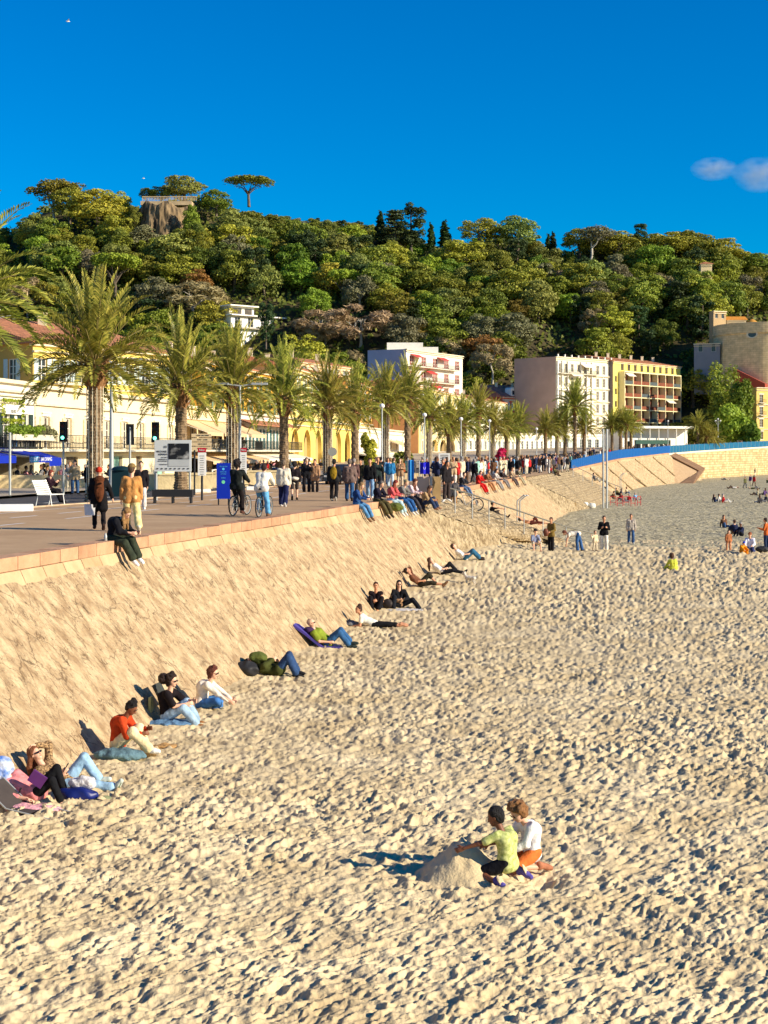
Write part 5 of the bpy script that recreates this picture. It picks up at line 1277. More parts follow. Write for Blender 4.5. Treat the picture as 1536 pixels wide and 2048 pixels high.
G_ = building('arcade', 'second smaller arcade with three cream arches behind the tenth palm', LP_(820), LP_(915), 3.3, 9.4, 12, W('gcream', (240,220,160)), arches=(5,3.3,3.3,8.0,3.0,W('arch_back2', (150,126,84))), bands=((8.5,.2,.14),), group='low buildings along the quay')
H1 = building('quay_house', 'low pale building with a red flowering shrub before it', LP_(915), LP_(1030), 3.4, 9.5, 12, W('h1', (242,228,190)), [(6.0,1.9)], 12, 1.2, 'bars', 'pale', bands=((8.6,.2,.14),(5.5,.2,.1)), holes_extra=[(2,14,3.5,5.2),(18,32,3.5,5.2)], group='low buildings along the quay')
H2 = building('quay_house', 'low white building below the red dormered house', LP_(1030), LP_(1125), 3.6, 9.8, 12, W('h2', (244,236,214)), [(6.2,1.9)], 10, 1.2, 'bars', None, bands=((8.9,.2,.14),), holes_extra=[(2,12,3.8,5.3),(15,27,3.8,5.3)], group='low buildings along the quay')
H3 = building('quay_house', 'low white building with pale green panels below the cream apartments', LP_(1125), LP_(1245), 4.0, 10.4, 12, W('h3', (240,234,216)), [(6.6,2.1)], 8, 1.3, 'bars', 'pale', bands=((9.4,.2,.14),), holes_extra=[(1,8,4.2,5.6)], group='low buildings along the quay')
# --- awnings of the restaurants
m_beige = mat('beige_canvas', srgb(222,188,140), .85, .06, 2); m_wcan = mat('white_canvas', srgb(232,220,196), .85, .06, 2); m_blue = mat('blue_canvas', srgb(8,40,158), .7, .06, 2)
pt, t_, n_, L_ = C_[1:]
for i, (u0, u1) in enumerate(((.5,6.2),(6.6,15.5),(16,24))): awning('awning', f'{["left","wide middle","right"][i]} beige canvas awning over the upper terrace of the restaurant', C_[0], pt(u0,8.35), pt(u1,8.35), 1.15, 2.6, n_, m_beige)
awning('awning', 'long beige canvas awning over the street tables of the restaurant', C_[0], pt(1,5.4), pt(24,5.4), .75, 3.0, n_, m_beige)
pt, t_, n_, L_ = D_[1:]; awning('awning', 'white canvas awning over tables under the teal-shuttered house', D_[0], pt(.5,5.45), pt(24,5.45), .7, 3.0, n_, m_wcan)
pt, t_, n_, L_ = F_[1:]; awning('awning', 'striped white awning over the terrace right of the arcade', F_[0], pt(2,5.4), pt(30,5.4), .8, 5.0, n_, m_wcan); awning('awning', 'small tan awning high on the white building right of the arcade', F_[0], pt(40,7.6), pt(52,7.6), .9, 2.2, n_, m_beige)
pt, t_, n_, L_ = G_[1:]; awning('awning', 'white awning below the second arcade', G_[0], pt(10,5.6), pt(22,5.6), .8, 5.0, n_, m_wcan)
pt, t_, n_, L_ = H1[1:]; awning('awning', 'low white awning behind the far crowd', H1[0], pt(3,5.6), pt(28,5.6), .8, 4.0, n_, m_wcan)
# blue cafe awnings with lettering
pt, t_, n_, L_ = A_[1:]; ang = math.atan2(t_.y, t_.x)
pxA = lambda px: (Vector((*LP_(px), 0))-Vector((*LP_(-200), 0))).length
b1, f0, f1 = awning('awning', 'dark blue cafe awning with white lettering on its front edge', A_[0], pt(pxA(-36),5.75), pt(pxA(10),5.75), .55, 3.0, n_, m_blue, valance=.42)
m_let = mat('white_lettering', srgb(235,235,240), .6, 0); m_cyan = mat('cyan_panel', srgb(70,160,200), .6, 0)
def on_val(txt, s0, s1, size, m, back=None):
    c = f0.lerp(f1, (s0+s1)/2)-Vector((0,0,.22)); w3 = (f1-f0).length*(s1-s0)
    if back:
        q = MB(); q.box((0,0,0), (w3, .02, .36)); o = q.build('letter_panel', back, b1, c-b1.location+n_*.012, ang)
    text_obj(txt, size, m, b1, c-b1.location+n_*.03, (R(90), 0, ang), 'lettering')
on_val('LE SUNSET', .03, .42, .36, m_let, m_cyan); on_val('BAR DINING', .58, .97, .33, m_let)
awning('awning', 'dark blue cafe awning cut by the left frame edge', A_[0], pt(pxA(-190),5.8), pt(pxA(-64),5.8), .6, 3.0, n_, m_blue, valance=.42)
awning('awning', 'narrow dark blue awning at the right end of the cafe', A_[0], pt(pxA(14),5.75)+n_*.2, pt(pxA(40),5.75)+n_*.2, .7, 2.6, n_, m_blue, valance=.5)
# leaf-framed plaque
pq = empty('shop_plaque', A_[0].location+pt(pxA(21),8.0)+n_*.16, ang); tag(pq, 'white name plaque framed by green leaves on the white shop wall', 'sign')
q = MB(); q.box((0,0,0), (2.6,.10,.36)); q.build('plate', m_white, pq)
rg = np.random.default_rng(4); V, F = leaf_cloud([((x, -.05, z), (.22,.12,.18)) for x in np.linspace(-1.6,1.6,12) for z in (-.62,.62)]+[((sx*1.6,-.05,z),(.22,.12,.18)) for sx in (-1,1) for z in (-.3,0,.3)], 900, .14, rg)
link('leaf_frame', np_mesh('leaves', V, F, [LM['bright']]), pq)
text_obj('BLAST', .3, m_iron, pq, (0,-.07,0), (R(90),0,0))
for i, (u0, u1) in enumerate(((pxA(-20),pxA(45)),(pxA(45),pxA(66)))):
    rg = np.random.default_rng(50+i); V, F = leaf_cloud([((u, 0, .25+.15*math.sin(u*3)), (.5,.35,.35)) for u in np.arange(0, u1-u0, .6)], 1500, .17, rg)
    r_ = empty('balcony_planter', A_[0].location+pt(u0,6.45)+n_*1.3, ang); tag(r_, ['long leafy planter hanging along the shop balcony above the blue awning','shorter leafy planter with red flowers at the right end of the shop balcony'][i], 'planter')
    link('plants', np_mesh('plants', V, F, [LM['bright'] if i == 0 else LM['pale']]), r_); q = MB(); q.box(((u1-u0)/2,0,-.1), (u1-u0,.4,.36)); q.build('box', m_conc, r_)

# --- old town behind the quay
def PX(px, Y): return ((px-HX)/FP*Y, Y)
def ZT(py, Y): return CZ-(py-HY)*Y/FP
def rowsz(top, n, fh, h_, first=1.0): return [(top-first-h_-fh*i, h_) for i in range(n)]
yel = W('yellow', (238,206,104)); och = W('ochre', (206,160,78)); 
zt = 14.5
building('town_house', 'bright yellow house with pale shutters and orange tiled roof behind the first palm', PX(66,125), (-19.9,139), 4, zt, 20, yel, [(zt-3.1,1.9),(zt-6.1,2.0)], 8, 1.0, 'bars', 'pale', 'tile', side_rows=[(zt-3.1,1.9),(zt-6.1,2.0)], side_cols=4, side_m=och, group='old town houses', pitch=.30, chim=3, bands=((zt-3.6,.14,.1),), balcony=[(2.0,5.4,zt-3.2,.9,1.0),(12.0,15.2,zt-3.2,.9,1.0)])  # ochre side wall: the shaded side is put into its colour
building('town_house', 'house with a rusty orange roof at the far left behind the yellow one', PX(-260,150), PX(20,162), 4, 18.2, 16, och, rowsz(18.2,3,3.1,1.9), 7, 1.1, 'bars', 'pale', 'tile', group='old town houses', chim=3)
building('town_house', 'white-topped house with a grey hipped roof at the upper left', PX(10,185), PX(88,200), 4, 21.2, 12, W('wh', (226,216,196)), rowsz(21.2,2,3.1,1.6), 4, 1.0, 'bars', 'grey', 'hip', roof_m=mat('grey_roof', srgb(150,150,140), .8, .1, 1), group='old town houses', pitch=.6)
building('town_house', 'pinkish brown house in the gap behind the second palm', PX(346,165), PX(408,178), 4, 15.0, 14, W('pinkbrown', (186,128,100)), rowsz(15.0,3,3.2,1.9,.8), 3, 1.1, 'surround', 'grey', 'tile', group='old town houses')
building('town_house', 'ochre house with ornate window heads behind the third and fourth palms', PX(408,172), PX(560,205), 4, 15.8, 14, W('ochre2', (222,168,60)), rowsz(15.8,3,3.1,1.9,.9), 8, 1.3, 'surround', 'green', 'tile', group='old town houses', bands=((10.1,.2,.2),), chim=4)
building('town_house', 'light yellow house with a row of small arched heads behind the sixth palm', PX(562,205), PX(650,238), 4, 17.4, 14, W('yellow2', (240,212,130)), rowsz(17.4,4,3.2,2.0,.9), 7, 1.2, 'surround', 'pale', 'tile', group='old town houses', chim=3)
building('town_house', 'plain pale yellow house with three small windows beside the seventh palm', PX(650,236), PX(692,252), 4, 15.5, 14, W('yellow3', (240,220,140)), [(13.2,1.0)], 3, .7, 'plain', None, 'flat', group='old town houses')
building('town_house', 'orange-yellow house with white trim right of the seventh palm', PX(692,250), PX(744,285), 4, 17.6, 16, W('orange', (226,160,80)), rowsz(17.6,4,3.2,2.0,.9), 5, 1.2, 'surround', 'pale', 'tile', group='old town houses', bands=((13.9,.2,.2),(10.6,.2,.2)), chim=2)
# brown church flank
building('church_flank', 'tall brown ribbed stone church flank behind the globe lamp', PX(745,290), PX(836,292), 4, 16.0, 14, W('brownstone', (150,104,62), .2), group='old town houses', cornice=.3)
building('town_house', 'pale yellow house behind the eighth to tenth palms', PX(838,292), PX(925,345), 4, 18.2, 14, W('yellow4', (240,216,140)), rowsz(18.2,4,3.2,2.0,.9), 8, 1.4, 'surround', 'pale', 'tile', group='old town houses', chim=3)
building('town_house', 'cream house glimpsed between palms left of the red building', PX(925,345), PX(1012,385), 4, 18.0, 14, W('cream4', (236,222,184)), rowsz(18.0,4,3.2,2.0,.9), 9, 1.3, 'surround', 'pale', 'tile', group='old town houses', chim=3)
for px0, px1, Y, top, lb, rgb in ((150,215,175,18.5,'plain yellow house top seen between fronds of the first palm',(232,206,150)), (255,345,190,16.0,'pale house top between the first and second palms',(228,206,170)), (600,700,275,22.0,'peach house top above the sixth palm',(226,186,140))):
    building('town_house', lb, PX(px0,Y), PX(px1,Y+20), 4, top, 12, W('t%d' % px0, rgb), rowsz(top,2,3.1,1.8,.8), 5, 1.1, 'bars', 'grey', 'tile', group='old town houses', chim=2)
# red building with dormers
zt = ZT(794, 392)
Rd = building('red_building', 'red-orange building with white trim, pink tiled mansard and four round dormers', PX(1005,392), PX(1130,408), 4, zt, 14, W('red', (214,104,72)), [(zt-3.4,2.0),(zt-6.8,2.0),(zt-10.2,2.0)], 8, 1.2, 'surround', 'pale', 'tile', roof_m=m_tile2, pitch=.5, chim=4, bands=((zt-.8,.3,.2),(zt-4.2,.3,.2),(zt-7.4,.3,.2)))
pt, t_, n_, L_ = Rd[1:]; ang = math.atan2(t_.y, t_.x)
for k in range(4):
    d = MB(); d.box((0,.6,.9), (1.9,2.2,1.8)); d.lathe([(.95,0),(.95,0)], n=4); vs = []
    for j in range(9): a = math.pi*j/8; vs.append((.95*math.cos(a), -.5, 1.8+.6*math.sin(a)))
    d.add(vs+[(x, 1.7, z) for x, y, z in vs], [tuple(range(9))]+[(j, j+1, 10+j, 9+j) for j in range(8)])
    o = d.build('dormer', m_white, Rd[0], pt(L_*(.5+k*1.02)/4.3+1.5, zt+.25, .7), ang); q = MB(); q.box((0,-.53,1.0), (.9,.05,1.1)); q.build('pane', m_glass, o)
# modern white apartments; the blind side's shade is painted in as grey-blue
zt = ZT(698, 325)
M_ = building('apartment_block', 'white modern apartment block with red awnings and a blind side in painted grey-blue shade', PX(812,325), PX(925,350), 4, zt, 9.5, W('modern', (234,220,200)), [(zt-3.4-3.2*i,2.1) for i in range(5)], 5, 2.4, 'bars', None, pane=mat('red_brown_glass', srgb(150,96,84), .4, .2, 1), side_m=W('side_shade', (176,176,190)), cornice=.2, balcony=[(.2,24,zt-3.6-3.2*i,1.4,1.0) for i in range(4)])
pt, t_, n_, L_ = M_[1:]; q = MB(); q.box(pt(9,zt+1.0,5), (8,4,2.0)); q.box(pt(20,zt+.9,5), (5,4,1.6)); q.build('penthouse', m_white, M_[0])
q = MB()
for u, v in ((2,zt-.9),(9,zt-4.2),(15,zt-.9),(12,zt-7.3)): q.add([pt(u,v), pt(u+4,v), pt(u+4,v-.8,-1.6), pt(u,v-.8,-1.6)], [(0,1,2,3)])
q.build('red_awning', mat('red_canvas', srgb(196,70,66), .8, .1, 2), M_[0])
# cream apartments with pinkish blind wall
zt = ZT(713, 385)
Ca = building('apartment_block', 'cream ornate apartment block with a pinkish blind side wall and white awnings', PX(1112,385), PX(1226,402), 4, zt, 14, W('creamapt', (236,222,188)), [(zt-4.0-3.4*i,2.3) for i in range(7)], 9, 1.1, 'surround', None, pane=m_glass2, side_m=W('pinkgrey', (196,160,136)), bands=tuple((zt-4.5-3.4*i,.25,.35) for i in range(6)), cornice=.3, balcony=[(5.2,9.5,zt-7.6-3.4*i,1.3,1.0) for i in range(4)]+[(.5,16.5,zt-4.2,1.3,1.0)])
pt, t_, n_, L_ = Ca[1:]; q = MB(); M3 = Matrix.Rotation(math.atan2(t_.y, t_.x), 3, 'Z')
for u in (.4,2.3,4.6,10.2,12.6,14.8,L_-.4): q.box(pt(u, zt-11, -.22), (.35,.4,20), 0, M=M3)
for i in range(9): q.box(pt(.8+i*(L_-1.6)/8, zt+.4, 0), (.3,.3,.6), 0, M=M3)
q.build('pilasters', m_white, Ca[0])
q = MB()
for u, v in ((5,zt-3.6),(5,zt-8.2),(9.8,zt-1.2),(5.2,zt-11.6)): q.add([pt(u,v), pt(u+4.6,v), pt(u+4.6,v-1.3,-1.9), pt(u,v-1.3,-1.9)], [(0,1,2,3)])
q.build('white_awning', m_wcan, Ca[0])
# yellow balcony apartments
zt = ZT(722, 400)
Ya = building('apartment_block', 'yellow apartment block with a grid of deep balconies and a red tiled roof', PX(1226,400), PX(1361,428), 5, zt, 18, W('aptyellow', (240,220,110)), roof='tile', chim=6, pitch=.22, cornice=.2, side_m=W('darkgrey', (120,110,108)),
   holes_extra=[(.9,2.0,zt-5.5-3.35*i,zt-3.9-3.35*i) for i in range(6)]+[(L0-2.0,L0-.9,zt-5.5-3.35*i,zt-3.9-3.35*i) for L0 in [(Vector(PX(1361,428))-Vector(PX(1226,400))).length] for i in range(6)])
pt, t_, n_, L_ = Ya[1:]; M3 = Matrix.Rotation(math.atan2(t_.y, t_.x), 3, 'Z'); ang = math.atan2(t_.y, t_.x)
m_rust = mat('rust_panel', srgb(126,68,44), .7, .2, 1); m_cr = mat('cream_concrete', srgb(234,220,170), .85, .05, 1)
u0, u1 = 3.0, L_-3.0; cw = (u1-u0)/7
for r_ in range(6):
    zc = zt-6.2-3.35*r_
    for c_ in range(7):
        fr = MB(); fr.box((0,-.9,0), (cw,1.9,.22)); fr.box((-cw/2,-.9,1.68), (.22,1.9,3.3)); fr.box((cw/2,-.9,1.68), (.218,1.9,3.3)) if c_ == 6 else None
        o = fr.build('balcony', m_cr, Ya[0], pt(u0+cw*(c_+.5), zc), ang)
        g_ = MB(); g_.box((0,-1.72,.62), (cw-.3,.06,.95)); g_.build('balustrade', m_rust if (r_*7+c_) % 3 else mat('smoked_glass', (.10,.12,.12), .15, .1, 1), o)
        p_ = MB(); p_.box((0,-.05,1.7), (cw-.3,.05,3.0)); p_.build('back_panel', m_rust, o); q_ = MB(); q_.box((.3*(-1)**c_,-.12,1.55), (1.5,.05,2.2)); q_.build('pane', mat('curtain%d' % (c_ % 3), [srgb(200,190,150), srgb(170,120,100), srgb(90,70,60)][c_ % 3], .5, .2, 1), o)
q = MB(); q.box(pt(L_/2, zt-2.75, -.9), (u1-u0+.2,1.9,.3), 0, M=M3); q.build('top_slab', m_cr, Ya[0])
q = MB()
for i in range(9): q.box(pt(u0+(u1-u0)*(i+.5)/9, zt-1.3, -.06), (1.3,.1,1.9), 0, M=M3)
q.build('top_windows', m_glass2, Ya[0])
for i in range(6):
    for uu in (1.45, L_-1.45): q = MB(); q.box(pt(uu, zt-4.7-3.35*i, .15), (1.1,.04,1.6), 0, M=M3); q.build('side_window', m_glass2, Ya[0])
q = MB()
for c_, r_ in ((0,0),(5,2),(1,5),(2,5),(5,5)): a = pt(u0+cw*c_+.2, zt-3.1-3.35*r_, -1.8); b = pt(u0+cw*(c_+1)-.2, zt-3.1-3.35*r_, -1.8); q.add([a, b, b+n_*1.3-Vector((0,0,.9)), a+n_*1.3-Vector((0,0,.9))], [(0,1,2,3)])
q.build('white_awning', m_wcan, Ya[0])
# restaurant pavilion
zb = 5.4
Rv = building('pavilion', 'long white restaurant pavilion with a flat roof and dark glass front under the yellow apartments', PX(1245,345), PX(1375,352), zb-1.5, ZT(858,348), 8, W('pavwhite', (240,236,222)), holes_extra=[(1.0,2.6+0,zb-.9,zb+2.6)]+[(3.2+2.05*i,4.9+2.05*i,zb-.9,zb+2.9) for i in range(5)], cornice=0)
pt, t_, n_, L_ = Rv[1:]; M3 = Matrix.Rotation(math.atan2(t_.y, t_.x), 3, 'Z')
q = MB(); q.box(pt(L_/2, ZT(855,348), -1.6), (L_+.6,4.0,.55), 0, M=M3); q.build('roof_slab', m_white, Rv[0]); q = MB(); q.box(pt(L_/2, zb+.8, .22), (L_-.6,.04,3.8), 0, M=M3); q.build('glazing', m_glass, Rv[0])
q = MB()
for i in range(7): q.tube([pt(.5+i*2.4, zb-1.4, -3.2), pt(.5+i*2.4, ZT(858,348), -3.2)], .12, 6)
q.build('columns', m_white, Rv[0]); q = MB(); q.box(pt(6, zb+2.4, -3.35), (9,.06,.9), 0, M=M3); q.build('green_blind', mat('green_canvas', srgb(60,92,78), .8, .1, 1), Rv[0])
# white villa on the hill
VY = 440; vx = lambda p: (p-HX)/FP*VY
Vl = building('villa', 'white modern villa with flat terraces on the hillside between palms three and four', PX(462,VY), PX(590,VY+16), 30, ZT(630,VY), 12, W('villa', (238,234,224)), [(ZT(652,VY),2.8)], 5, 2.0, 'bars', None, cornice=.1, balcony=[(.5,18,ZT(655,VY),1.6,1.0)])
pt, t_, n_, L_ = Vl[1:]; M3 = Matrix.Rotation(math.atan2(t_.y, t_.x), 3, 'Z'); zt = ZT(630,VY)
q = MB(); q.box(pt(5, zt+1.4, 5), (9,7,2.8), 0, M=M3); q.box(pt(5, zt+3.0, 4.4), (10.4,9,.35), 0, M=M3); q.box(pt(L_/2, zt+.1, .3), (L_+1.5,3.6,.35), 0, M=M3); q.build('upper_storey', m_white, Vl[0])
q = MB(); q.box(pt(3.2, zt+1.4, 1.45), (3.4,.06,1.9), 0, M=M3); q.box(pt(7.4, zt+1.4, 1.45), (2.6,.06,1.9), 0, M=M3); q.build('upper_glazing', m_glass2, Vl[0])
# round tower
TY = 432; tc_ = P(1535, 700, TY); m_tw = mat('tower_stone', srgb(206,180,132), .9, 0); brickmat(m_tw, srgb(232,206,156), srgb(222,196,146), srgb(206,178,130), 1.6, .6)
tw = empty('round_tower', (tc_.x, tc_.y, 0)); tag(tw, 'massive round stone tower with an oval window at the right edge below the hill', 'tower')
zt = ZT(652,TY); r_ = 15.2; V = []; UV = []; n = 96
for i in range(n+1):
    a = 2*math.pi*i/n
    for z, rr in ((18, r_*1.05), (zt-3.2, r_), (zt-3.0, r_+.35), (zt-2.4, r_+.35), (zt-2.4, r_+.15), (zt, r_+.15), (zt, r_-.5), (zt-1.1, r_-.5), (zt-1.1, 0)): V.append((rr*math.cos(a), rr*math.sin(a), z)); UV.append((a*r_, z))
k = 9; F = [(i*k+j, (i+1)*k+j, (i+1)*k+j+1, i*k+j+1) for i in range(n) for j in range(k-1)]
me = np_mesh('tower', V, F, [m_tw]); l = me.uv_layers.new(name='UVMap'); li = np.zeros(len(me.loops), np.int32); me.loops.foreach_get('vertex_index', li); l.data.foreach_set('uv', np.array(UV, np.float32)[li].ravel()); link('wall', me, tw)
a = math.atan2(-math.sqrt(1-.5**2), -.5); wv = Vector((math.cos(a), math.sin(a), 0)); q = MB(); vs = []; wz = ZT(676,TY)
tt = Vector((-wv.y, wv.x, 0))
for rr, dd in ((1.0,.14),(1.45,.26)):
    ring = [wv*(r_*1.005+dd)+tt*(1.15*rr*math.cos(2*math.pi*i/24))+Vector((0,0,wz+.78*rr*math.sin(2*math.pi*i/24))) for i in range(24)]; vs.append(ring)
q.add(vs[0], [tuple(range(24))]); o = q.build('oval_window', m_glass, tw); q = MB(); q.add(vs[0]+vs[1], [(i, (i+1)%24, 24+(i+1)%24, 24+i) for i in range(24)]); q.build('frame', m_stone, o)
# small buildings on and around the tower
building('roof_house', 'small pale turreted house on top of the round tower', PX(1427,436), PX(1452,438), 30, ZT(622,436), 2, W('rh', (176,150,112)), [(ZT(636,436),1.4)], 2, 1.0, 'plain', None, 'flat')
building('roof_house', 'low pale gabled house with a small orange roof on the tower terrace', PX(1454,440), PX(1492,440), 30, ZT(640,440), 5, W('rh2', (220,200,160)), roof='tile', pitch=.5, roof_m=mat('amber_tiles', srgb(214,140,50), .85, .15, 2))
dm = empty('domed_kiosk', P(1504, 655, 438)); tag(dm, 'little yellow domed kiosk on the tower terrace', 'kiosk'); q = MB(); q.lathe([(1.6,-4),(1.6,.6),(1.8,.7)], n=12); q.build('drum', W('kiosk', (214,190,140)), dm); q = MB(); q.lathe([(1.8,.7),(1.5,1.6),(.8,2.2),(.1,2.5)], n=14); q.build('dome', mat('dome_yellow', srgb(190,136,56), .7, .15, 2), dm)
building('hill_house', 'small white house with painted-in shade left of the round tower', PX(1388,428), PX(1440,426), 22, ZT(688,428), 6, W('hh', (128,132,140)), [(ZT(704,428),2.2)], 2, 1.3, 'plain', None)  # grey wall colour carries the shade on this white house
building('hut', 'small hut with an orange roof among cypresses on the upper right slope', PX(1402,474), PX(1424,474), 50, ZT(528,474), 4, W('hut', (220,196,150)), roof='hip', pitch=.5)
# red arcades
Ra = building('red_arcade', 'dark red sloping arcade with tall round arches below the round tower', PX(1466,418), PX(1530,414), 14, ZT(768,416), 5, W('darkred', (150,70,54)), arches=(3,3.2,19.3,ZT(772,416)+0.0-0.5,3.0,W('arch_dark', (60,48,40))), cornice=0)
pt, t_, n_, L_ = Ra[1:]; q = MB(); zz = ZT(768,416); q.add([pt(0,zz), pt(L_,zz), pt(0,zz+4.6), pt(0,zz,4.9), pt(L_,zz,4.9), pt(0,zz+4.6,4.9)], [(0,1,2),(5,4,3),(2,1,4,5),(0,2,5,3)]); q.build('sloping_parapet', W('darkred', (0,0,0)), Ra[0])
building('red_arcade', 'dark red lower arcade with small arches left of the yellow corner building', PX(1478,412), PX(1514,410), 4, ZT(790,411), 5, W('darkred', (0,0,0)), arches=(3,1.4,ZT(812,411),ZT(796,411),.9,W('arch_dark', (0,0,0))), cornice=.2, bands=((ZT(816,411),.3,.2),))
zt = ZT(775,402)
building('corner_building', 'tall yellow corner building with brown windows at the right frame edge', PX(1513,402), PX(1600,408), 4, zt, 14, W('cornery', (224,190,110)), [(zt-4.0-3.3*i,2.1) for i in range(4)], 4, 1.2, 'surround', None, pane=m_glass2, bands=((zt-4.6,.25,.2),(zt-8,.2,.2),(zt-11.2,.2,.2)), margin=1.6, cornice=.4, balcony=[(.8,2.6,zt-4.1,.9,1.0),(.8,2.6,zt-7.4,.9,1.0)])
# ================================================================ STREET OBJECTS
m_steel = mat('galvanised_steel', srgb(176,178,174), .45, .06, 3, metal=.3); m_black = mat('black_metal', (.02,.02,.022), .5, 0); m_paint = mat('white_paint', srgb(232,230,222), .5, .04, 4)
m_rubber = mat('rubber', (.02,.02,.02), .8, 0); m_stone_b = mat('planter_stone', srgb(224,200,150), .9, .12, 2, .5, 8)
def GP(px, py, z=None):     # ground point on the promenade deck
    Y = 2.1*FP/(py-HY)
    for _ in range(4): Y = (CZ-float(ez(Y)))*FP/(py-HY)
    return Vector(((px-HX)/FP*Y, Y, float(ez(Y))))
def AT(px, Y): return Vector(((px-HX)/FP*Y, Y, float(ez(Y))))
def bicycle(label, loc, heading, fr_rgb=(60,60,60), lean=0.0, rear_up=0):
    """origin on ground between wheels, +x forward"""
    o = empty('bicycle', loc, heading); o.rotation_euler = (lean, 0, heading); tag(o, label, 'bicycle')
    fm = mat('bike_paint_%d_%d_%d' % fr_rgb, srgb(*fr_rgb), .35, .0, spec=.5)
    r = .34
    for sx in (-.52, .54):
        w_ = empty('wheel'); w_.parent = o; w_.location = (sx, 0, r)
        q = MB(); q.torus((0,0,0), r-.02, .022, 'y', 36, 6); q.build('tyre', m_rubber, w_)
        q = MB(); q.torus((0,0,0), r-.05, .011, 'y', 36, 5); q.build('rim', m_steel, w_)
        q = MB()
        for k in range(14): a = 2*math.pi*k/14; q.tube([(0,.02*(-1)**k,0), ((r-.05)*math.cos(a),0,(r-.05)*math.sin(a))], .0035, 4, cap=False)
        q.lathe([(.02,-.04),(.02,.04)], n=8); q.build('spokes', m_steel, w_)
    q = MB(); bb = Vector((-.06,0,.28)); st = Vector((-.22,0,.80)); hd = Vector((.36,0,.84)); hb = Vector((.41,0,.68)); rw = Vector((-.52,0,r)); fw = Vector((.54,0,r))
    for a, b in ((bb,st),(st,hd),(bb,hb),(hd,hb)): q.tube([a,b], .019, 6)
    for sy in (-.05,.05): q.tube([bb, rw+Vector((0,sy,0))], .011, 5); q.tube([st-Vector((0,0,.06)), rw+Vector((0,sy,0))], .010, 5); q.tube([hb, fw+Vector((0,sy,0))], .014, 5)
    q.build('frame', fm, o)
    q = MB(); q.tube([st, st+Vector((-.03,0,.14))], .014, 5); q.build('seat_post', m_steel, o)
    q = MB(); q.tube([(-.42,0,.955),(-.30,0,.965),(-.12,0,.95)], [.07,.055,.02], 8); q.build('saddle', m_black, o)
    q = MB(); q.tube([hd, hd+Vector((.02,0,.16))], .014, 5); q.tube([(.36,-.32,1.0),(.40,-.18,1.02),(.40,.18,1.02),(.36,.32,1.0)], .013, 6); q.build('handlebar', m_black, o)
    q = MB(); q.torus(bb, .085, .008, 'y', 20, 5); q.tube([bb+Vector((0,-.06,0)), bb+Vector((.12,-.06,-.12))], .010, 5); q.tube([bb+Vector((0,.06,0)), bb+Vector((-.12,.06,.12))], .010, 5)
    q.box(bb+Vector((.12,-.11,-.12)), (.09,.08,.02)); q.box(bb+Vector((-.12,.11,.12)), (.09,.08,.02)); q.build('crank', m_steel, o)
    return o
def lamp_post(label, px, Y, top, globe=True, r=.075, twin=False):
    b = AT(px, Y); h = ZT(top, Y)-b.z; o = empty('street_lamp', b); tag(o, label, 'street lamp')
    q = MB(); q.lathe([(r*1.7,0),(r*1.7,.5),(r*1.25,.62),(r,1.2),(r*.6,h)], n=10); q.build('pole', m_steel, o)
    if globe:
        for sx in ((-.55,.55,0) if twin else (0,)):
            z = h-(.4 if twin and sx else 0); q = MB(); q.lathe([(0,z-.18),(.15,z-.13),(.20,z),(.15,z+.13),(0,z+.19)], (sx,0,0), 12); q.build('globe', mat('opal_globe', srgb(236,232,222), .3, 0), o)
            if sx: a = MB(); a.tube([(0,0,z-.8),(sx*.6,0,z-.7),(sx,0,z-.3)], .03, 5); a.build('bracket', m_steel, o)
    else:
        for sg in (-1,1): a = MB(); a.tube([(0,0,h),(sg*.9,0,h+.12)], .05, 6); a.box((sg*1.1,0,h+.12), (.9,.30,.12)); a.build('lantern', m_steel, o)
    return o
lamp_post('tall grey lamp post with two flat lanterns right beside the first palm', 223, 74, 724, False, .12)
lamp_post('slim pale lamp post rising beside the third palm', 480, 84, 772, False, .09)
lamp_post('globe lamp beside the eighth palm', 764, 108, 812)
lamp_post('slim lamp post between the slim tall palm and the tenth palm', 849, 125, 830)
lamp_post('slim lamp post left of the palm at the second arches', 922, 140, 838)
lamp_post('slim lamp post left of the red flowering shrub', 979, 165, 842)
lamp_post('globe lamp among the far palms before the red building', 1073, 190, 858)
lamp_post('globe lamp above the far palms before the cream apartments', 1172, 262, 800)
lamp_post('twin globe lamp by the far blue fence', 1436, 340, 838, True, .1, True)
lamp_post('globe lamp in front of the white pavilion', 1336, 300, 842)
# traffic lights
def traffic_light(label, px, Y, ytop, back=False, base=None):
    b = AT(px, Y); b.z -= .1; zt = ZT(ytop, Y); o = empty('traffic_light', b); tag(o, label, 'traffic light'); h = zt-b.z
    q = MB(); q.tube([(0,0,0),(0,0,h-.1)], .055, 8); q.build('pole', m_steel, o)
    q = MB(); q.box((0,-.12 if not back else .12, h-.48), (.30,.24,.96)); q.box((0,-.02 if not back else .0, h-.48), (.40,.03,1.06)) ; q.build('housing', m_black, o)
    if not back:
        for k, c in enumerate(((.10,.012,.01),(.10,.06,.01),(.15,.95,.65))):
            q = MB(); q.lathe([(0,0),(.09,0)], n=14); 
            for i, v in enumerate(q.v): q.v[i] = (v[0], -.245, h-.17-.31*k+v[1])
            q.build('lens', mat('lens_%d' % k, c, .4, 0, emis=(c, 3.0) if k == 2 else None), o)
            q = MB(); vs = [(.11*math.cos(a), -.24-d, h-.17-.31*k+.11*math.sin(a)) for d in (0,.14) for a in [math.pi*j/8 for j in range(9)]]; q.add(vs, [(j, j+1, 10+j, 9+j) for j in range(8)]); q.build('visor', m_black, o)
    return o
traffic_light('traffic light with a lit green lamp left of the first palm', 127, 78, 845)
traffic_light('traffic light with a lit green lamp right above the grey billboard', 311, 78, 846)
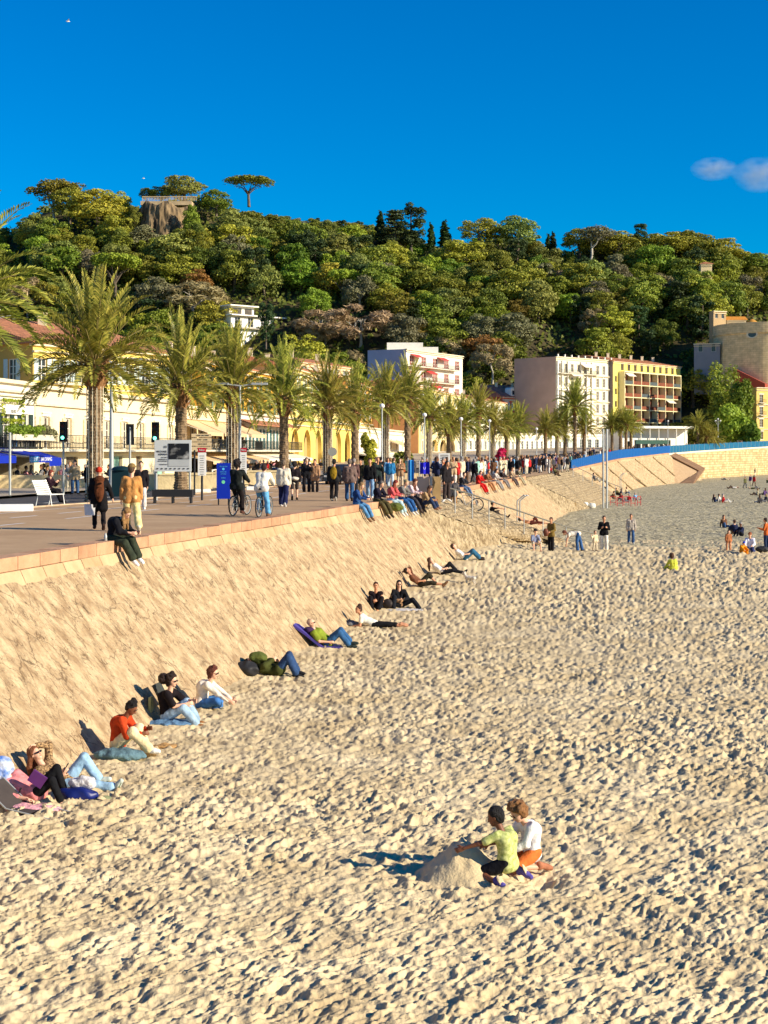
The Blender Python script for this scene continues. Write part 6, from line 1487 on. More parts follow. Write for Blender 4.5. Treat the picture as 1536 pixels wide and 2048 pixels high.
traffic_light('traffic signal seen from the back right of the tall lamp post', 260, 76, 850, True)
def pole(name, label, px, Y, ytop, r, m, cat='post'):
    b = AT(px, Y); q = MB(); q.tube([(0,0,-.1),(0,0,ZT(ytop,Y)-b.z)], r, 8); return tag(q.build(name, m, None, b), label, cat)
pole('post', 'pale post carrying a dark junction box in front of the blue awnings', 20, 74, 865, .06, m_steel)
# grey billboard
bY = 66; bb = empty('billboard', AT(346, bY)); tag(bb, 'large pale grey exhibition billboard with a dark picture and black lettering', 'billboard'); w_ = 73*bY/FP; zt = ZT(880,bY)-3.3; zb = ZT(943,bY)-3.3
m_bg = mat('billboard_grey', srgb(196,200,200), .6, .03, 2)
q = MB(); q.box((0,0,(zt+zb)/2), (w_,.14,zt-zb)); q.build('panel', m_bg, bb)
for sx in (-.46,.46): q = MB(); q.tube([(sx*w_,.03,0),(sx*w_,.03,zb)], .05, 8); q.build('leg', m_steel, bb)
iw, ih = w_*.57, (zt-zb)*.50; ic = Vector((w_*.165, -.082, zt-(zt-zb)*.36))
m_pic = mat('poster_picture', (.01,.01,.012), .5, 0); t = m_pic.node_tree; n = t.nodes; tc = n.new('ShaderNodeTexCoord'); sp = n.new('ShaderNodeSeparateXYZ'); t.links.new(tc.outputs['Generated'], sp.inputs[0])
nz = n.new('ShaderNodeTexNoise'); nz.inputs['Scale'].default_value = 1.9; nz.inputs['Detail'].default_value = 6; t.links.new(tc.outputs['Generated'], nz.inputs['Vector'])
cr = n.new('ShaderNodeValToRGB'); cr.color_ramp.elements[0].position = .50; cr.color_ramp.elements[0].color = (.008,.009,.012,1); cr.color_ramp.elements[1].position = .78; cr.color_ramp.elements[1].color = (.5,.5,.48,1); t.links.new(nz.outputs['Fac'], cr.inputs[0]); t.links.new(cr.outputs[0], n['Principled BSDF'].inputs['Base Color'])
q = MB(); q.box(ic, (iw,.012,ih)); q.build('picture', m_pic, bb)
q = MB(); q.box(ic-Vector((0,0,ih*.5+(zt-zb)*.12)), (iw,.010,(zt-zb)*.22)); q.build('pale_band', mat('poster_pale', srgb(176,180,180), .6, .05, 2), bb)
m_ink = mat('ink', (.012,.012,.014), .6, 0)
for txt, sz, x, z, al in (('10', .15, -.16, .78, 'RIGHT'), ('MICHAEL', .115, -.145, .635, 'RIGHT'), ('KENNA', .115, -.145, .545, 'RIGHT'), ('10.12.2024', .06, -.145, .45, 'RIGHT'), ('MUSEE DE LA', .065, -.145, .385, 'RIGHT'), ('PHOTOGRAPHIE', .055, -.145, .33, 'RIGHT'), ('< MUSEE 50 M', .06, -.145, .225, 'RIGHT')):
    text_obj(txt, sz, m_ink, bb, (x*w_, -.085, zb+(zt-zb)*z), (R(90),0,0), align=al, bold=False)
for k in range(8): q = MB(); q.box((-w_*.42+k*w_*.12, -.083, zb+(zt-zb)*.09), (.09,.01,.045)); q.build('logo_mark', m_ink, bb)
# black bench / low box in front of the billboard
o = empty('black_bench', AT(346, 62)); tag(o, 'long black bench standing in front of the grey billboard', 'bench'); q = MB(); q.box((0,0,.42), (1.65,.5,.30)); q.build('seat', m_black, o)
for sx in (-.75,0,.75): q = MB(); q.box((sx,0,.13), (.07,.45,.26)); q.build('leg', m_black, o)
# direction boards
o = empty('direction_sign', AT(403, 74)); tag(o, 'stack of four cream direction boards right of the grey billboard', 'sign'); q = MB(); q.tube([(-.35,.05,0),(-.35,.05,ZT(866,74)-3.3)], .045, 8); q.build('post', m_black, o)
m_dir = mat('direction_board', srgb(216,190,146), .7, .05, 2)
for k, tx in enumerate(('CAMP DES GENS','PORT - GARE','VIEUX NICE','LE CHATEAU')):
    z = ZT(871+8.6*k,74)-3.3; q = MB(); q.box((0,0,z), (.98,.05,.175)); p_ = q.build('board', m_dir, o); text_obj(tx, .085, m_ink, p_, (.05,-.03,z), (R(90),0,0))
# white totems with red tops
for px, Y, lb in ((404,66,'white information totem with a red top beside the direction boards'),(487,70,'white information totem with a red top right of the third palm')):
    o = empty('info_totem', AT(px, Y)); tag(o, lb, 'totem'); z1 = ZT(896,Y)-3.3; z0 = ZT(951,Y)-3.3; wd2 = 16*Y/FP if px < 450 else 12*Y/FP
    q = MB(); q.box((0,0,(z0+z1)/2-.1), (wd2,.10,z1-z0-.2)); q.build('panel', m_paint, o); q = MB(); q.box((0,0,z1-.09), (wd2,.104,.19)); q.build('red_top', mat('red_sign', srgb(178,24,44), .5, 0), o)
    text_obj('Nice', .12, m_paint, o, (0,-.06,z1-.09), (R(90),0,0)); q = MB(); q.tube([(0,0,0),(0,0,z0)], .05, 8); q.build('post', m_black, o)
    q = MB()
    for k in range(9): q.box((0,-.056,z1-.35-.1*k), (wd2*(.45 if k % 3 else .6),.006,.018))
    q.build('printed_lines', m_ink, o)
# big blue panel
o = empty('blue_sign', AT(447, 60)); tag(o, 'bright blue information panel just left of the cyclist in black', 'sign'); z1 = ZT(926,60)-3.3; z0 = .25; q = MB(); q.box((0,0,(z0+z1)/2), (.54,.10,z1-z0)); q.build('panel', mat('blue_sign', srgb(8,44,168), .45, 0), o)
for sx in (-.2,.2): q = MB(); q.box((sx,0,.125), (.05,.08,.25)); q.build('leg', m_black, o)
mcy = mat('cyan_print', srgb(90,190,235), .5, 0)
for z, tx, s_ in ((z1-.14,'VILLE DE NICE',.05),(z1-.36,'RESPECTEZ',.05),(z1-.44,'LA PLAGE',.05),(z1-.60,'MERCI',.06)): text_obj(tx, s_, mcy, o, (0,-.055,z), (R(90),0,0))
q = MB(); q.lathe([(0,0),(.05,0)], n=14); q.v = [(v[0],-.056,z1-.24+v[1]) for v in q.v]; q.build('emblem', mcy, o)
q = MB(); q.lathe([(0,0),(.07,0)], n=14); q.v = [(v[0],-.056,z1-.76+v[1]) for v in q.v]; q.build('emblem', mat('green_print', srgb(120,220,160), .5, 0), o)
# white slatted bench (two seats) with the sitter
bp = GP(100, 1011); o = empty('white_bench', bp+Vector((-.05,.1,0)), R(-12)); tag(o, 'white slatted metal bench at the left with a seated person', 'bench')
q = MB()
for k in range(7): q.box((-.22-.035*k,0,.46+.085*k), (.03,1.3,.06))
q.build('backrest', m_paint, o); q = MB()
for k in range(6): q.box((-.15+.09*k,0,.44), (.07,1.3,.025))
q.build('seat', m_paint, o)
for sy in (-.6,.6): q = MB(); q.tube([(-.30,sy,0),(-.20,sy,.42),(.32,sy,.42),(.38,sy,0)], .022, 6); q.tube([(-.22,sy,.44),(-.46,sy,1.02)], .02, 6); q.build('side_frame', m_paint, o)
# low white concrete blocks and stone planters
def block(label, px, py, w_, h_, d_, m=m_stone_b, rz=.2, name='kerb_block'):
    b = GP(px, py); q = MB(); q.box((0,0,h_/2), (w_,d_,h_)); q.box((0,0,h_+.01), (w_-.04,d_-.04,.02)); return tag(q.build(name, m, None, b, rz), label, 'stone block')
block('white concrete block at the left edge beside the bench', 12, 1022, 1.9, .22, .7, m_paint)
block('small white concrete block at the foot of the red-topped totem', 404, 985, .9, .16, .5, m_paint)
block('small white concrete block right of the cyclist in black', 505, 980, .7, .18, .4, m_paint)
block('pale stone planter wall behind the white bench', 52, 976, 1.9*3, .75, .9)
block('pale low wall behind the standing couple at the cafe', 140, 975, 2.4, .5, .6)
for i, (px, Y, w_) in enumerate(((330,88,4),(375,92,3),(415,95,4),(450,98,3),(505,103,5),(545,108,4))):
    b = AT(px, Y); q = MB(); q.box((0,0,.32), (w_,.6,.9)); q.box((0,0,.79), (w_+.1,.7,.06)); tag(q.build('terrace_wall', m_stone_b, None, b, .15), ['pale terrace wall behind the black bench','short terrace wall behind the direction boards','pale terrace wall behind the blue panel','short terrace wall behind the third palm','long terrace wall behind the cyclist in white','terrace wall behind the fourth palm'][i], 'low wall')
b = AT(790, 116); q = MB(); q.box((0,0,.25), (4,.6,.5)); tag(q.build('stone_bench', m_stone_b, None, b), 'long low stone bench behind the blue-shirted walker', 'bench')
# green municipal bin and dark box by the lamp
b = AT(243, 72); o = empty('recycling_bin', b); tag(o, 'large dark green recycling container behind the man in the tan jacket', 'container'); q = MB(); q.box((0,0,.62), (.8,.8,1.25)); q.build('body', mat('bin_green', srgb(16,44,50), .5, .1, 2), o); q = MB(); q.lathe([(.52,1.25),(.42,1.38),(.2,1.44),(0,1.46)], n=12); q.build('lid', mat('bin_green', (0,0,0)), o)
# blue banners and kiosk of the tennis-like stand
def banner(label, px, Y, yt, yb, w_, rgb, txt=None):
    b = AT(px, Y); o = empty('banner', b); tag(o, label, 'banner'); z1 = ZT(yt,Y)-b.z; z0 = ZT(yb,Y)-b.z; q = MB(); n_ = 8; vs = []
    for i in range(n_+1):
        x = -w_/2+w_*i/n_; y = .06*math.sin(i*1.4)
        vs += [(x,y,z0),(x,y,z1)]
    q.add(vs, [(2*i,2*i+2,2*i+3,2*i+1) for i in range(n_)]); q.build('cloth', mat('banner_%d_%d_%d' % rgb, srgb(*rgb), .7, .1, 2), o)
    q = MB(); q.tube([(-w_/2,.02,0),(-w_/2,.02,z1+.1)], .03, 6); q.build('pole', m_steel, o)
    if txt: text_obj(txt, w_*.35, m_let, o, (0,-.1,(z0+z1)/2), (R(90),0,0))
banner('tall narrow pale blue banner standing in the crowd left of the deep blue one', 822, 84, 920, 962, .34, (40,140,210))
banner('deep blue banner held up in the crowd', 849, 80, 925, 948, .55, (20,20,190), 'U')
banner('small blue board on the promenade left of the white notice board', 876, 112, 922, 947, .9, (20,90,160))
b = AT(886, 112); o = empty('notice_board', b); tag(o, 'white notice board beside a small blue board', 'sign'); q = MB(); q.box((.1,0,1.3), (.85,.06,1.5)); q.build('panel', m_paint, o); q = MB(); q.tube([(0,.05,0),(0,.05,1.0)], .04, 6); q.build('post', m_steel, o); q = MB(); [q.box((.1,-.035,1.9-.13*k), (.6,.008,.05)) for k in range(9)]; q.build('printed_lines', m_ink, o)
# small round road sign
b = AT(665, 100); o = empty('road_sign', b); tag(o, 'small round road sign in front of the yellow arches', 'sign'); q = MB(); q.tube([(0,0,0),(0,0,2.0)], .03, 6); q.build('pole', m_steel, o); q = MB(); q.lathe([(0,0),(.3,0)], n=16); q.v = [(v[0],-.04,2.15+v[1]) for v in q.v]; q.build('disc', mat('sign_grey', srgb(150,150,140), .5, 0), o)
# cars
def car(label, px, Y, heading, rgb, L_=4.2):
    b = AT(px, Y); b.z -= .13; o = empty('parked_car', b, heading); tag(o, label, 'car', 'cars on the quay road'); m = mat('car_%d_%d_%d' % rgb, srgb(*rgb), .25, 0, spec=.6, coat=.6)
    prof = [(-2.1,.35),(-2.1,.85),(-1.9,1.0),(-1.35,1.42),(.15,1.45),(.95,1.0),(1.9,.85),(2.08,.6),(2.08,.35)]; q = MB(); n = len(prof)
    vs = [(x, -.82+(.14 if z > 1.1 else 0), z) for x, z in prof]+[(x, .82-(.14 if z > 1.1 else 0), z) for x, z in prof]; q.add(vs, [tuple(range(n-1,-1,-1)), tuple(range(n,2*n))]+[(i, (i+1)%n, n+(i+1)%n, n+i) for i in range(n)]); q.build('body', m, o)
    for sy in (-1,1): q = MB(); q.add([(-1.6,sy*.80,1.02),(.75,sy*.80,1.02),(.1,sy*.70,1.38),(-1.25,sy*.70,1.38)], [(0,1,2,3)]); q.build('side_window', m_glass, o)
    q = MB(); q.add([(.22,-.62,1.40),(.22,.62,1.40),(.95,.72,1.02),(.95,-.72,1.02)], [(0,1,2,3)]); q.v = [(x+.02,y,z+.01) for x,y,z in q.v]; q.build('windscreen', m_glass, o)
    q = MB(); q.add([(-1.42,-.62,1.40),(-1.42,.62,1.40),(-1.92,.72,1.02),(-1.92,-.72,1.02)], [(3,2,1,0)]); q.v = [(x-.02,y,z+.01) for x,y,z in q.v]; q.build('rear_window', m_glass, o)
    for sx in (-1.3,1.3):
        for sy in (-.74,.74): w_ = empty('wheel'); w_.parent = o; w_.location = (sx,sy,.33); q = MB(); q.torus((0,0,0), .22, .11, 'y', 18, 6); q.build('tyre', m_rubber, w_); q = MB(); q.torus((0,0,0), .10, .07, 'y', 12, 4); q.build('rim', m_steel, w_)
    for sy in (-.6,.6): q = MB(); q.box((2.07,sy,.68), (.06,.3,.12)); q.build('headlight', m_paint, o); q = MB(); q.box((-2.1,sy,.8), (.06,.25,.14)); q.build('tail_light', mat('tail_red', srgb(150,20,20), .3, 0), o)
    return o
car('dark blue car behind the walkers, in front of the arches', 688, 100, R(-105), (24,40,60))
car('dark grey car left of the red flowering shrub', 960, 175, R(-105), (44,48,54))
car('black car half hidden by palms right of the red flowering shrub', 1092, 215, R(-105), (20,22,24))
# shrubs
def shrub(label, px, Y, ytop, w_px, leaf, n=1800, base=None, size=.3, kind='shrub', z0=None):
    b = AT(px, Y) if z0 is None else Vector(((px-HX)/FP*Y, Y, z0)); h = ZT(ytop,Y)-b.z; wv = w_px*Y/FP; rg = np.random.default_rng(int(px)); lob = []
    for k in range(14): a = rg.random()*6.28; r_ = wv*.32*math.sqrt(rg.random()); lob.append(((r_*math.cos(a), r_*math.sin(a), h*rg.uniform(.25,.85)), (wv*.22, wv*.22, h*.2)))
    V, F = leaf_cloud(lob, n, size, rg); o = empty(kind, b); tag(o, label, 'shrub'); link('foliage', np_mesh('foliage', V, F, [LM[leaf]]), o); q = MB(); q.tube([(0,0,-.1),(0,0,h*.5)], [.12,.06], 6); q.build('stem', m_bark, o)
LM['red'] = leafmat('red_flowers', (.45,.01,.03), (.75,.03,.06), var=.1)
shrub('crimson flowering shrub among the far palms', 1001, 200, 898, 30, 'red', 1900, size=.35)
shrub('spiky green cactus-like shrub right of the seventh palm', 738, 135, 868, 34, 'pine', 2600, size=.3)
shrub('dark hedge behind the palms below the arches', 800, 150, 905, 60, 'oak', 1500, size=.3)
for i, (px, Y, yt, w_) in enumerate(((1374,440,790,44),(1376,442,740,40),(1396,444,705,60),(1470,388,800,80),(1500,385,840,50),(1440,424,770,70),(1412,440,800,50),(1388,442,740,50),(1450,404,725,80),(1420,438,715,60),(1480,398,760,60),(1400,446,700,50))):
    shrub(['low bush at the right foot of the yellow apartments','ivy clump halfway up beside the yellow apartments','ivy clump at the roof level of the yellow apartments','bright green bushy tree by the far road','low bright bush at the foot of the corner building','tall dark bush below the round tower','dense bush on the steep bank left of the tower','ivy-covered bank bush next to the yellow apartments','big dark bush on the bank under the tower','upper dark bush below the small white hill house','mid-green bush in front of the red arcade','topmost bush on the bank beside the yellow apartments'][i], px, Y, yt, w_, ['oak','oak','oak','bright','bright','oak','oak','oak','oak','oak','bright','oak'][i], 4200, size=.75, z0=5.5)
# bank behind those bushes (steep vegetated rock)
V = []; 
for i in range(41):
    for j in range(21):
        px = 1362+112*i/40; yt = np.interp(px, [1362,1400,1440,1474],[702,700,716,742]); py = 892+(yt-892)*j/20; Yv = 438+24*(j/20); p = P(px, py, Yv); V.append((p.x+1.2*math.sin(i*.9+j), p.y+2*math.sin(i*.7+j*1.3), p.z))
idx = np.arange(41*21).reshape(41,21); F = np.stack([idx[:-1,:-1], idx[1:,:-1], idx[1:,1:], idx[:-1,1:]], -1).reshape(-1,4)
tag(link('steep_bank', np_mesh('bank', V, F, [mat('bank_rock', srgb(92,84,62), .95, .4, .3, 1.5, .8)], smooth=True)), kind='structure')
# blue fence
fn = empty('blue_fence', (float(ex(181)), 181, 0)); tag(fn, 'long bright blue screen fence along the quay edge above the far embankment', 'fence'); mf = mat('fence_blue', srgb(0,84,150), .6, .12, 1, stretch=(1,1,.2)); mf2 = mat('fence_teal', srgb(20,96,130), .6, .2, 1)
y = 181.0; k = 0; O = fn.location
while y < 470 and k < 95:
    st = 2.2 if y < 240 else (2.9 if y < 320 else 4.2); a = Vector((float(ex(y))-.25, y, float(ez(y)))); b = Vector((float(ex(y+st))-.25, y+st, float(ez(y+st)))); t = b-a; h_ = 1.05+.35*min(1,(y-181)/60) ; ang = math.atan2(t.y, t.x); jit = random.uniform(-.03,.03)
    q = MB(); q.box((0,0,h_/2+.08), (t.length*.97,.04,h_)); q.build('panel', mf if y < 292 else mf2, fn, (a+b)/2-O, ang); q = MB(); q.box((0,0,h_/2+.05), (.08,.09,h_+.14)); q.build('post', mat('fence_post', srgb(40,110,170), .6, .1, 1) if y < 292 else m_steel, fn, a-O+Vector((0,0,jit)), ang); y += st; k += 1
# guard rails of the ramps
def handrail(label, pts, h_=1.0, n=9):
    pts = [Vector(p) for p in pts]; o = empty('handrail', pts[0]); tag(o, label, 'handrail'); O = pts[0]; L_ = [0]
    for a, b in zip(pts, pts[1:]): L_.append(L_[-1]+(b-a).length)
    def at_(s):
        for i in range(len(pts)-1):
            if s <= L_[i+1]+1e-6: return pts[i].lerp(pts[i+1], (s-L_[i])/(L_[i+1]-L_[i]))
        return pts[-1]
    q = MB(); q.tube([p-O+Vector((0,0,h_)) for p in pts], .035, 6); q.build('top_rail', mat('rail_steel', srgb(120,116,104), .5, 0, metal=.4), o)
    for k in range(n+1): p = at_(L_[-1]*k/n)-O; q = MB(); q.tube([p-Vector((0,0,.2)), p+Vector((0,0,h_))], .028, 5); q.build('baluster', m_steel, o)
handrail('long steel handrail running down the rough beach ramp', [P(874,1012,69.5), P(944,1030,73), P(1010,1052,76.5), P(1080,1074,79.5), P(1130,1090,81), P(1190,1104,82)], 1.0, 8)
handrail('steel handrail running down the far beach ramp', [P(1146,950,165), P(1180,966,168), P(1214,982,172), P(1245,994,176)], 1.05, 6)
# panel boxes at the head of the ramp
o = empty('stone_pillar', AT(862, 67)); tag(o, 'beige pillar with a wooden panel at the head of the beach ramp', 'pillar'); q = MB(); q.box((-.35,0,.5), (.55,.5,1.05)); q.build('block', mat('pinkstone', srgb(206,176,150), .85, .08, 2), o); q = MB(); q.box((.25,0,.42), (.35,.4,1.2)); q.build('panel', mat('timber', srgb(176,146,100), .8, .1, 3), o); q = MB(); q.box((.0,-.05,.42), (.08,.5,1.25)); q.build('post', m_steel, o)
# beach showers
def shower(label, px, pyb, pyt, z):
    Y = (CZ-z)*FP/(pyb-HY); b = P(px, pyb, Y); h = (pyb-pyt)*Y/FP; o = empty('beach_shower', b, .3); tag(o, label, 'shower'); 
    for dx in (-.09,.09): q = MB(); q.tube([(dx,0,-.2),(dx,0,h*.82),(dx+.42,-.1,h)], .045, 6); q.build('pipe', m_steel, o); q = MB(); q.lathe([(.10,0),(.07,.06)], (dx+.45,-.1,h-.06), 8); q.build('head', m_steel, o)
shower('double-pipe beach shower standing on the rough ramp', 1037, 1056, 990, .75)
shower('distant double-pipe beach shower under the third embankment', 1241, 985, 946, -.2)
# tall twin mast
Y = 150; b = Vector(((1210-HX)/FP*Y, Y, -.2)); o = empty('mast', b); tag(o, 'pair of very tall thin grey masts rising from the far beach ramp', 'mast')
for dx in (-.18,.18): q = MB(); q.tube([(dx,0,0),(dx,0,ZT(858,Y)+.2)], .10, 8); q.build('mast_tube', m_steel, o)
# culvert mouth
Y = 79.5; c = P(1078, 1103, Y); o = empty('culvert', c); tag(o, 'dark half-round culvert mouth at the foot of the rough ramp', 'culvert'); q = MB(); vs = []; r_ = .72
for j in range(17): a = math.pi*j/16; vs.append((r_*1.15*math.cos(a), 0, r_*math.sin(a)))
q.add(vs+[(x*1.18,-.02,z*1.2) for x,y,z in vs]+[(x*1.18,.9,z*1.2) for x,y,z in vs], [(j,j+1,18+j,17+j) for j in range(16)]+[(17+j,18+j,35+j,34+j) for j in range(16)]); q.build('stone_ring', m_rub, o); q = MB(); q.add([(x,.25,z) for x,y,z in vs], [tuple(range(17))]); q.build('shade_sheet', mat('culvert_shade', (.05,.045,.035), .9, .2, 2), o)  # flat dark sheet in the mouth; its colour stands for the shade inside
for i, (px, py, r_) in enumerate(((1100,1101,.45),(1118,1102,.3),(1048,1098,.35))):
    c = P(px, py, 79.0); rg = np.random.default_rng(i); q = MB(); q.lathe([(0,-r_),(r_*.8,-r_*.5),(r_,0),(r_*.75,r_*.5),(0,r_*.8)], n=9, smooth=False); q.v = [(v[0]*(1+rg.uniform(-.15,.15)), v[1]*(1+rg.uniform(-.15,.15)), v[2]*(1+rg.uniform(-.1,.1))) for v in q.v]; tag(q.build('boulder', m_rub, None, c), ['large pale boulder right of the culvert mouth','small boulder two to the right of the culvert','rounded boulder left of the culvert mouth'][i], 'boulder')
# bulk bags and pallets below the second slope
m_bag = mat('bulk_bag', srgb(226,224,212), .85, .08, 1.5, .8, 5); m_gbag = mat('grey_bag', srgb(120,122,124), .85, .2, 1.5, .8, 5)
for i, (px, py, w_, h_, m, lb) in enumerate(((1116,1013,1.2,1.3,m_gbag,'big grey bulk bag at the left of the bag pile'),(1140,1005,1.2,1.25,m_bag,'white bulk bag left of its twin in the pile'),(1160,1003,1.2,1.3,m_bag,'white bulk bag with lifting loops right of its twin'),(1168,1016,.8,.6,m_bag,'small slumped white bag at the right of the pile'),(1148,1018,.9,.6,m_bag,'low white bag in front of the two tall bags'),(1184,1016,.6,.5,m_bag,'smallest white bag at the right end of the pile'))):
    b = G(px, py, -.2); o = empty('bulk_bag', b, .3*i); tag(o, lb, 'bag', 'bulk bags on the beach'); rg = np.random.default_rng(i+3); n = 16; q = MB(); prof = [(.42,0),(.55,.12),(.58,.5),(.56,.85),(.40,.98),(.1,1.0)]; q.lathe([(a*w_, z*h_) for a, z in prof], n=n); q.v = [(v[0]*(1+.1*math.sin(3*math.atan2(v[1],v[0])+v[2]*4)), v[1]*(1+.1*math.cos(4*math.atan2(v[1],v[0])+v[2]*3)), v[2]) for v in q.v]; q.build('sack', m, o)
    if h_ > 1: 
        for sx in (-.3,.3): q = MB(); q.tube([(sx,-.2,h_*.9),(sx,0,h_*1.18),(sx,.2,h_*.9)], .03, 5); q.build('loop', m, o)
for i, px in enumerate((1118,1140)):
    b = G(px, 1022, -.2); o = empty('pallet', b, .1); tag(o, ['wooden pallet standing under the grey bag','wooden pallet standing under the white bags'][i], 'pallet')
    for k in range(5): q = MB(); q.box((0,0,.08+.16*k), (1.2,.05,.09)); q.build('slat', mat('timber', (0,0,0)), o)
    for sx in (-.55,0,.55): q = MB(); q.box((sx,.06,.4), (.08,.06,.85)); q.build('stringer', mat('timber', (0,0,0)), o)
# red folding chairs / frames on the far beach
m_red = mat('red_frame', srgb(196,50,52), .5, .1, 3)
for i, px in enumerate((1226,1240,1253,1266,1278)):
    b = G(px, 1011+(i % 2)*2, -.2); o = empty('metal_stand', b, .2*i); tag(o, ['leftmost','second','middle','fourth','rightmost'][i]+' red metal frame stand in the row behind the pebble beach edge', 'stand', 'red metal frames')
    for sx in (-.3,.3): q = MB(); q.tube([(sx,0,0),(sx,0,1.0)], .03, 5); q.build('upright', m_red, o)
    for z in (.35,.95): q = MB(); q.tube([(-.3,0,z),(.3,0,z)], .03, 5); q.build('crossbar', m_red, o)
# gulls
for i, (px, py, Y) in enumerate(((136,43,200),(287,357,300))):
    c = P(px, py, Y); o = empty('gull', c, .4); tag(o, ['white gull high in the upper left sky','white gull flying above the left part of the hill'][i], 'bird'); q = MB(); q.tube([(-.28,0,0),(-.1,0,.02),(.12,0,.02),(.26,0,.04)], [.02,.08,.07,.03], 8); q.build('body', m_paint, o)
    for sg in (-1,1): q = MB(); q.add([(-.1,0,.05),(.12,0,.05),(.10,sg*.45,.22),(-.06,sg*.75,.12),(-.08,sg*.4,.18)], [(0,1,2,3,4)] if sg > 0 else [(4,3,2,1,0)]); q.build('wing', m_paint, o)
# cloud
for i, (px, py, w_, h_) in enumerate(((1428,338,52,16),(1520,350,60,24))):
    m = bpy.data.materials.new('cloud_%d' % i); m.use_nodes = True; t = m.node_tree; n = t.nodes; n.remove(n['Principled BSDF']); v = n.new('ShaderNodeVolumePrincipled'); v.inputs['Color'].default_value = (1,1,1,1); v.inputs['Anisotropy'].default_value = .2
    tc = n.new('ShaderNodeTexCoord'); nz = n.new('ShaderNodeTexNoise'); nz.inputs['Scale'].default_value = 2.2; nz.inputs['Detail'].default_value = 4; t.links.new(tc.outputs['Object'], nz.inputs['Vector'])
    ln = n.new('ShaderNodeVectorMath'); ln.operation = 'LENGTH'; t.links.new(tc.outputs['Object'], ln.inputs[0]); mr = n.new('ShaderNodeMapRange'); mr.inputs[1].default_value = .98; mr.inputs[2].default_value = .1; mr.inputs[3].default_value = 0; mr.inputs[4].default_value = 1; t.links.new(ln.outputs['Value'], mr.inputs[0])
    s1 = n.new('ShaderNodeMapRange'); s1.inputs[1].default_value = .35; s1.inputs[2].default_value = .75; t.links.new(nz.outputs['Fac'], s1.inputs[0]); mu = n.new('ShaderNodeMath'); mu.operation = 'MULTIPLY'; t.links.new(mr.outputs[0], mu.inputs[0]); t.links.new(s1.outputs[0], mu.inputs[1])
    m2 = n.new('ShaderNodeMath'); m2.operation = 'MULTIPLY'; m2.inputs[1].default_value = .035; t.links.new(mu.outputs[0], m2.inputs[0]); t.links.new(m2.outputs[0], v.inputs['Density']); t.links.new(v.outputs[0], n['Material Output'].inputs['Volume'])
    CY = 3500; q = MB(); q.lathe([(math.sin(math.pi*k/14), -math.cos(math.pi*k/14)) for k in range(15)], n=24); o = q.build('cloud', m, None, P(px, py, CY)); o.scale = (w_*CY/FP, w_*CY/FP*.6, h_*CY/FP*1.6); tag(o, kind='structure')
# ================================================================ PEOPLE IN PLACE
def SG(px, py, dz=0.0):      # sand point under a photo pixel
    z = 0.0
    for _ in range(6): g_ = G(px, py, z); z = ground_z(g_.x, g_.y)
    g_.z = z+dz; return g_
# armX: (upper dir, fore dir, [hand dir], [palm normal]); legX: (thigh, shin, [foot])
HD = R
def sit_up(lean=.15, k=.0): return dict(hip=.11, torso=(lean, 0, 1), bend=.05, legL=((.75,.16,.62),(.42,0,-.9),(1,0,-.05)), legR=((.75,-.16,.62),(.42,0,-.9),(1,0,-.05)))
st = .0135
def LEAN(px, py, off=.40):
    g_ = SG(px, py); z = g_.z+.1; g_.x = max(g_.x, float(ex(g_.y))+.1+SL*(3.3-z)+off); return g_
# --- two children at the sand mound
k1 = person('black-haired child in a yellow-green T-shirt kneeling with back turned at the sand mound', SG(1016, 1764), R(142),
   dict(hip=.25, torso=(.22,.05,1), bend=.05, head=(22, 20), legL=((.55,.35,-.28),(-.95,.25,-.10),(-.8,.1,-.5)), legR=((.75,-.25,-.35),(-.95,-.12,-.10),(-.9,-.1,-.5)),
        armL=((.72,.62,-.42),(.75,.45,-.30)), armR=((.55,-.35,-.75),(.8,.25,-.25))),
   dict(skin='brown', hair=('short',(22,18,18)), top=((190,205,92),.62,0,.020), legs=((26,26,30),.92,.024), shoes=(90,80,150), sole=(214,190,150)), H=1.38, step=st, child=True)
k2 = person('curly-haired child in a white shirt and orange shorts kneeling behind the other child', SG(1062, 1742), R(205),
   dict(hip=.25, torso=(.22,0,1), bend=.06, head=(42, 6), legL=((.8,.22,-.32),(-.97,.05,-.10),(-.9,0,-.4)), legR=((.8,-.22,-.32),(-.97,-.05,-.10),(-.9,0,-.4)), armL=((.45,.2,-.85),(.75,-.35,-.35)), armR=((.5,-.2,-.85),(.7,.3,-.4))),
   dict(skin='pale', hair=('curly',(140,96,54)), top=((226,222,216),2,0,.020), legs=((214,112,52),.95,.028), shoes=(170,110,80)), H=1.38, step=st, child=True)
# print on the T-shirt: darker leaves
m_ = mat('tie_dye_shirt', srgb(214,216,140), .9, 0, c2=srgb(150,160,80), vs=22)
for ch in k1.children:
    if ch.name.startswith('shirt'): ch.data.materials[0] = m_
# --- four people leaning / sitting at the foot of the embankment, near left
leo = mat('leopard_cloth', srgb(186,150,104), .9, 0, c2=srgb(58,38,24), vs=34, detail=1)
a1 = person('woman in a leopard blouse and pale jeans reclining with an arm over her head', LEAN(132, 1578, .30), R(-6),
   dict(hip=.11, torso=(-.84,.0,.55), bend=.02, front=(.5,-.3,.8), look=(.85,-.35,.35), headup=(-.45,0,.9), head=(0,0), armup=True, armL=((-.1,.35,.92),(-.55,-.75,.05)), armR=((.55,-.35,-.40),(.80,-.05,.42),(.6,0,.8)), legL=((.55,.12,.80),(.55,.05,-.80),(1,0,.3)), legR=((.93,-.12,.05),(.98,0,-.08),(.55,-.1,.8))),
   dict(skin='pale', hair=('long',(120,70,42)), top=((186,150,104),2,0,.018), legs=((150,184,208),1.95,.024,'denim'), shoes=(196,204,190), sole=(96,110,80), glasses=True), H=1.68, step=st)
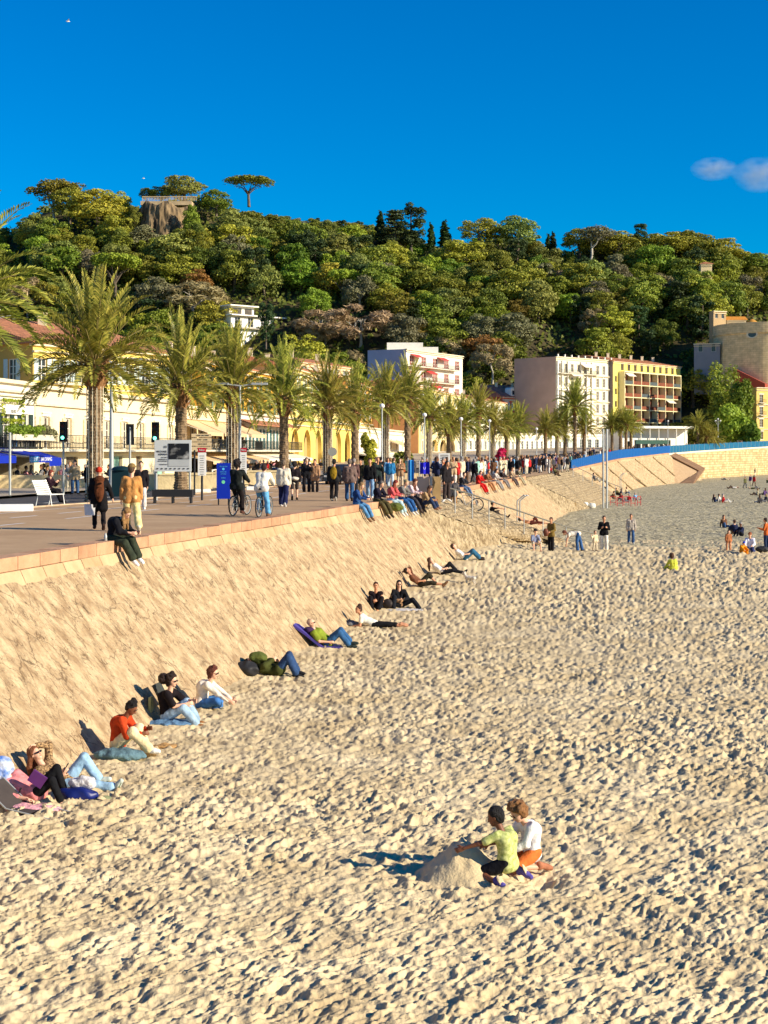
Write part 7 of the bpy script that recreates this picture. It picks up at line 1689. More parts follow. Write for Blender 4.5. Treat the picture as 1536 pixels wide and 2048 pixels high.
for ch in a1.children:
    if ch.name.startswith('shirt'): ch.data.materials[0] = leo
a2 = person('woman in a pink top and black leggings lying back on a low beach seat', SG(72, 1606, .02), R(-8),
   dict(hip=.14, torso=(-.90,.0,.42), bend=.02, front=(.4,-.35,.85), look=(.8,-.3,.5), headup=(-.5,0,.9), armL=((.35,.3,-.4),(.7,-.5,.2)), armR=((.45,-.45,-.35),(.85,-.05,-.05),(.9,-.1,-.2),(0,-.3,-.9)), legL=((.62,.14,.75),(.30,.05,-.92),(1,0,-.1)), legR=((.70,-.14,.55),(.40,-.05,-.85),(1,-.1,-.1))),
   dict(skin='pale', hair=('none',(0,0,0)), top=((226,136,134),1,0,.028), legs=((24,24,26),1.8,.010), shoes=(40,42,44), sole=(190,190,190)), H=1.66, step=st)
m_tw_ = mat('blue_white_towel', srgb(60,110,190), .9, 0, c2=srgb(226,232,238), vs=9, bump=.6, bs=14)
J = PJ[a2.name]; hp_ = wpt(a2, J['skull'])
v, q_, _ = solid([('e', np.zeros(3), np.array([.19,.15,.17]), np.eye(3), 0), ('e', np.array([-.08,-.05,-.10]), np.array([.17,.17,.12]), np.eye(3), 0), ('e', np.array([.06,-.08,-.12]), np.array([.10,.10,.16]), np.eye(3), 0)], .014, .03, .016, 30)
tag(link('towel', np_mesh('towel', v, q_, [m_tw_], smooth=True), None, hp_), 'crumpled blue and white towel shading the head of the woman in pink', 'towel')
hp = wpt(a2, J['kn'+'R']*.45+J['pel']*.55); q = MB(); q.box((0,0,0), (.24,.05,.19), 0, M=Matrix.Rotation(.6, 3, 'Y')); q.box((0,.028,0), (.22,.01,.17), 0, M=Matrix.Rotation(.6, 3, 'Y')); tag(q.build('book', mat('purple_cover', srgb(92,42,104), .6, .1, 4), None, hp+Vector((-.05,-.16,.16))), 'purple book lying against the black leggings', 'book')
w_ = wpt(a1, PJ[a1.name]['wrR']+PJ[a1.name]['hdR']*.10); q = MB(); q.box((.02,0,.05), (.012,.075,.155), 0, M=Matrix.Rotation(.5, 3, 'Y')); tag(q.build('phone', m_black, None, w_), 'black phone held up by the woman in the leopard blouse', 'phone')
def bag(name, label, loc, dims, m, seed=0, noise=.02, rz=0, extra=()):
    pr = [('e', np.array([0,0,dims[2]*.5]), np.array(dims)*.5, np.eye(3), 0), ('e', np.array([dims[0]*.15, 0, dims[2]*.42]), np.array([dims[0]*.42, dims[1]*.48, dims[2]*.40]), np.eye(3), 0)]+list(extra)
    v, q_, _ = solid(pr, max(.012, min(dims)*.06), .04, noise, 22, seed); o = link(name, np_mesh(name, v, q_, [m], smooth=True), None, loc, rz); return tag(o, label, 'bag' if 'bag' in name or 'pack' in name else name.replace('_', ' '))
b = SG(150, 1606); bag('duffel_bag', 'dark blue shiny beach bag between the two reclining women', b, (.62,.30,.26), mat('navy_bag', srgb(20,32,98), .4, .25, 4), 1)
bag('plastic_bag', 'crumpled white plastic bag on top of the blue beach bag', b+Vector((.10,.05,.2)), (.40,.24,.2), mat('white_plastic', srgb(214,210,208), .4, .2, 8, 1, 14), 2, .03)
bag('towel', 'pink towel spread under the woman in pink', SG(52, 1622)+Vector((0,0,-.02)), (.95,.35,.12), mat('pink_towel', srgb(222,160,166), .9, .12, 12, .6, 18), 3, .02)
for i, (px, py, rz) in enumerate(((205,1606,.5),(190,1612,.1))):
    bag('shoe', ['olive and white sneaker standing by the blue beach bag','black sneaker lying by the blue beach bag'][i], SG(px, py), (.27,.10,.11), mat(['olive_sneaker','black_sneaker'][i], [srgb(120,124,90), srgb(34,34,36)][i], .7, .3, 12), 4+i, .006, rz)
o = empty('low_beach_chair', SG(66, 1628), R(-25)); tag(o, 'low folding beach seat with a thin metal frame under the woman in pink', 'chair')
for sy in (-.25,.25): q = MB(); q.tube([(-.75,sy,.42),(-.3,sy,.10),(.55,sy,.02)], .014, 6); q.build('side_rail', m_steel, o); q = MB(); q.tube([(-.55,sy,.0),(-.42,sy,.30)], .014, 6); q.build('leg', m_black, o)
q = MB(); q.add([(-.74,-.25,.41),(-.74,.25,.41),(-.3,.25,.095),(-.3,-.25,.095),(.1,.25,.06),(.1,-.25,.06)], [(0,1,2,3),(3,2,4,5)]); q.build('canvas', mat('seat_canvas', srgb(70,62,58), .9, .1, 6), o)
# --- woman in orange
a3 = person('woman with a hair bun in an orange sweater and cream trousers sitting on the sand', SG(236, 1512, .12), R(-8),
   dict(hip=.11, torso=(.28,0,1), bend=.09, head=(38,-6), armL=((.45,.2,-.85),(.85,-.25,.18)), armR=((.38,-.15,-.9),(.88,.22,.10)), legL=((.80,.14,.58),(.30,.05,-.95),(1,0,0)), legR=((.66,-.20,.50),(.72,.1,-.75),(1,0,0)), curl=.8),
   dict(skin='brown', hair=('bun',(24,18,18)), top=((190,66,30),2,0,.022), legs=((226,206,158),2,.032), shoes=(236,232,222)), H=1.68, step=st)
bag('jacket', 'grey-blue rolled jacket under the woman in orange', SG(238, 1522), (.85,.42,.22), mat('bluegrey_cloth', srgb(92,120,128), .9, .2, 6, .8, 14), 7, .025)
bag('shoe', 'brown woven shoe beside the woman in orange', SG(296, 1516), (.26,.11,.12), mat('woven_brown', srgb(110,86,50), .9, .4, 30), 8, .008)
bag('cloth_bag', 'tan cloth bag lying in front of the woman in orange', SG(330, 1497), (.5,.3,.08), mat('tan_cloth', srgb(176,136,84), .9, .2, 8, .8, 14), 9, .02)
# --- woman in black T-shirt
a4 = person('curly-haired woman in a black T-shirt and pale jeans sitting with arms on her knees', SG(335, 1446, .03), R(-10),
   dict(hip=.12, torso=(.10,0,1), bend=.08, head=(6,-6), armL=((.72,.12,-.55),(.85,-.45,.05)), armR=((.55,-.25,-.80),(.88,.35,.15)), legL=((.80,.16,.56),(.50,.02,-.86),(1,0,-.05)), legR=((.84,-.16,.42),(.62,.04,-.72),(1,-.05,0))),
   dict(skin='pale', hair=('curly',(44,26,20)), top=((30,24,26),.85,0,.024), legs=((150,176,196),1.9,.030,'denim'), shoes=(150,98,52), glasses=True), H=1.70, step=st)
J = PJ[a4.name]; v, q_, _ = solid([('e', np.zeros(3), np.array([.11,.11,.11]), np.eye(3), 0)], .014, .03, .014, 60); link('hair', np_mesh('bun', v, q_, [cmat((44,26,20), 'hair')], smooth=True), a4, Vector(J['skull']+np.array([-.17,0,.03])))
o = empty('folding_backrest', SG(330, 1440), R(-10)); tag(o, 'dark folding backrest behind the woman in the black T-shirt', 'backrest'); q = MB(); q.box((-.12,.10,.52), (.05,.42,.42), 0, M=Matrix.Rotation(-.5, 3, 'Y')); q.build('back', mat('dark_canvas', srgb(58,60,54), .8, .15, 8), o); q = MB(); q.box((-.22,-.22,.32), (.05,.16,.34)); q.build('armrest', mat('olive_plastic', srgb(150,150,96), .6, .1, 4), o)
bag('blanket', 'blue denim jacket spread under the woman in the black T-shirt', SG(335, 1450), (1.0,.5,.10), mat('blue_blanket', srgb(90,124,156), .9, .2, 7, .8, 14), 10, .02)
# --- woman in cream
a5 = person('auburn-haired woman in a cream sweater and blue jeans sitting cross-legged, reaching to the sand', SG(402, 1418), R(-4),
   dict(hip=.11, torso=(.42,0,1), bend=.10, head=(10,-8), armL=((.75,.1,-.6),(.75,0,-.55)), armR=((.80,-.10,-.62),(.85,.0,-.50)), legL=((.85,.45,.18),(-.1,-.8,-.35),(.3,-.8,0)), legR=((.88,-.36,.22),(-.05,.85,-.38),(.3,.8,0))),
   dict(skin='pale', hair=('bob',(96,46,30)), top=((232,220,200),2,0,.024), legs=((58,106,164),1.95,.026,'denim'), shoes=(150,130,90), glasses=True), H=1.70, step=st)
# --- lying figure in olive
a6 = person('person in an olive jacket and jeans lying with head on a black backpack', SG(556, 1352), R(-6),
   dict(hip=.13, torso=(-.97,0,.20), front=(.1,0,1), look=(.1,0,1), headup=(-.9,0,.35), bend=.0, armL=((.55,.5,.2),(.7,-.65,.1)), armR=((.45,-.45,.15),(.6,.6,.45)), legL=((.55,.12,.82),(.45,0,-.88),(1,0,-.1)), legR=((.62,-.12,.76),(.42,0,-.90),(1,0,-.1))),
   dict(skin='pale', hair=('short',(26,22,20)), top=((66,70,34),2,.05,.036), legs=((40,66,104),1.95,.026,'denim'), shoes=(36,36,38)), H=1.76, step=.016)
bag('backpack', 'black backpack under the head of the person lying in olive', SG(493, 1352), (.55,.4,.36), mat('black_nylon', (.02,.02,.022), .6, .3, 6), 11, .03)
bag('jacket', 'olive green hood and jacket bundle on the chest of the lying person', SG(515, 1350)+Vector((0,-.02,.30)), (.42,.34,.26), mat('olive_cloth', srgb(88,96,40), .9, .25, 6, .8, 12), 12, .025)
# --- man in green
a7 = person('bald man in sunglasses and a lime green T-shirt reclining on a purple mat', LEAN(622, 1292), R(-4),
   dict(hip=.12, torso=(-.80,0,.60), front=(.6,-.15,.75), look=(.95,-.1,.2), headup=(-.2,0,1), bend=-.02, armL=((.45,.2,-.5),(.95,-.15,-.05)), armR=((.50,-.2,-.65),(.95,.12,-.05)), legL=((.72,.12,.66),(.62,.02,-.74),(1,0,.1)), legR=((.76,-.12,.62),(.60,0,-.76),(1,0,.1))),
   dict(skin='pale', hair=('bald',(196,160,130)), top=((126,140,44),.7,0,.022), legs=((44,86,128),1.9,.022,'denim'), shoes=(40,52,50), glasses=True), H=1.76, step=.016)
sc_ = wpt(a7, PJ[a7.name]['neck']); 
mt = MB(); h0 = a7.location; pts = [(-.94,.62),(-.55,.34),(-.15,.02),(.42,.0)]
mt.add([(x+.02, y, z-.06) for x, z in pts for y in (-.30,.30)]+[(x, y, z-.12) for x, z in pts for y in (-.30,.30)], [(0,2,3,1),(2,4,5,3),(4,6,7,5),(0,8,10,2),(2,10,12,4),(4,12,14,6),(1,3,11,9),(3,5,13,11),(5,7,15,13),(6,14,15,7),(0,1,9,8)])
tag(mt.build('beach_mat', mat('purple_mat', srgb(74,62,140), .85, .15, 4), None, Vector((h0.x, h0.y, h0.z+.06)), R(-4)), 'long purple mat under the reclining man in green', 'mat')
bag('scarf', 'dark purple scarf bundled under the neck of the man in green', wpt(a7, PJ[a7.name]['neck'])+Vector((-.12,0,-.10)), (.3,.3,.2), mat('purple_cloth', srgb(62,36,76), .9, .2, 6), 13, .02)
# --- prone woman
a8 = person('woman in a white T-shirt and black trousers lying on her front propped on her elbows', SG(748, 1256), R(176),
   dict(hip=.12, torso=(.80,0,.52), front=(.5,0,-.8), hipup=(1,0,.05), hipfront=(0,0,-1), look=(.7,.55,-.1), headup=(0,0,1), head=(0,0), bend=-.04, armL=((.15,.15,-1),(.9,-.25,-.05)), armR=((.15,-.15,-1),(.9,.25,-.05)), legL=((-1,.06,-.02),(-1,.02,-.04),(-.9,0,-.3)), legR=((-1,-.06,-.02),(-1,-.02,-.02),(-.9,0,-.3))),
   dict(skin='tan', hair=('bun',(60,36,26)), top=((226,222,206),.5,0,.020), legs=((26,26,28),1.6,.018)), H=1.68, step=.016)
bag('blanket', 'grey striped blanket bundled in front of the woman lying on her front', SG(690, 1252), (.9,.5,.16), mat('grey_blanket', srgb(96,98,104), .9, .35, 7, .8, 14), 14, .03)
# --- pair facing the camera
a9 = person('woman in a black tank top sitting cross-armed and facing the viewer', SG(752, 1220), R(-96),
   dict(hip=.12, torso=(.08,0,1), bend=.04, head=(4,6), armL=((.25,.2,-.9),(.75,-.65,.12)), armR=((.25,-.2,-.9),(.75,.65,.12)), legL=((.62,.30,.66),(.15,-.35,-.9),(.8,-.3,-.2)), legR=((.62,-.12,.70),(.22,.12,-.95),(1,0,-.1)), curl=.8),
   dict(skin='tan', hair=('pony',(70,42,30)), top=((34,26,30),.1,0,.016), legs=((26,24,28),1.8,.020)), H=1.70, step=.016)
a10 = person('long-haired woman in black with dark sunglasses holding a small tan dog on her lap', SG(798, 1216), R(-84),
   dict(hip=.12, torso=(.05,0,1), bend=.05, head=(2,0), armL=((.35,.35,-.8),(.65,-.75,-.1)), armR=((.35,-.35,-.8),(.65,.75,-.1)), legL=((.35,.80,.40),(.42,.55,-.75),(.6,.6,.1)), legR=((.62,-.20,.60),(.22,-.1,-.95),(1,0,-.1)), curl=.8),
   dict(skin='pale', hair=('long',(20,18,20)), top=((28,28,32),2,0,.024), legs=((28,30,36),1.9,.024), shoes=(220,220,216), glasses=True), H=1.70, step=.016)
def dog(label, loc, rz, rgb, s=1.0, name='dog'):
    c = lambda a, b, r0, r1: ('c', np.array(a)*s, np.array(b)*s, r0*s, r1*s, 0)
    pr = [c((-.20,0,.27),(-.02,0,.26),.075,.085), c((-.02,0,.26),(.14,0,.27),.085,.095), c((.16,0,.30),(.26,0,.42),.06,.045), c((.25,0,.44),(.29,0,.45),.058,.05), c((.30,0,.43),(.40,0,.41),.035,.022),
          c((-.25,0,.30),(-.38,0,.42),.018,.010)]
    for sy in (-1,1):
        pr += [c((.15,sy*.05,.22),(.14,sy*.055,.11),.035,.02), c((.14,sy*.055,.11),(.15,sy*.055,.02),.018,.018), c((.15,sy*.055,.015),(.18,sy*.055,.012),.02,.018), c((-.20,sy*.05,.25),(-.15,sy*.06,.15),.055,.03), c((-.15,sy*.06,.15),(-.23,sy*.06,.09),.024,.016), c((-.23,sy*.06,.09),(-.21,sy*.06,.02),.016,.016), c((-.21,sy*.06,.015),(-.18,sy*.06,.012),.02,.018), c((.24,sy*.04,.49),(.22,sy*.06,.53),.018,.008)]
    v, q_, _ = solid(pr, .013, .02, .003, 60); o = link(name, np_mesh(name, v, q_, [cmat(rgb, 'hair')], smooth=True), None, loc, rz); return tag(o, label, 'dog')
dog('small white and tan dog standing alone on the sand', SG(940, 1168), R(150), (226,214,196), .95)
dog('little tan dog on the lap of the long-haired woman in black', a10.location+Vector((-.05,-.30,.10)), R(160), (170,130,90), .7)
bag('handbag', 'dark handbag between the two seated women', SG(775, 1217), (.36,.24,.34), mat('dark_leather', srgb(44,34,30), .6, .2, 6), 15, .015)
bag('towel', 'pale striped towel under the long-haired woman in black', SG(800, 1221), (1.3,.7,.05), mat('striped_towel', srgb(196,190,184), .9, .25, 8), 16, .012)
bag('backpack', 'olive backpack leaning on the embankment behind the two women', SG(712, 1222)+Vector((-.15,.15,.1)), (.5,.36,.55), mat('olive_nylon', srgb(58,58,38), .8, .3, 5), 17, .03)
bag('backpack', 'black backpack beside the olive one behind the two women', SG(735, 1218)+Vector((-.1,.2,.0)), (.5,.4,.45), mat('black_nylon', (0,0,0)), 18, .03)
# --- three sunbathers further up
a11 = person('person with bare midriff and tan top lying on the slope with one knee raised', LEAN(828, 1172), R(-5),
   dict(hip=.12, torso=(-.78,0,.62), front=(.5,-.1,.8), look=(.7,0,.7), headup=(-.6,0,.7), armup=True, armL=((-.3,.3,.8),(-.6,-.5,-.3)), armR=((.4,-.3,-.4),(.8,.1,.1)), legL=((.62,.12,.72),(.62,0,-.74),(1,0,.1)), legR=((.95,-.12,.10),(.97,0,-.12),(.6,0,.7))),
   dict(skin='tan', hair=('short',(50,32,24)), top=((112,72,50),1,-1,.014), legs=((52,48,36),1.3,.022), shoes=(120,86,60)), H=1.72, step=.02)
a12 = person('woman with long hair in a white blouse and black trousers lying with one knee raised', LEAN(886, 1142), R(-4),
   dict(hip=.12, torso=(-.78,0,.62), front=(.5,-.1,.8), look=(.8,0,.6), headup=(-.6,0,.8), armL=((.4,.3,-.3),(.8,-.2,.1)), armR=((.5,-.3,-.3),(.8,.2,.1)), legL=((.60,.12,.78),(.70,0,-.70),(1,0,.1)), legR=((.90,-.12,.20),(.97,0,-.2),(.6,0,.7))),
   dict(skin='pale', hair=('long',(86,52,34)), top=((222,216,206),1,0,.018), legs=((30,30,34),1.9,.018), shoes=(40,36,36)), H=1.68, step=.02)
a13 = person('person in a white top and teal jeans lying with both knees raised', LEAN(918, 1120), R(-4),
   dict(hip=.12, torso=(-.78,0,.62), front=(.5,-.1,.8), look=(.8,0,.6), headup=(-.6,0,.8), armL=((.4,.3,-.3),(.8,-.2,.1)), armR=((.5,-.3,-.3),(.8,.2,.1)), legL=((.70,.12,.66),(.72,0,-.68),(1,0,.1)), legR=((.74,-.12,.60),(.72,0,-.68),(1,0,.1))),
   dict(skin='pale', hair=('short',(70,44,30)), top=((222,218,210),1,0,.018), legs=((42,92,120),1.9,.026,'denim'), shoes=(60,50,44)), H=1.72, step=.02)
# --- on the sand, right and far
person('small child in a lime yellow sweater sitting on the sand with back turned', SG(1347, 1141), R(95), dict(hip=.10, torso=(.15,.1,1), bend=.05, head=(20,10), armL=((.2,.4,-.8),(.3,.5,-.8)), armR=((.5,-.3,-.7),(.7,.2,-.3)), legL=((.8,.4,.2),(.5,-.5,-.3)), legR=((.8,-.4,.2),(.5,.5,-.3))),
   dict(skin='pale', hair=('bob',(78,48,30)), top=((206,208,72),2,.1,.03), legs=((200,196,120),1.8,.02)), H=1.30, step=.02, child=True)
person('man in a black sweater and white trousers standing at the edge of the pale sand', SG(1208, 1101), R(-100), dict(hip=.93, torso=(0,0,1), head=(6,10), armL=((-.1,.25,-1),(.85,-.3,.25)), armR=((.1,-.3,-1),(.75,.45,.25)), legL=((.1,.08,-1),(-.05,0,-1)), legR=((-.05,-.1,-1),(-.15,0,-1))),
   dict(skin='tan', hair=('short',(44,30,24)), top=((24,24,26),2,.06,.024), legs=((220,214,200),1.95,.026), shoes=(70,60,52)), H=1.80, step=.02)
person('toddler in pale clothes standing at the left hand of the man in the black sweater', SG(1190, 1102), R(-60), dict(hip=.93*.58, torso=(0,0,1), head=(0,0), armL=((0,.3,-1),(.2,.1,-1)), armR=((.0,-.4,-.6),(.1,-.3,.6)), legL=((.1,.08,-1),(-.05,0,-1)), legR=((-.05,-.1,-1),(-.15,0,-1))),
   dict(skin='pale', hair=('short',(110,76,48)), top=((216,196,160),2,.1,.02), legs=((206,190,160),1.9,.018), shoes=(90,70,60)), H=1.0, step=.02, child=True)
person('man in a light grey hoodie and jeans walking toward the viewer on the pebbles', G(1262, 1086, -.15), R(-95), dict(hip=.92, torso=(.04,0,1), head=(4,0), armL=((.05,.2,-1),(.2,.05,-1)), armR=((-.05,-.2,-1),(.2,-.05,-1)), legL=((.22,.05,-1),(.05,0,-1)), legR=((-.12,-.06,-1),(-.35,0,-1))),
   dict(skin='tan', hair=('short',(90,70,54)), top=((176,164,150),2,.05,.03), hood=True, legs=((50,84,128),1.95,.024,'denim'), shoes=(200,196,188)), H=1.78, step=.02)
person('woman in a white sweater and jeans bending down to touch the sand', SG(1156, 1102), R(172), dict(hip=.88, torso=(.95,0,-.05), front=(0,0,-1), look=(.6,0,-.8), headup=(.8,0,.6), bend=.0, armL=((.35,.1,-1),(.15,0,-1)), armR=((.45,-.1,-1),(.1,0,-1)), legL=((.12,.1,-1),(-.1,0,-1)), legR=((-.30,-.1,-1),(-.22,0,-1))),
   dict(skin='pale', hair=('short',(110,60,40)), top=((226,214,196),2,0,.026), legs=((48,84,130),1.95,.024,'denim'), shoes=(60,50,44)), H=1.70, step=.02)
person('woman in a striped top and black trousers standing by the culvert with a brown bag', SG(1102, 1103), R(-140), dict(hip=.90, torso=(-.05,0,1), head=(10,20), armL=((.1,.3,-1),(.8,-.2,-.3)), armR=((-.1,-.2,-1),(.1,0,-1)), legL=((.05,.06,-1),(0,0,-1)), legR=((.0,-.06,-1),(-.05,0,-1))),
   dict(skin='tan', hair=('short',(80,44,34)), top=((120,98,50),2,.08,.026), legs=((26,24,26),1.95,.02), shoes=(40,34,32)), H=1.66, step=.02)
bag('shoulder_bag', 'brown shoulder bag hanging at the side of the woman by the culvert', SG(1091, 1103)+Vector((0,-.05,.75)), (.26,.16,.40), mat('brown_leather', srgb(110,60,40), .6, .2, 6), 21, .01)
person('boy in a grey shirt and cap sitting in front of the culvert mouth', SG(1069, 1102)+Vector((0,-.25,.25)), R(-80), dict(hip=.12, torso=(.1,0,1), bend=.05, head=(10,0), armL=((.4,.2,-.8),(.7,-.3,-.3)), armR=((.4,-.2,-.8),(.7,.3,-.3)), legL=((.7,.2,.1),(.2,0,-1)), legR=((.7,-.2,.1),(.2,0,-1))),
   dict(skin='pale', hair=('short',(50,34,26)), top=((130,136,160),1,0,.02), legs=((196,184,160),1,.02), hat=('cap',(60,50,46))), H=1.45, step=.02, child=True)
rp = lambda px, py, z: P(px, py, (CZ-z)*FP/(py-HY))
person('woman in a mint green shirt lounging on the rough ramp steps', rp(962, 1032, 1.9), R(20), dict(hip=.12, torso=(-.45,0,.9), look=(.6,.8,.2), headup=(0,0,1), armL=((.2,.5,-.3),(-.3,.3,1)), armR=((-.4,-.3,-.8),(.3,0,-.9)), legL=((.8,.16,.3),(.6,0,-.7)), legR=((.85,-.16,.2),(.7,0,-.6))),
   dict(skin='tan', hair=('pony',(60,36,28)), top=((126,206,168),.8,0,.024), legs=((26,26,28),1.8,.02)), H=1.66, step=.022)
person('man in a black shirt and cap sitting on the ramp with one arm stretched out', rp(984, 1037, 1.75), R(10), dict(hip=.12, torso=(.05,0,1), head=(0,0), armL=((.3,.4,-.8),(.7,-.3,.2)), armR=((.9,-.3,.05),(.95,-.1,-.15)), legL=((.75,.2,.55),(.5,0,-.85)), legR=((.9,-.1,.15),(.95,0,-.25),(.5,0,.8))),
   dict(skin='tan', hair=('short',(50,34,26)), top=((30,26,28),2,0,.022), legs=((60,52,46),1.8,.02), shoes=(50,40,36), hat=('cap',(180,176,166))), H=1.74, step=.022)
person('sunbather with bare chest lying on the lower part of the ramp', rp(1062, 1050, 1.0), R(5), dict(hip=.12, torso=(-.9,0,.3), front=(0,0,1), look=(.2,0,1), headup=(-.9,0,.3), armup=True, armL=((-.5,.5,.5),(-.6,-.5,.2)), armR=((.5,-.4,.0),(.7,.5,.2)), legL=((.65,.1,.7),(.5,0,-.85)), legR=((.95,-.1,.1),(.98,0,-.1))),
   dict(skin='tan', hair=('short',(40,26,22)), legs=((90,44,34),1.5,.02)), H=1.72, step=.022)
# right cluster
person('toddler in a rust patterned suit standing on the sand at the right', SG(1457, 1102), R(-80), dict(hip=.93*.62, torso=(0,0,1), head=(10,0), armL=((0,.25,-1),(.1,.05,-1)), armR=((0,-.25,-1),(.1,-.05,-1)), legL=((.1,.1,-1),(-.05,0,-1)), legR=((-.05,-.1,-1),(-.05,0,-1))),
   dict(skin='pale', hair=('short',(40,26,22)), top=((176,110,70),2,.1,.026), legs=((196,140,104),1.9,.024), shoes=(120,80,60)), H=1.06, step=.022, child=True)
person('woman in a white shirt and dark cap kneeling on the sand beside an orange-clad toddler', SG(1500, 1105), R(-110), dict(hip=.25, torso=(.15,0,1), head=(20,10), armL=((.4,.2,-.8),(.8,-.2,-.2)), armR=((.5,-.2,-.8),(.8,.2,-.3)), legL=((.8,.2,-.3),(-.95,.05,-.1)), legR=((.8,-.2,-.3),(-.95,-.05,-.1))),
   dict(skin='pale', hair=('short',(90,60,44)), top=((220,218,226),2,0,.026), legs=((40,52,96),1.9,.024,'denim'), hat=('cap',(150,90,60))), H=1.72, step=.022)
person('toddler in an orange coverall and blue hat crouching in front of the kneeling woman', SG(1484, 1107), R(-60), dict(hip=.14, torso=(.3,0,1), bend=.04, head=(20,0), armL=((.5,.2,-.7),(.7,0,-.3)), armR=((.5,-.2,-.7),(.7,0,-.3)), legL=((.8,.3,.1),(-.1,0,-1)), legR=((.8,-.3,.1),(-.1,0,-1))),
   dict(skin='pale', hair=('short',(90,60,44)), top=((222,140,30),2,.1,.045), legs=((222,140,30),1.9,.035), hat=('beanie',(40,70,190))), H=.98, step=.022, child=True)
person('person in a rust top and dark jeans standing at the right frame edge', SG(1533, 1100), R(150), dict(hip=.92, torso=(.05,0,1), head=(10,0), armL=((.2,.3,-1),(.7,.2,.2)), armR=((-.1,-.2,-1),(.1,0,-1)), legL=((.1,.06,-1),(-.1,0,-1)), legR=((-.1,-.06,-1),(-.1,0,-1))),
   dict(skin='tan', hair=('short',(50,32,26)), top=((190,96,44),2,.04,.024), legs=((40,52,80),1.95,.024), shoes=(40,36,36)), H=1.70, step=.022)
bag('backpack', 'dark backpack on the sand at the right frame edge', SG(1524, 1105), (.7,.4,.35), mat('black_nylon', (0,0,0)), 22, .02)

# --- on the promenade, near
KB = lambda px: (lambda Y: Vector((float(ex(Y))-.05, Y, float(ez(Y))+.05)))(next(Y for Y in np.arange(20, 130, .05) if HX+FP*float(ex(Y))/Y >= px))
KS = dict(legL=((.86,.10,-.30),(.45,0,-.90),(.8,0,-.6)), legR=((.80,-.12,-.40),(.55,0,-.85),(.8,0,-.6)))
p1 = person('long-haired girl in a black jacket and olive trousers on the kerb with her phone', KB(228)+Vector((.02,0,0)), R(-24),
   dict(hip=.11, torso=(.52,0,1), bend=.12, head=(44,-4), armL=((.45,.15,-.85),(.80,-.25,-.05)), armR=((.45,-.15,-.85),(.80,.25,-.05)), curl=.9, legL=((.92,.06,-.10),(.45,0,-.90),(.8,0,-.5)), legR=((.88,-.10,-.22),(.55,0,-.85),(.8,0,-.5))),
   dict(skin='pale', hair=('long',(150,112,66)), top=((26,26,30),2,0,.028), topname='jacket', legs=((52,58,44),1.95,.040), shoes=(232,230,226)), H=1.66, step=st)
w_ = wpt(p1, (PJ[p1.name]['wrL']+PJ[p1.name]['wrR'])/2+np.array([.12,0,.03])); q = MB(); q.box((0,0,0), (.075,.15,.012), 0, M=Matrix.Rotation(-.5, 3, 'Y')); tag(q.build('phone', m_black, None, w_), 'phone held by the girl on the kerb', 'phone')
q = MB(); q.lathe([(0,0),(.036,0),(.038,.17),(.02,.21),(.02,.24),(0,.24)], n=12); tag(q.build('water_bottle', m_steel, None, p1.location+Vector((-.12,-.28,.0))), 'metal water bottle standing on the kerb beside the seated girl', 'bottle')
WALK = lambda a=.32, b=.28: dict(legL=((a,.05,-1),(a*.1,0,-1),(1,0,-.15)), legR=((-b*.55,-.05,-1),(-b*2.0,0,-1),(.75,0,-.7)))
def merge(*d):
    r = {}; [r.update(x) for x in d]; return r
p2 = person('woman in a long black coat and red beanie walking away with a white bag', GP(198, 1060), R(104),
   merge(dict(hip=.91, torso=(.05,0,1), head=(4,0), armL=((-.05,.22,-1),(.1,.05,-1)), armR=((.05,-.45,-.9),(.15,-.30,-.9))), WALK(.24,.2)),
   dict(skin='pale', hair=('none',(0,0,0)), top=((24,22,24),2,.34,.030), topname='coat', legs=((28,24,26),1.9,.016), shoes=(60,42,36), hat=('beanie',(190,58,36))), H=1.62, step=.016)
v, q_, _ = solid([('e', np.array([-.15,0,1.10]), np.array([.07,.13,.34]), np.eye(3), 0), ('e', np.array([-.10,0,1.38]), np.array([.12,.14,.10]), np.eye(3), 0)], .018, .04, .008); link('hood', np_mesh('hood', v, q_, [cmat((92,52,30))], smooth=True), p2)
q = MB(); q.add([(-.13,-.05,0),(.13,-.05,0),(.15,-.04,.30),(-.15,-.04,.30),(-.13,.05,0),(.13,.05,0),(.15,.04,.30),(-.15,.04,.30)], [(0,1,2,3),(5,4,7,6),(1,5,6,2),(4,0,3,7),(1,0,4,5)]); o = q.build('shopping_bag', mat('white_bag', srgb(214,210,206), .7, .1, 5), None, wpt(p2, PJ[p2.name]['wrL'])+Vector((0,-.05,-.44)), .2); tag(o, 'white shopping bag in the left hand of the woman in the black coat', 'bag'); q = MB(); q.tube([(-.06,0,.3),(-.04,0,.42),(.04,0,.42),(.06,0,.3)], .006, 5); q.build('handle', m_paint, o)
p3 = person('man in a tan jacket, cream trousers and cap walking beside the woman in black', GP(263, 1063), R(98),
   merge(dict(hip=.93, torso=(.04,0,1), head=(2,-30), armL=((-.05,.22,-1),(.15,.1,-1)), armR=((.05,-.2,-1),(.25,-.05,-1))), dict(legL=((.15,.05,-1),(-.15,0,-1),(1,0,-.2)), legR=((-.05,-.12,-1),(-.7,-.12,-1),(.6,0,-.8)))),
   dict(skin='pale', hair=('short',(90,70,50)), top=((186,132,74),2,.10,.022), topname='jacket', legs=((222,204,140),1.95,.036), shoes=(206,196,170), hat=('cap',(120,98,60))), H=1.78, step=.016)
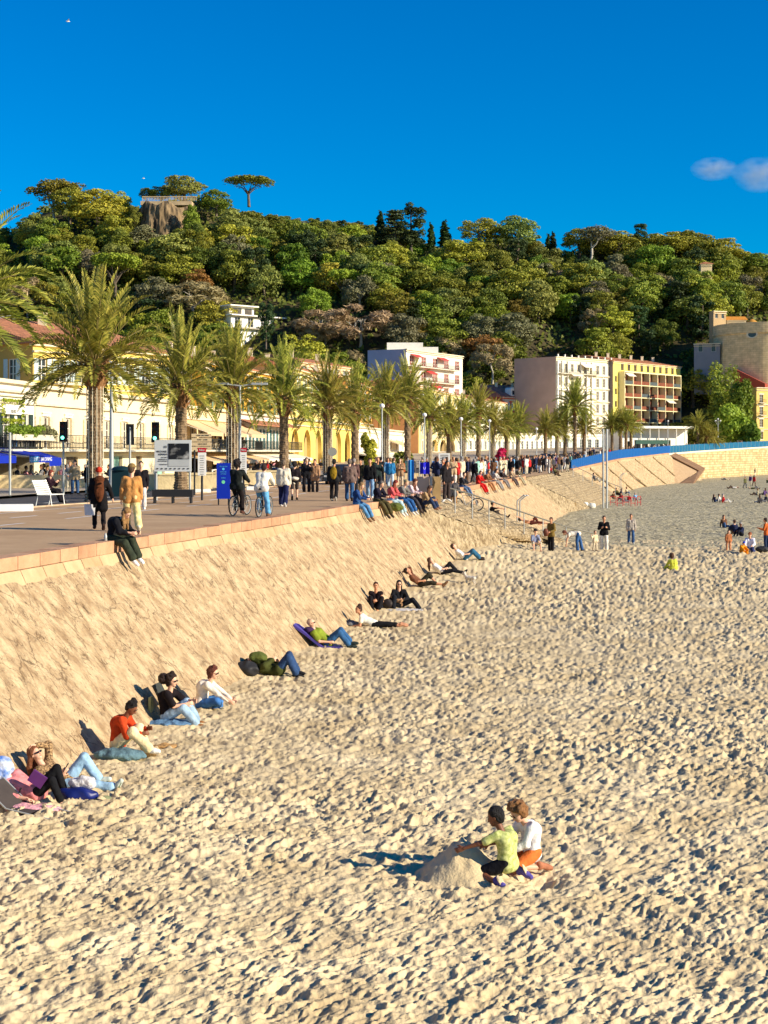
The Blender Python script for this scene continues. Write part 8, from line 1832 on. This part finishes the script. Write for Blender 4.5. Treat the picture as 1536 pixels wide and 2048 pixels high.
person('man in a black sweater facing the viewer behind the man in the tan jacket', GP(282, 1018), R(-80), merge(dict(hip=.92, torso=(.02,0,1), head=(0,0), armL=((.05,.2,-1),(.15,0,-1)), armR=((0,-.2,-1),(.15,0,-1))), WALK()),
   dict(skin='pale', hair=('short',(40,28,22)), top=((30,26,30),2,.06,.028), legs=((210,200,190),1.9,.022), shoes=(220,220,214)), H=1.76, step=.02)
s_ = person('red-haired person in a plum coat sitting on the white bench', o_ := GP(96, 1008)+Vector((0,.1,0)), R(-12), dict(hip=.56, torso=(.12,0,1), bend=.08, head=(14,-10), armL=((.5,.2,-.8),(.6,-.2,.55)), armR=((.45,-.2,-.85),(.75,.2,.5)), legL=((.95,.1,-.05),(.25,0,-1)), legR=((.93,-.1,-.08),(.45,0,-.95))),
   dict(skin='pale', hair=('bob',(128,56,40)), top=((44,26,34),2,.05,.034), topname='coat', legs=((26,24,28),1.9,.024), shoes=(24,22,24)), H=1.68, step=.018)
# cyclists
def cyclist(label, blabel, px, py, head, look, rgb, leanf=.35, down=False, H=1.76):
    g_ = GP(px, py); bicycle(blabel, g_, head, rgb)
    pose = dict(hip=1.0, torso=(leanf,0,1), bend=.06, head=(-4,0), armL=((.75,.18,-.75),(.72,-.02,-.38)), armR=((.75,-.18,-.75),(.72,.02,-.38)), legL=((.62,.10,-.72),(-.15,0,-1),(1,0,-.1)), legR=((.40,-.10,-1),(-.05,0,-1),(1,0,-.1)))
    if down: pose['legR'] = ((.10,-.20,-1),(.02,-.06,-1),(1,0,-.1)); pose['hip'] = .97
    r = person(label, g_+Vector((math.cos(head)*-.28, math.sin(head)*-.28, 0)), head, pose, look, H, .018); return r
cyclist('man in a black jacket and dark trousers riding a bicycle away', 'dark bicycle ridden by the man in black', 480, 1031, R(70), dict(skin='pale', hair=('curly',(36,24,20)), top=((28,32,30),2,.05,.034), topname='jacket', legs=((34,28,28),1.85,.022), shoes=(90,60,50)), (40,40,42), .15)
cyclist('person in a white sweater and light blue jeans leaning over a bicycle', 'black bicycle under the person in the white sweater', 528, 1034, R(76), dict(skin='pale', hair=('short',(50,34,28)), top=((226,218,202),2,.02,.040), legs=((96,158,196),1.85,.028,'denim'), shoes=(110,80,60)), (26,26,28), .62, True)
def walker(label, px, py, hd, skin, hair, top, legs, shoes, H=1.74, phase=0, puff=.028, hem=.05, step=.022, arms=0, ln=1.95, lpuff=.022, **kw):
    am = [dict(armL=((.05,.2,-1),(.2,.05,-1)), armR=((-.05,-.2,-1),(.15,-.05,-1))), dict(armL=((.1,.35,-1),(.85,-.5,.1)), armR=((.1,-.35,-1),(.85,.5,.1))), dict(armL=((.3,.25,-.9),(.6,-.3,.6)), armR=((-.1,-.2,-1),(.1,0,-1)))][arms]
    lg = [WALK(), WALK(.38,.34), dict(legL=((.04,.08,-1),(0,0,-1)), legR=((0,-.08,-1),(-.05,0,-1))), dict(legR=((.32,-.05,-1),(.05,0,-1)), legL=((-.16,.05,-1),(-.7,0,-1),(.7,0,-.7)))][phase]
    return person(label, GP(px, py), R(hd), merge(dict(hip=.925*H/1.74, torso=(.04,0,1), head=(3, kw.pop('yaw', 0))), am, lg), merge(dict(skin=skin, hair=hair, top=(top,2,hem,puff), legs=(legs,ln,lpuff), shoes=shoes), kw), H, step)
walker('person in a pale shirt and navy trousers walking away beside the cyclist in white', 567, 1013, 82, 'pale', ('short',(120,100,80)), (216,206,184), (34,38,72), (200,196,190), 1.78, 0, lpuff=.034)
walker('woman in a dark top with a pale sweater tied round her waist walking away', 589, 1000, 95, 'pale', ('bob',(36,26,22)), (34,28,30), (60,52,50), (40,36,34), 1.68, 3, hem=0, ln=.9)
v, q_, _ = solid([('e', np.array([0,0,.95]), np.array([.20,.24,.10]), np.eye(3), 0), ('e', np.array([-.05,.05,.80]), np.array([.14,.16,.14]), np.eye(3), 0)], .02, .05, .014); tag(link('sweater', np_mesh('sweater', v, q_, [cmat((206,196,176))], smooth=True), None, GP(589,1000)), 'pale sweater tied round the waist of the walking woman', 'sweater')
walker('man in a black jacket facing the viewer beside the woman in light brown', 613, 984, -80, 'pale', ('short',(60,44,36)), (26,26,30), (30,28,32), (30,28,28), 1.80, 2, arms=2, lpuff=.03)
walker('woman in a light brown coat standing beside the man in the black jacket', 630, 984, -100, 'tan', ('short',(96,62,44)), (170,130,96), (70,56,48), (120,90,70), 1.70, 2, hem=.2)
walker('man with a mustard back panel on his dark jacket walking away', 668, 1002, 84, 'tan', ('short',(28,22,20)), (34,34,36), (30,28,30), (170,164,150), 1.80, 1, puff=.036)
v, q_, _ = solid([('e', np.array([-.17,0,1.22]), np.array([.06,.15,.28]), np.eye(3), 0)], .02, .04, .008); tag(link('backpack', np_mesh('backpack', v, q_, [cmat((150,120,34))], smooth=True), None, GP(668,1002), R(84)), 'mustard backpack on the man in the dark jacket', 'bag')
walker('man in a brown quilted jacket and blue jeans walking away', 699, 1002, 88, 'pale', ('short',(120,104,90)), (112,92,84), (50,84,124), (60,50,44), 1.80, 0, puff=.045)
walker('man in a brown jacket just behind the one in the quilted jacket', 708, 985, 80, 'pale', ('short',(150,140,130)), (96,70,66), (40,40,46), (40,36,36), 1.76, 2)
walker('person in black with a camouflage bag standing right of the quilted jacket', 722, 982, -120, 'tan', ('short',(36,26,22)), (60,58,40), (50,50,44), (40,36,34), 1.72, 1)
walker('man in a black T-shirt and pale jeans facing the viewer', 740, 995, -95, 'tan', ('short',(40,28,22)), (24,24,26), (120,150,180), (200,200,196), 1.80, 0, lpuff=.026)
walker('man in a dark jacket with a mint lining beside the one in pale jeans', 755, 985, -70, 'tan', ('bald',(160,120,96)), (40,50,48), (30,30,32), (60,56,50), 1.82, 2, arms=2)
walker('person in a bright blue shirt and pale trousers walking away', 781, 975, 95, 'pale', ('short',(150,120,80)), (40,110,160), (180,196,206), (120,110,96), 1.76, 1)
walker('woman in a tan coat with hand on hip right of the blue shirt', 800, 972, -90, 'pale', ('short',(120,80,54)), (150,120,90), (200,180,150), (90,70,60), 1.70, 2, arms=1, hem=.2)
# --- sitting along the kerb at the ramp corner
def sitter(label, px, off, hd, skin, hair, top, legs, shoes, H=1.70, lean=.25, head=25, step=.02, base=None, **kw):
    pose = merge(dict(hip=.11, torso=(lean,0,1), bend=.08, head=(head, kw.pop('yaw', 0)), armL=((.5,.12,-.8),(.8,-.3,-.1)), armR=((.5,-.12,-.8),(.8,.3,-.1))), kw.pop('lg', KS))
    return person(label, (base or KB(px))+Vector(off), R(hd), pose, merge(dict(skin=skin, hair=hair, top=(top,2,0,.026), legs=legs, shoes=shoes), kw), H, step)
sitter('fair-haired woman in a blue jacket sitting alone on the kerb', 716, (0,0,0), -30, 'pale', ('long',(150,116,74)), (40,70,120), ((80,130,170),1.95,.024,'denim'), (130,96,66))
sitter('grey-haired man in a navy sweater sitting on the kerb with a jacket on his lap', 757, (0,0,0), -35, 'pale', ('short',(120,110,100)), (30,28,42), ((80,72,44),1.9,.04), (60,50,40))
bag('jacket', 'olive jacket lying over the kerb at the feet of the grey-haired man', KB(772)+Vector((.42,-.2,-.35)), (.6,.5,.35), mat('olive_cloth', (0,0,0)), 24, .03)
sitter('woman with long copper hair in a coral top and pale jeans sitting on the kerb', 784, (0,0,0), -28, 'pale', ('long',(134,50,32)), (214,92,92), ((170,196,200),1.95,.026,'denim'), (220,216,206), head=30)
sitter('person in a dark vest over a grey shirt and blue jeans sitting with hands clasped', 806, (0,0,0), -30, 'pale', ('short',(170,150,110)), (120,116,110), ((40,86,140),1.95,.03,'denim'), (206,200,190), head=25)
sitter('woman in a pinkish white shirt sitting fourth on the kerb before the pillar', 824, (0,0,0), -35, 'pale', ('long',(100,56,40)), (222,196,196), ((60,56,60),1.95,.024), (80,66,60), head=30)
sitter('person in a tan striped shirt sitting last on the kerb before the pillar', 838, (-.1,.3,0), -35, 'pale', ('short',(120,70,50)), (176,130,100), ((50,46,50),1.95,.024), (80,66,60))
sitter('woman in a tan shawl sitting hunched at the corner of the ramp', 0, (0,0,0), -30, 'tan', ('long',(90,60,40)), (170,140,100), ((36,50,80),1.95,.026,'denim'), (170,130,100), base=rp(850, 1012, 3.05), lg=dict(legL=((.75,.14,.50),(.45,0,-.88)), legR=((.80,-.14,.40),(.5,0,-.85))), head=35)
# standing cyclist at the ramp
rb = rp(920, 1022, 2.4); bicycle('silver mountain bike standing on the ramp beside a man in grey', rb+Vector((.35,0,0)), R(-12), (170,170,166))
person('man in a grey quilted jacket and tan trousers standing with his bike on the ramp', rp(905, 1024, 2.4), R(80), dict(hip=.93, torso=(.05,0,1), head=(5,0), armL=((.1,.3,-1),(.3,.1,-1)), armR=((.2,-.4,-.9),(.5,-.3,-.5)), legL=((.06,.1,-1),(0,0,-1)), legR=((-.02,-.1,-1),(-.05,0,-1))),
   dict(skin='pale', hair=('short',(60,44,36)), top=((84,80,80),2,.04,.04), topname='jacket', legs=((150,112,74),1.95,.03), shoes=(60,50,44)), H=1.78, step=.02)
walker('person in a black jacket leaning over at the head of the ramp', 893, 1000, -40, 'tan', ('short',(40,28,24)), (34,30,32), (60,50,48), (200,196,190), 1.70, 2)
for i, (px, hd, sk_, hr_, tp, lg_, lb) in enumerate(((925,-30,'pale',('short',(50,36,30)),(50,50,54),(90,110,140),'person in a dark jacket and grey-blue jeans, first on the second embankment edge'),(958,-30,'pale',('short',(90,50,40)),(200,40,34),(196,36,34),'person dressed all in red sitting on the second embankment edge'),(974,-30,'tan',('short',(90,60,44)),(140,96,66),(170,120,80),'person in tan sitting just right of the one in red'),
   (990,-25,'pale',('short',(60,40,34)),(190,180,170),(150,146,140),'person in pale grey with stretched legs on the second embankment edge'),(1004,-25,'tan',('short',(40,30,26)),(60,50,50),(130,124,120),'person in black with grey trousers on the second embankment edge'),(1022,-25,'pale',('long',(130,90,60)),(176,150,120),(90,80,76),'long-haired person in beige near the end of the second embankment edge'),(1036,-25,'tan',('short',(50,36,30)),(120,110,90),(170,160,130),'person in olive with pale trousers, last on the second embankment edge'))):
    sitter(lb, px, (0,0,0), hd, sk_, hr_, tp, (lg_,1.95,.026), (150,130,110), head=10, step=.028)

# ---------------------------------------------------------------- low-detail figures shared by the far crowd
m_slot = [cmat(SKIN['pale'], 'skin'), cmat((30,30,34)), cmat((40,50,70)), cmat((40,36,34)), cmat((50,34,28), 'hair')]
def crowd_mesh(pose, H=1.72, puff=.02, step=.034, hem=.1, long=False):
    J = skeleton(pose, H); bp_ = body_prims(J, False); pr = []
    for p in bp_:
        l_ = p[-1]
        if l_ == 0: pr.append(p[:-1]+(0,)); continue
        g_ = {1: 1, 2: 2, 3: 1, 4: 1, 5: 3}[l_]; r_ = puff if g_ in (1, 2) else .01
        pr.append(('c', p[1], p[2], p[3]+r_, p[4]+r_, g_) if p[0] == 'c' else p[:-1]+(g_,))
    if hem > 0:
        for sd in 'LR': th = J['kn'+sd]-J['hj'+sd]; pr.append(('c', J['hj'+sd], J['hj'+sd]+th*hem/.43, .11+puff, .11+puff, 1))
    cp_, tl_ = hair_prims(J, 'long' if long else 'short'); HB = J['HB']
    for c in cp_+tl_: pr.append(('e', c[1]-HB[:,0]*.012+HB[:,2]*.012, c[2], c[3], 4) if c[0] == 'e' else c[:-1]+(4,))
    V, Q, L_ = solid(pr, step, .025, .006, 24, 0, (), True)
    return np_mesh('person', V, Q, m_slot, True, L_)
AD = dict(armL=((.05,.2,-1),(.25,.05,-1)), armR=((-.05,-.2,-1),(.2,-.05,-1)))
CM = {
 'walkA': crowd_mesh(merge(dict(hip=.92, torso=(.05,0,1)), AD, WALK())), 'walkB': crowd_mesh(merge(dict(hip=.92, torso=(.05,0,1)), AD, dict(legR=((.35,-.05,-1),(.05,0,-1)), legL=((-.16,.05,-1),(-.6,0,-1)))), long=True),
 'standA': crowd_mesh(merge(dict(hip=.93, torso=(0,0,1), head=(8,15)), dict(armL=((.1,.3,-1),(.8,-.4,.2)), armR=((0,-.2,-1),(.1,0,-1)), legL=((0,.08,-1),(0,0,-1)), legR=((0,-.08,-1),(0,0,-1)))), hem=.2),
 'standB': crowd_mesh(merge(dict(hip=.93, torso=(0,0,1), head=(0,-15)), dict(armL=((0,.2,-1),(.1,0,-1)), armR=((.3,-.3,-.8),(.5,.4,.7)), legL=((0,.1,-1),(0,0,-1)), legR=((.05,-.08,-1),(0,0,-1)))), puff=.035, long=True),
 'standC': crowd_mesh(merge(dict(hip=.93, torso=(-.03,0,1)), dict(armL=((.1,.45,-.9),(.3,-.6,-.5)), armR=((.1,-.45,-.9),(.3,.6,-.5)), legL=((0,.12,-1),(0,0,-1)), legR=((0,-.12,-1),(0,0,-1))))),
 'sitG': crowd_mesh(merge(sit_up(.1), dict(armL=((.5,.2,-.7),(.8,-.3,0)), armR=((.5,-.2,-.7),(.8,.3,0)))), hem=0), 'sitL': crowd_mesh(merge(dict(hip=.11, torso=(-.3,0,1)), dict(armL=((-.3,.2,-.9),(0,0,-1)), armR=((-.3,-.2,-.9),(0,0,-1)), legL=((1,.1,.05),(1,0,-.1),(.4,0,1)), legR=((.8,-.1,.5),(.5,0,-.8)))), hem=0, long=True),
 'sitC': crowd_mesh(merge(dict(hip=.50, torso=(.1,0,1), bend=.05), dict(armL=((.4,.2,-.8),(.9,-.2,.1)), armR=((.4,-.2,-.8),(.9,.2,.2)), legL=((1,.1,-.02),(.1,0,-1)), legR=((1,-.1,-.02),(.15,0,-1)))), hem=0), 'sitD': crowd_mesh(merge(dict(hip=.50, torso=(-.08,0,1), bend=.05, head=(0,25)), dict(armL=((.4,.2,-.8),(.7,-.2,.6)), armR=((.1,-.3,-.9),(.5,.2,.1)), legL=((1,.1,-.02),(.1,0,-1)), legR=((1,-.1,-.02),(-.15,0,-1)))), hem=0, long=True),
 'lie': crowd_mesh(merge(dict(hip=.12, torso=(-1,0,.06), front=(0,0,1), look=(0,0,1), headup=(-1,0,.1)), dict(armL=((1,.2,0),(1,0,0)), armR=((1,-.2,0),(1,0,0)), legL=((1,.08,.02),(1,0,-.04),(.3,0,1)), legR=((.7,-.08,.6),(.6,0,-.75)))), hem=0)}
TOPS = {'black': (26,26,30), 'dark grey': (70,68,72), 'navy': (34,40,66), 'white': (222,216,206), 'beige': (190,164,126), 'brown': (110,78,56), 'red': (180,40,40), 'pink': (214,150,156), 'light blue': (110,160,200), 'olive': (92,92,58), 'mint': (150,196,176), 'cream': (220,204,168), 'grey': (150,146,142), 'rust': (166,84,44), 'purple': (96,70,120)}
LEGS = {'jeans': (56,84,120), 'black trousers': (28,28,32), 'pale trousers': (200,190,166), 'grey trousers': (96,96,100), 'brown trousers': (96,72,54), 'white trousers': (216,212,202)}
HAIRS = {'dark': (36,26,22), 'brown': (84,56,38), 'fair': (160,126,80), 'grey': (150,144,138)}
used = {}
def cp(mesh, loc, hd, label, group, top='black', legs='jeans', hair='dark', s=1.0, skin='pale'):
    o = link('person', CM[mesh], None, loc, R(hd)); o.scale = (s, s, s)
    for i, m in enumerate((cmat(SKIN[skin], 'skin'), cmat(TOPS[top]), cmat(LEGS[legs]), None, cmat(HAIRS[hair], 'hair'))):
        if m: o.material_slots[i].link = 'OBJECT'; o.material_slots[i].material = m
    return tag(o, label, 'person', group)
rr = random.Random(5)
TL = list(TOPS); TWt = [9,5,5,6,4,4,2,2,2,2,1,3,4,1,1]; LL = list(LEGS); HL = list(HAIRS)
def rnd_person(kinds, loc, hd, where, group, s=None):
    k = rr.choice(kinds); 
    for _ in range(40):
        t = rr.choices(TL, TWt)[0]; l_ = rr.choice(LL); h_ = rr.choice(HL)
        verb = {'w': 'walking', 's': 'standing' if k.startswith('stand') else 'sitting', 'l': 'lying'}[k[0]]
        lb = f'{h_}-haired person in {t}, {l_}, {verb} {where}'
        if lb not in used: break
    used[lb] = 1
    return cp(k, loc, hd, lb, group, t, l_, h_, s or rr.uniform(.93,1.05), rr.choice(('pale','pale','tan','tan','brown')))
ALLW = ('walkA','walkB','standA','standB','standC')
def spots_line(x0, x1, n, pyf, jit=1.5):
    for i in range(n): px = x0+(x1-x0)*(i+.5)/n+rr.uniform(-3,3); yield px, pyf(px)+rr.uniform(-jit, jit)
# crowd on the promenade
for px, py in spots_line(745, 900, 12, lambda x: 966-.07*(x-745), 5): rnd_person(ALLW, GP(px, py), rr.uniform(0,360), 'in the crowd left of the stone pillar', 'strollers on the promenade')
for px, py in spots_line(868, 960, 16, lambda x: 972-.12*(x-868), 4): rnd_person(ALLW, GP(px, py), rr.uniform(0,360), 'in the crowd above the ramp handrail', 'strollers on the promenade')
for px, py in spots_line(950, 1060, 23, lambda x: 960-.10*(x-950), 5): rnd_person(ALLW, GP(px, py), rr.uniform(0,360), 'behind the second embankment', 'strollers on the promenade')
for px, py in spots_line(1040, 1140, 20, lambda x: 947-.07*(x-1040), 4): rnd_person(ALLW, GP(px, max(py, 932)), rr.uniform(0,360), 'left of the blue fence', 'strollers on the promenade')
for i in range(34):
    Y = 185+rr.random()**1.3*110; x = float(ex(Y))-rr.uniform(.8,5.5); rnd_person(ALLW, Vector((x, Y, float(ez(Y)))), rr.uniform(0,360), 'behind the blue fence', 'strollers on the promenade')
for i in range(14):
    Y = 295+i*6.5; x = float(ex(Y))-rr.uniform(.8,4); rnd_person(ALLW, Vector((x, Y, float(ez(Y)))), rr.uniform(0,360), 'behind the far teal fence', 'strollers on the promenade')
for px, Y, k, hd in ((178,78,'standA',-60),(150,80,'standB',-90),(140,82,'standC',-100)): rnd_person((k,), AT(px, Y)-Vector((0,0,.1)), hd, 'in front of the blue-awning cafe', 'people at the cafe')
# terrace diners
def on_low(px, out, z=3.32): Y = lowY(px); t = Vector((.145,1,0)).normalized(); n_ = Vector((t.y,-t.x,0)); return Vector(((px-HX)/FP*Y, Y, z))+n_*out
tabm = MB(); tabm.lathe([(0,.0),(.22,0),(.03,.04),(.03,.70),(.36,.71),(.36,.74),(0,.74)], n=12); tab_me = tabm.mesh('cafe_table', [m_dark_t := mat('dark_table', srgb(60,50,44), .5, .1, 3)])
chm = MB(); chm.box((0,0,.45), (.42,.42,.05)); chm.box((-.2,0,.72), (.04,.42,.36)); [chm.box((sx*.18,sy*.18,.22), (.035,.035,.44)) for sx in (-1,1) for sy in (-1,1)]; ch_me = chm.mesh('cafe_chair', [mat('rattan', srgb(150,112,70), .8, .2, 20)])
areas = [(-8,66,9,'under the blue awning','restaurant tables under the blue awning'),(372,475,13,'at the beige restaurant',''),(484,572,13,'under the white awning',''),(712,800,9,'on the terrace right of the arcade','')]
for x0, x1, n, wh, _g in areas:
    for i in range(n):
        px = x0+(x1-x0)*(i+.5)/n; out = 2.0+2.6*(i % 2)+rr.uniform(-.2,.2); c = on_low(px, out); side = ['front','back'][i % 2]
        tag(link('cafe_table', tab_me, None, c), f'small round dark table {wh}, {side} row', 'table', f'cafe tables {wh}')
        for a in (R(200), R(20)):
            q_ = c+Vector((math.cos(a)*.72, math.sin(a)*.72, 0)); hd = math.degrees(a)+180
            tag(link('cafe_chair', ch_me, None, q_, R(hd)), f'rattan chair {wh}, {side} row', 'chair', f'cafe chairs {wh}')
            if rr.random() < .8: rnd_person(('sitC','sitD'), q_, hd, wh, 'diners on the terraces')
for i in range(10):
    px = 380+i*9.5; c = on_low(px, 1.1, 5.66); rnd_person(('sitC','sitD'), c, rr.choice((-40,150)), 'on the upper restaurant terrace', 'diners on the terraces')
for i in range(5):
    px = 2+i*12; c = on_low(px, .6, 5.66); rnd_person(('sitC','sitD'), c, -40, 'on the plant-lined balcony', 'diners on the terraces')
# groups on the far beach
def beach(px, py, kinds, where, hd=None, s=None): return rnd_person(kinds, G(px, py, -.18), rr.uniform(0,360) if hd is None else hd, where, 'people on the pebble beach', s)
for px, py in ((1430,1004),(1441,1004),(1449,1005)): beach(px, py, ('sitG','sitL'), 'in the trio sitting mid-beach')
for px, py in ((1449,1055),(1470,1068),(1483,1072)): beach(px, py, ('sitG','sitL'), 'behind the orange-clad toddler')
for px, py in ((1490,976),(1501,971),(1508,972)): beach(px, py, ('walkA','walkB'), 'in the trio far out on the pebbles')
beach(1466, 977, ('lie',), 'alone in the middle distance', 180); beach(1452, 960, ('lie',), 'alone near the sea wall', 180); beach(1508, 978, ('lie',), 'left of the seated far pair', 0)
for px, py in ((1513,990),(1529,990),(1518,1006),(1530,1004),(1534,966)): beach(px, py, ('sitG','sitL'), 'at the right edge of the pebbles')
for i in range(22): px = 1398+i*5.6+rr.uniform(-2,2); rnd_person(('standA','standC','walkA','sitG','sitL','lie','standB'), G(px, 949+rr.uniform(-2,3), -.2), rr.uniform(0,360), 'at the foot of the tall sea wall', 'people along the sea wall')
for px in (1362,1366,1371): rnd_person(('standA','standC'), G(px, 962, -.2), -90, 'beside the stone stair', 'people along the sea wall')
for px, py in ((1312,967),(1320,966),(1330,967),(1290,971),(1282,972),(1338,966)): beach(px, py, ('sitG','sitL'), 'at the foot of the third embankment')
for px, py in ((1214,984),(1222,986),(1232,990),(1240,991),(1228,998),(1243,1001),(1256,1004),(1272,1000),(1252,988),(1236,984)): beach(px, py, ('sitG','sitL','sitG'), 'by the red metal stands')
for px, py, z in ((1152,968,1.6),(1166,972,1.3),(1190,962,2.0),(1176,975,1.0),(1196,978,.7),(1206,980,.5),(1128,958,2.4),(1100,948,3.2),(1108,950,3.1)): rnd_person(('sitG','sitL'), rp(px, py, z), -30, 'sitting on the far beach ramp' if 0 else 'on the far beach ramp', 'people on the far ramp')
rnd_person(('standA',), rp(1260, 940, 2.4), -20, 'on the stair of the third embankment', 'people on the far ramp')

# ---------------------------------------------------------------- tell look-alikes apart by their order in the picture
ORD = ['leftmost','second','third','fourth','fifth','sixth','seventh','eighth','ninth','tenth','eleventh','twelfth','thirteenth','fourteenth','fifteenth','sixteenth','seventeenth','eighteenth']
bylab = {}
bpy.context.view_layer.update()
for o in scene.objects:
    if o.parent is None and 'label' in o.keys() and o.location.y > 1: bylab.setdefault(o['label'], []).append(o)
for lb, os_ in bylab.items():
    n = len(os_)
    if n < 2: continue
    os_.sort(key=lambda o: o.location.x/o.location.y)
    for i, o in enumerate(os_):
        pre = (['left','right'][i] if n == 2 else ['left','middle','right'][i] if n == 3 else 'rightmost' if i == n-1 else ORD[i] if i < 18 else 'number %d from the left,' % (i+1))
        o['label'] = (pre+(' ' if i in (0, n-1) or n == 3 else ' from left, ')+lb) if i < 18 or i == n-1 else lb
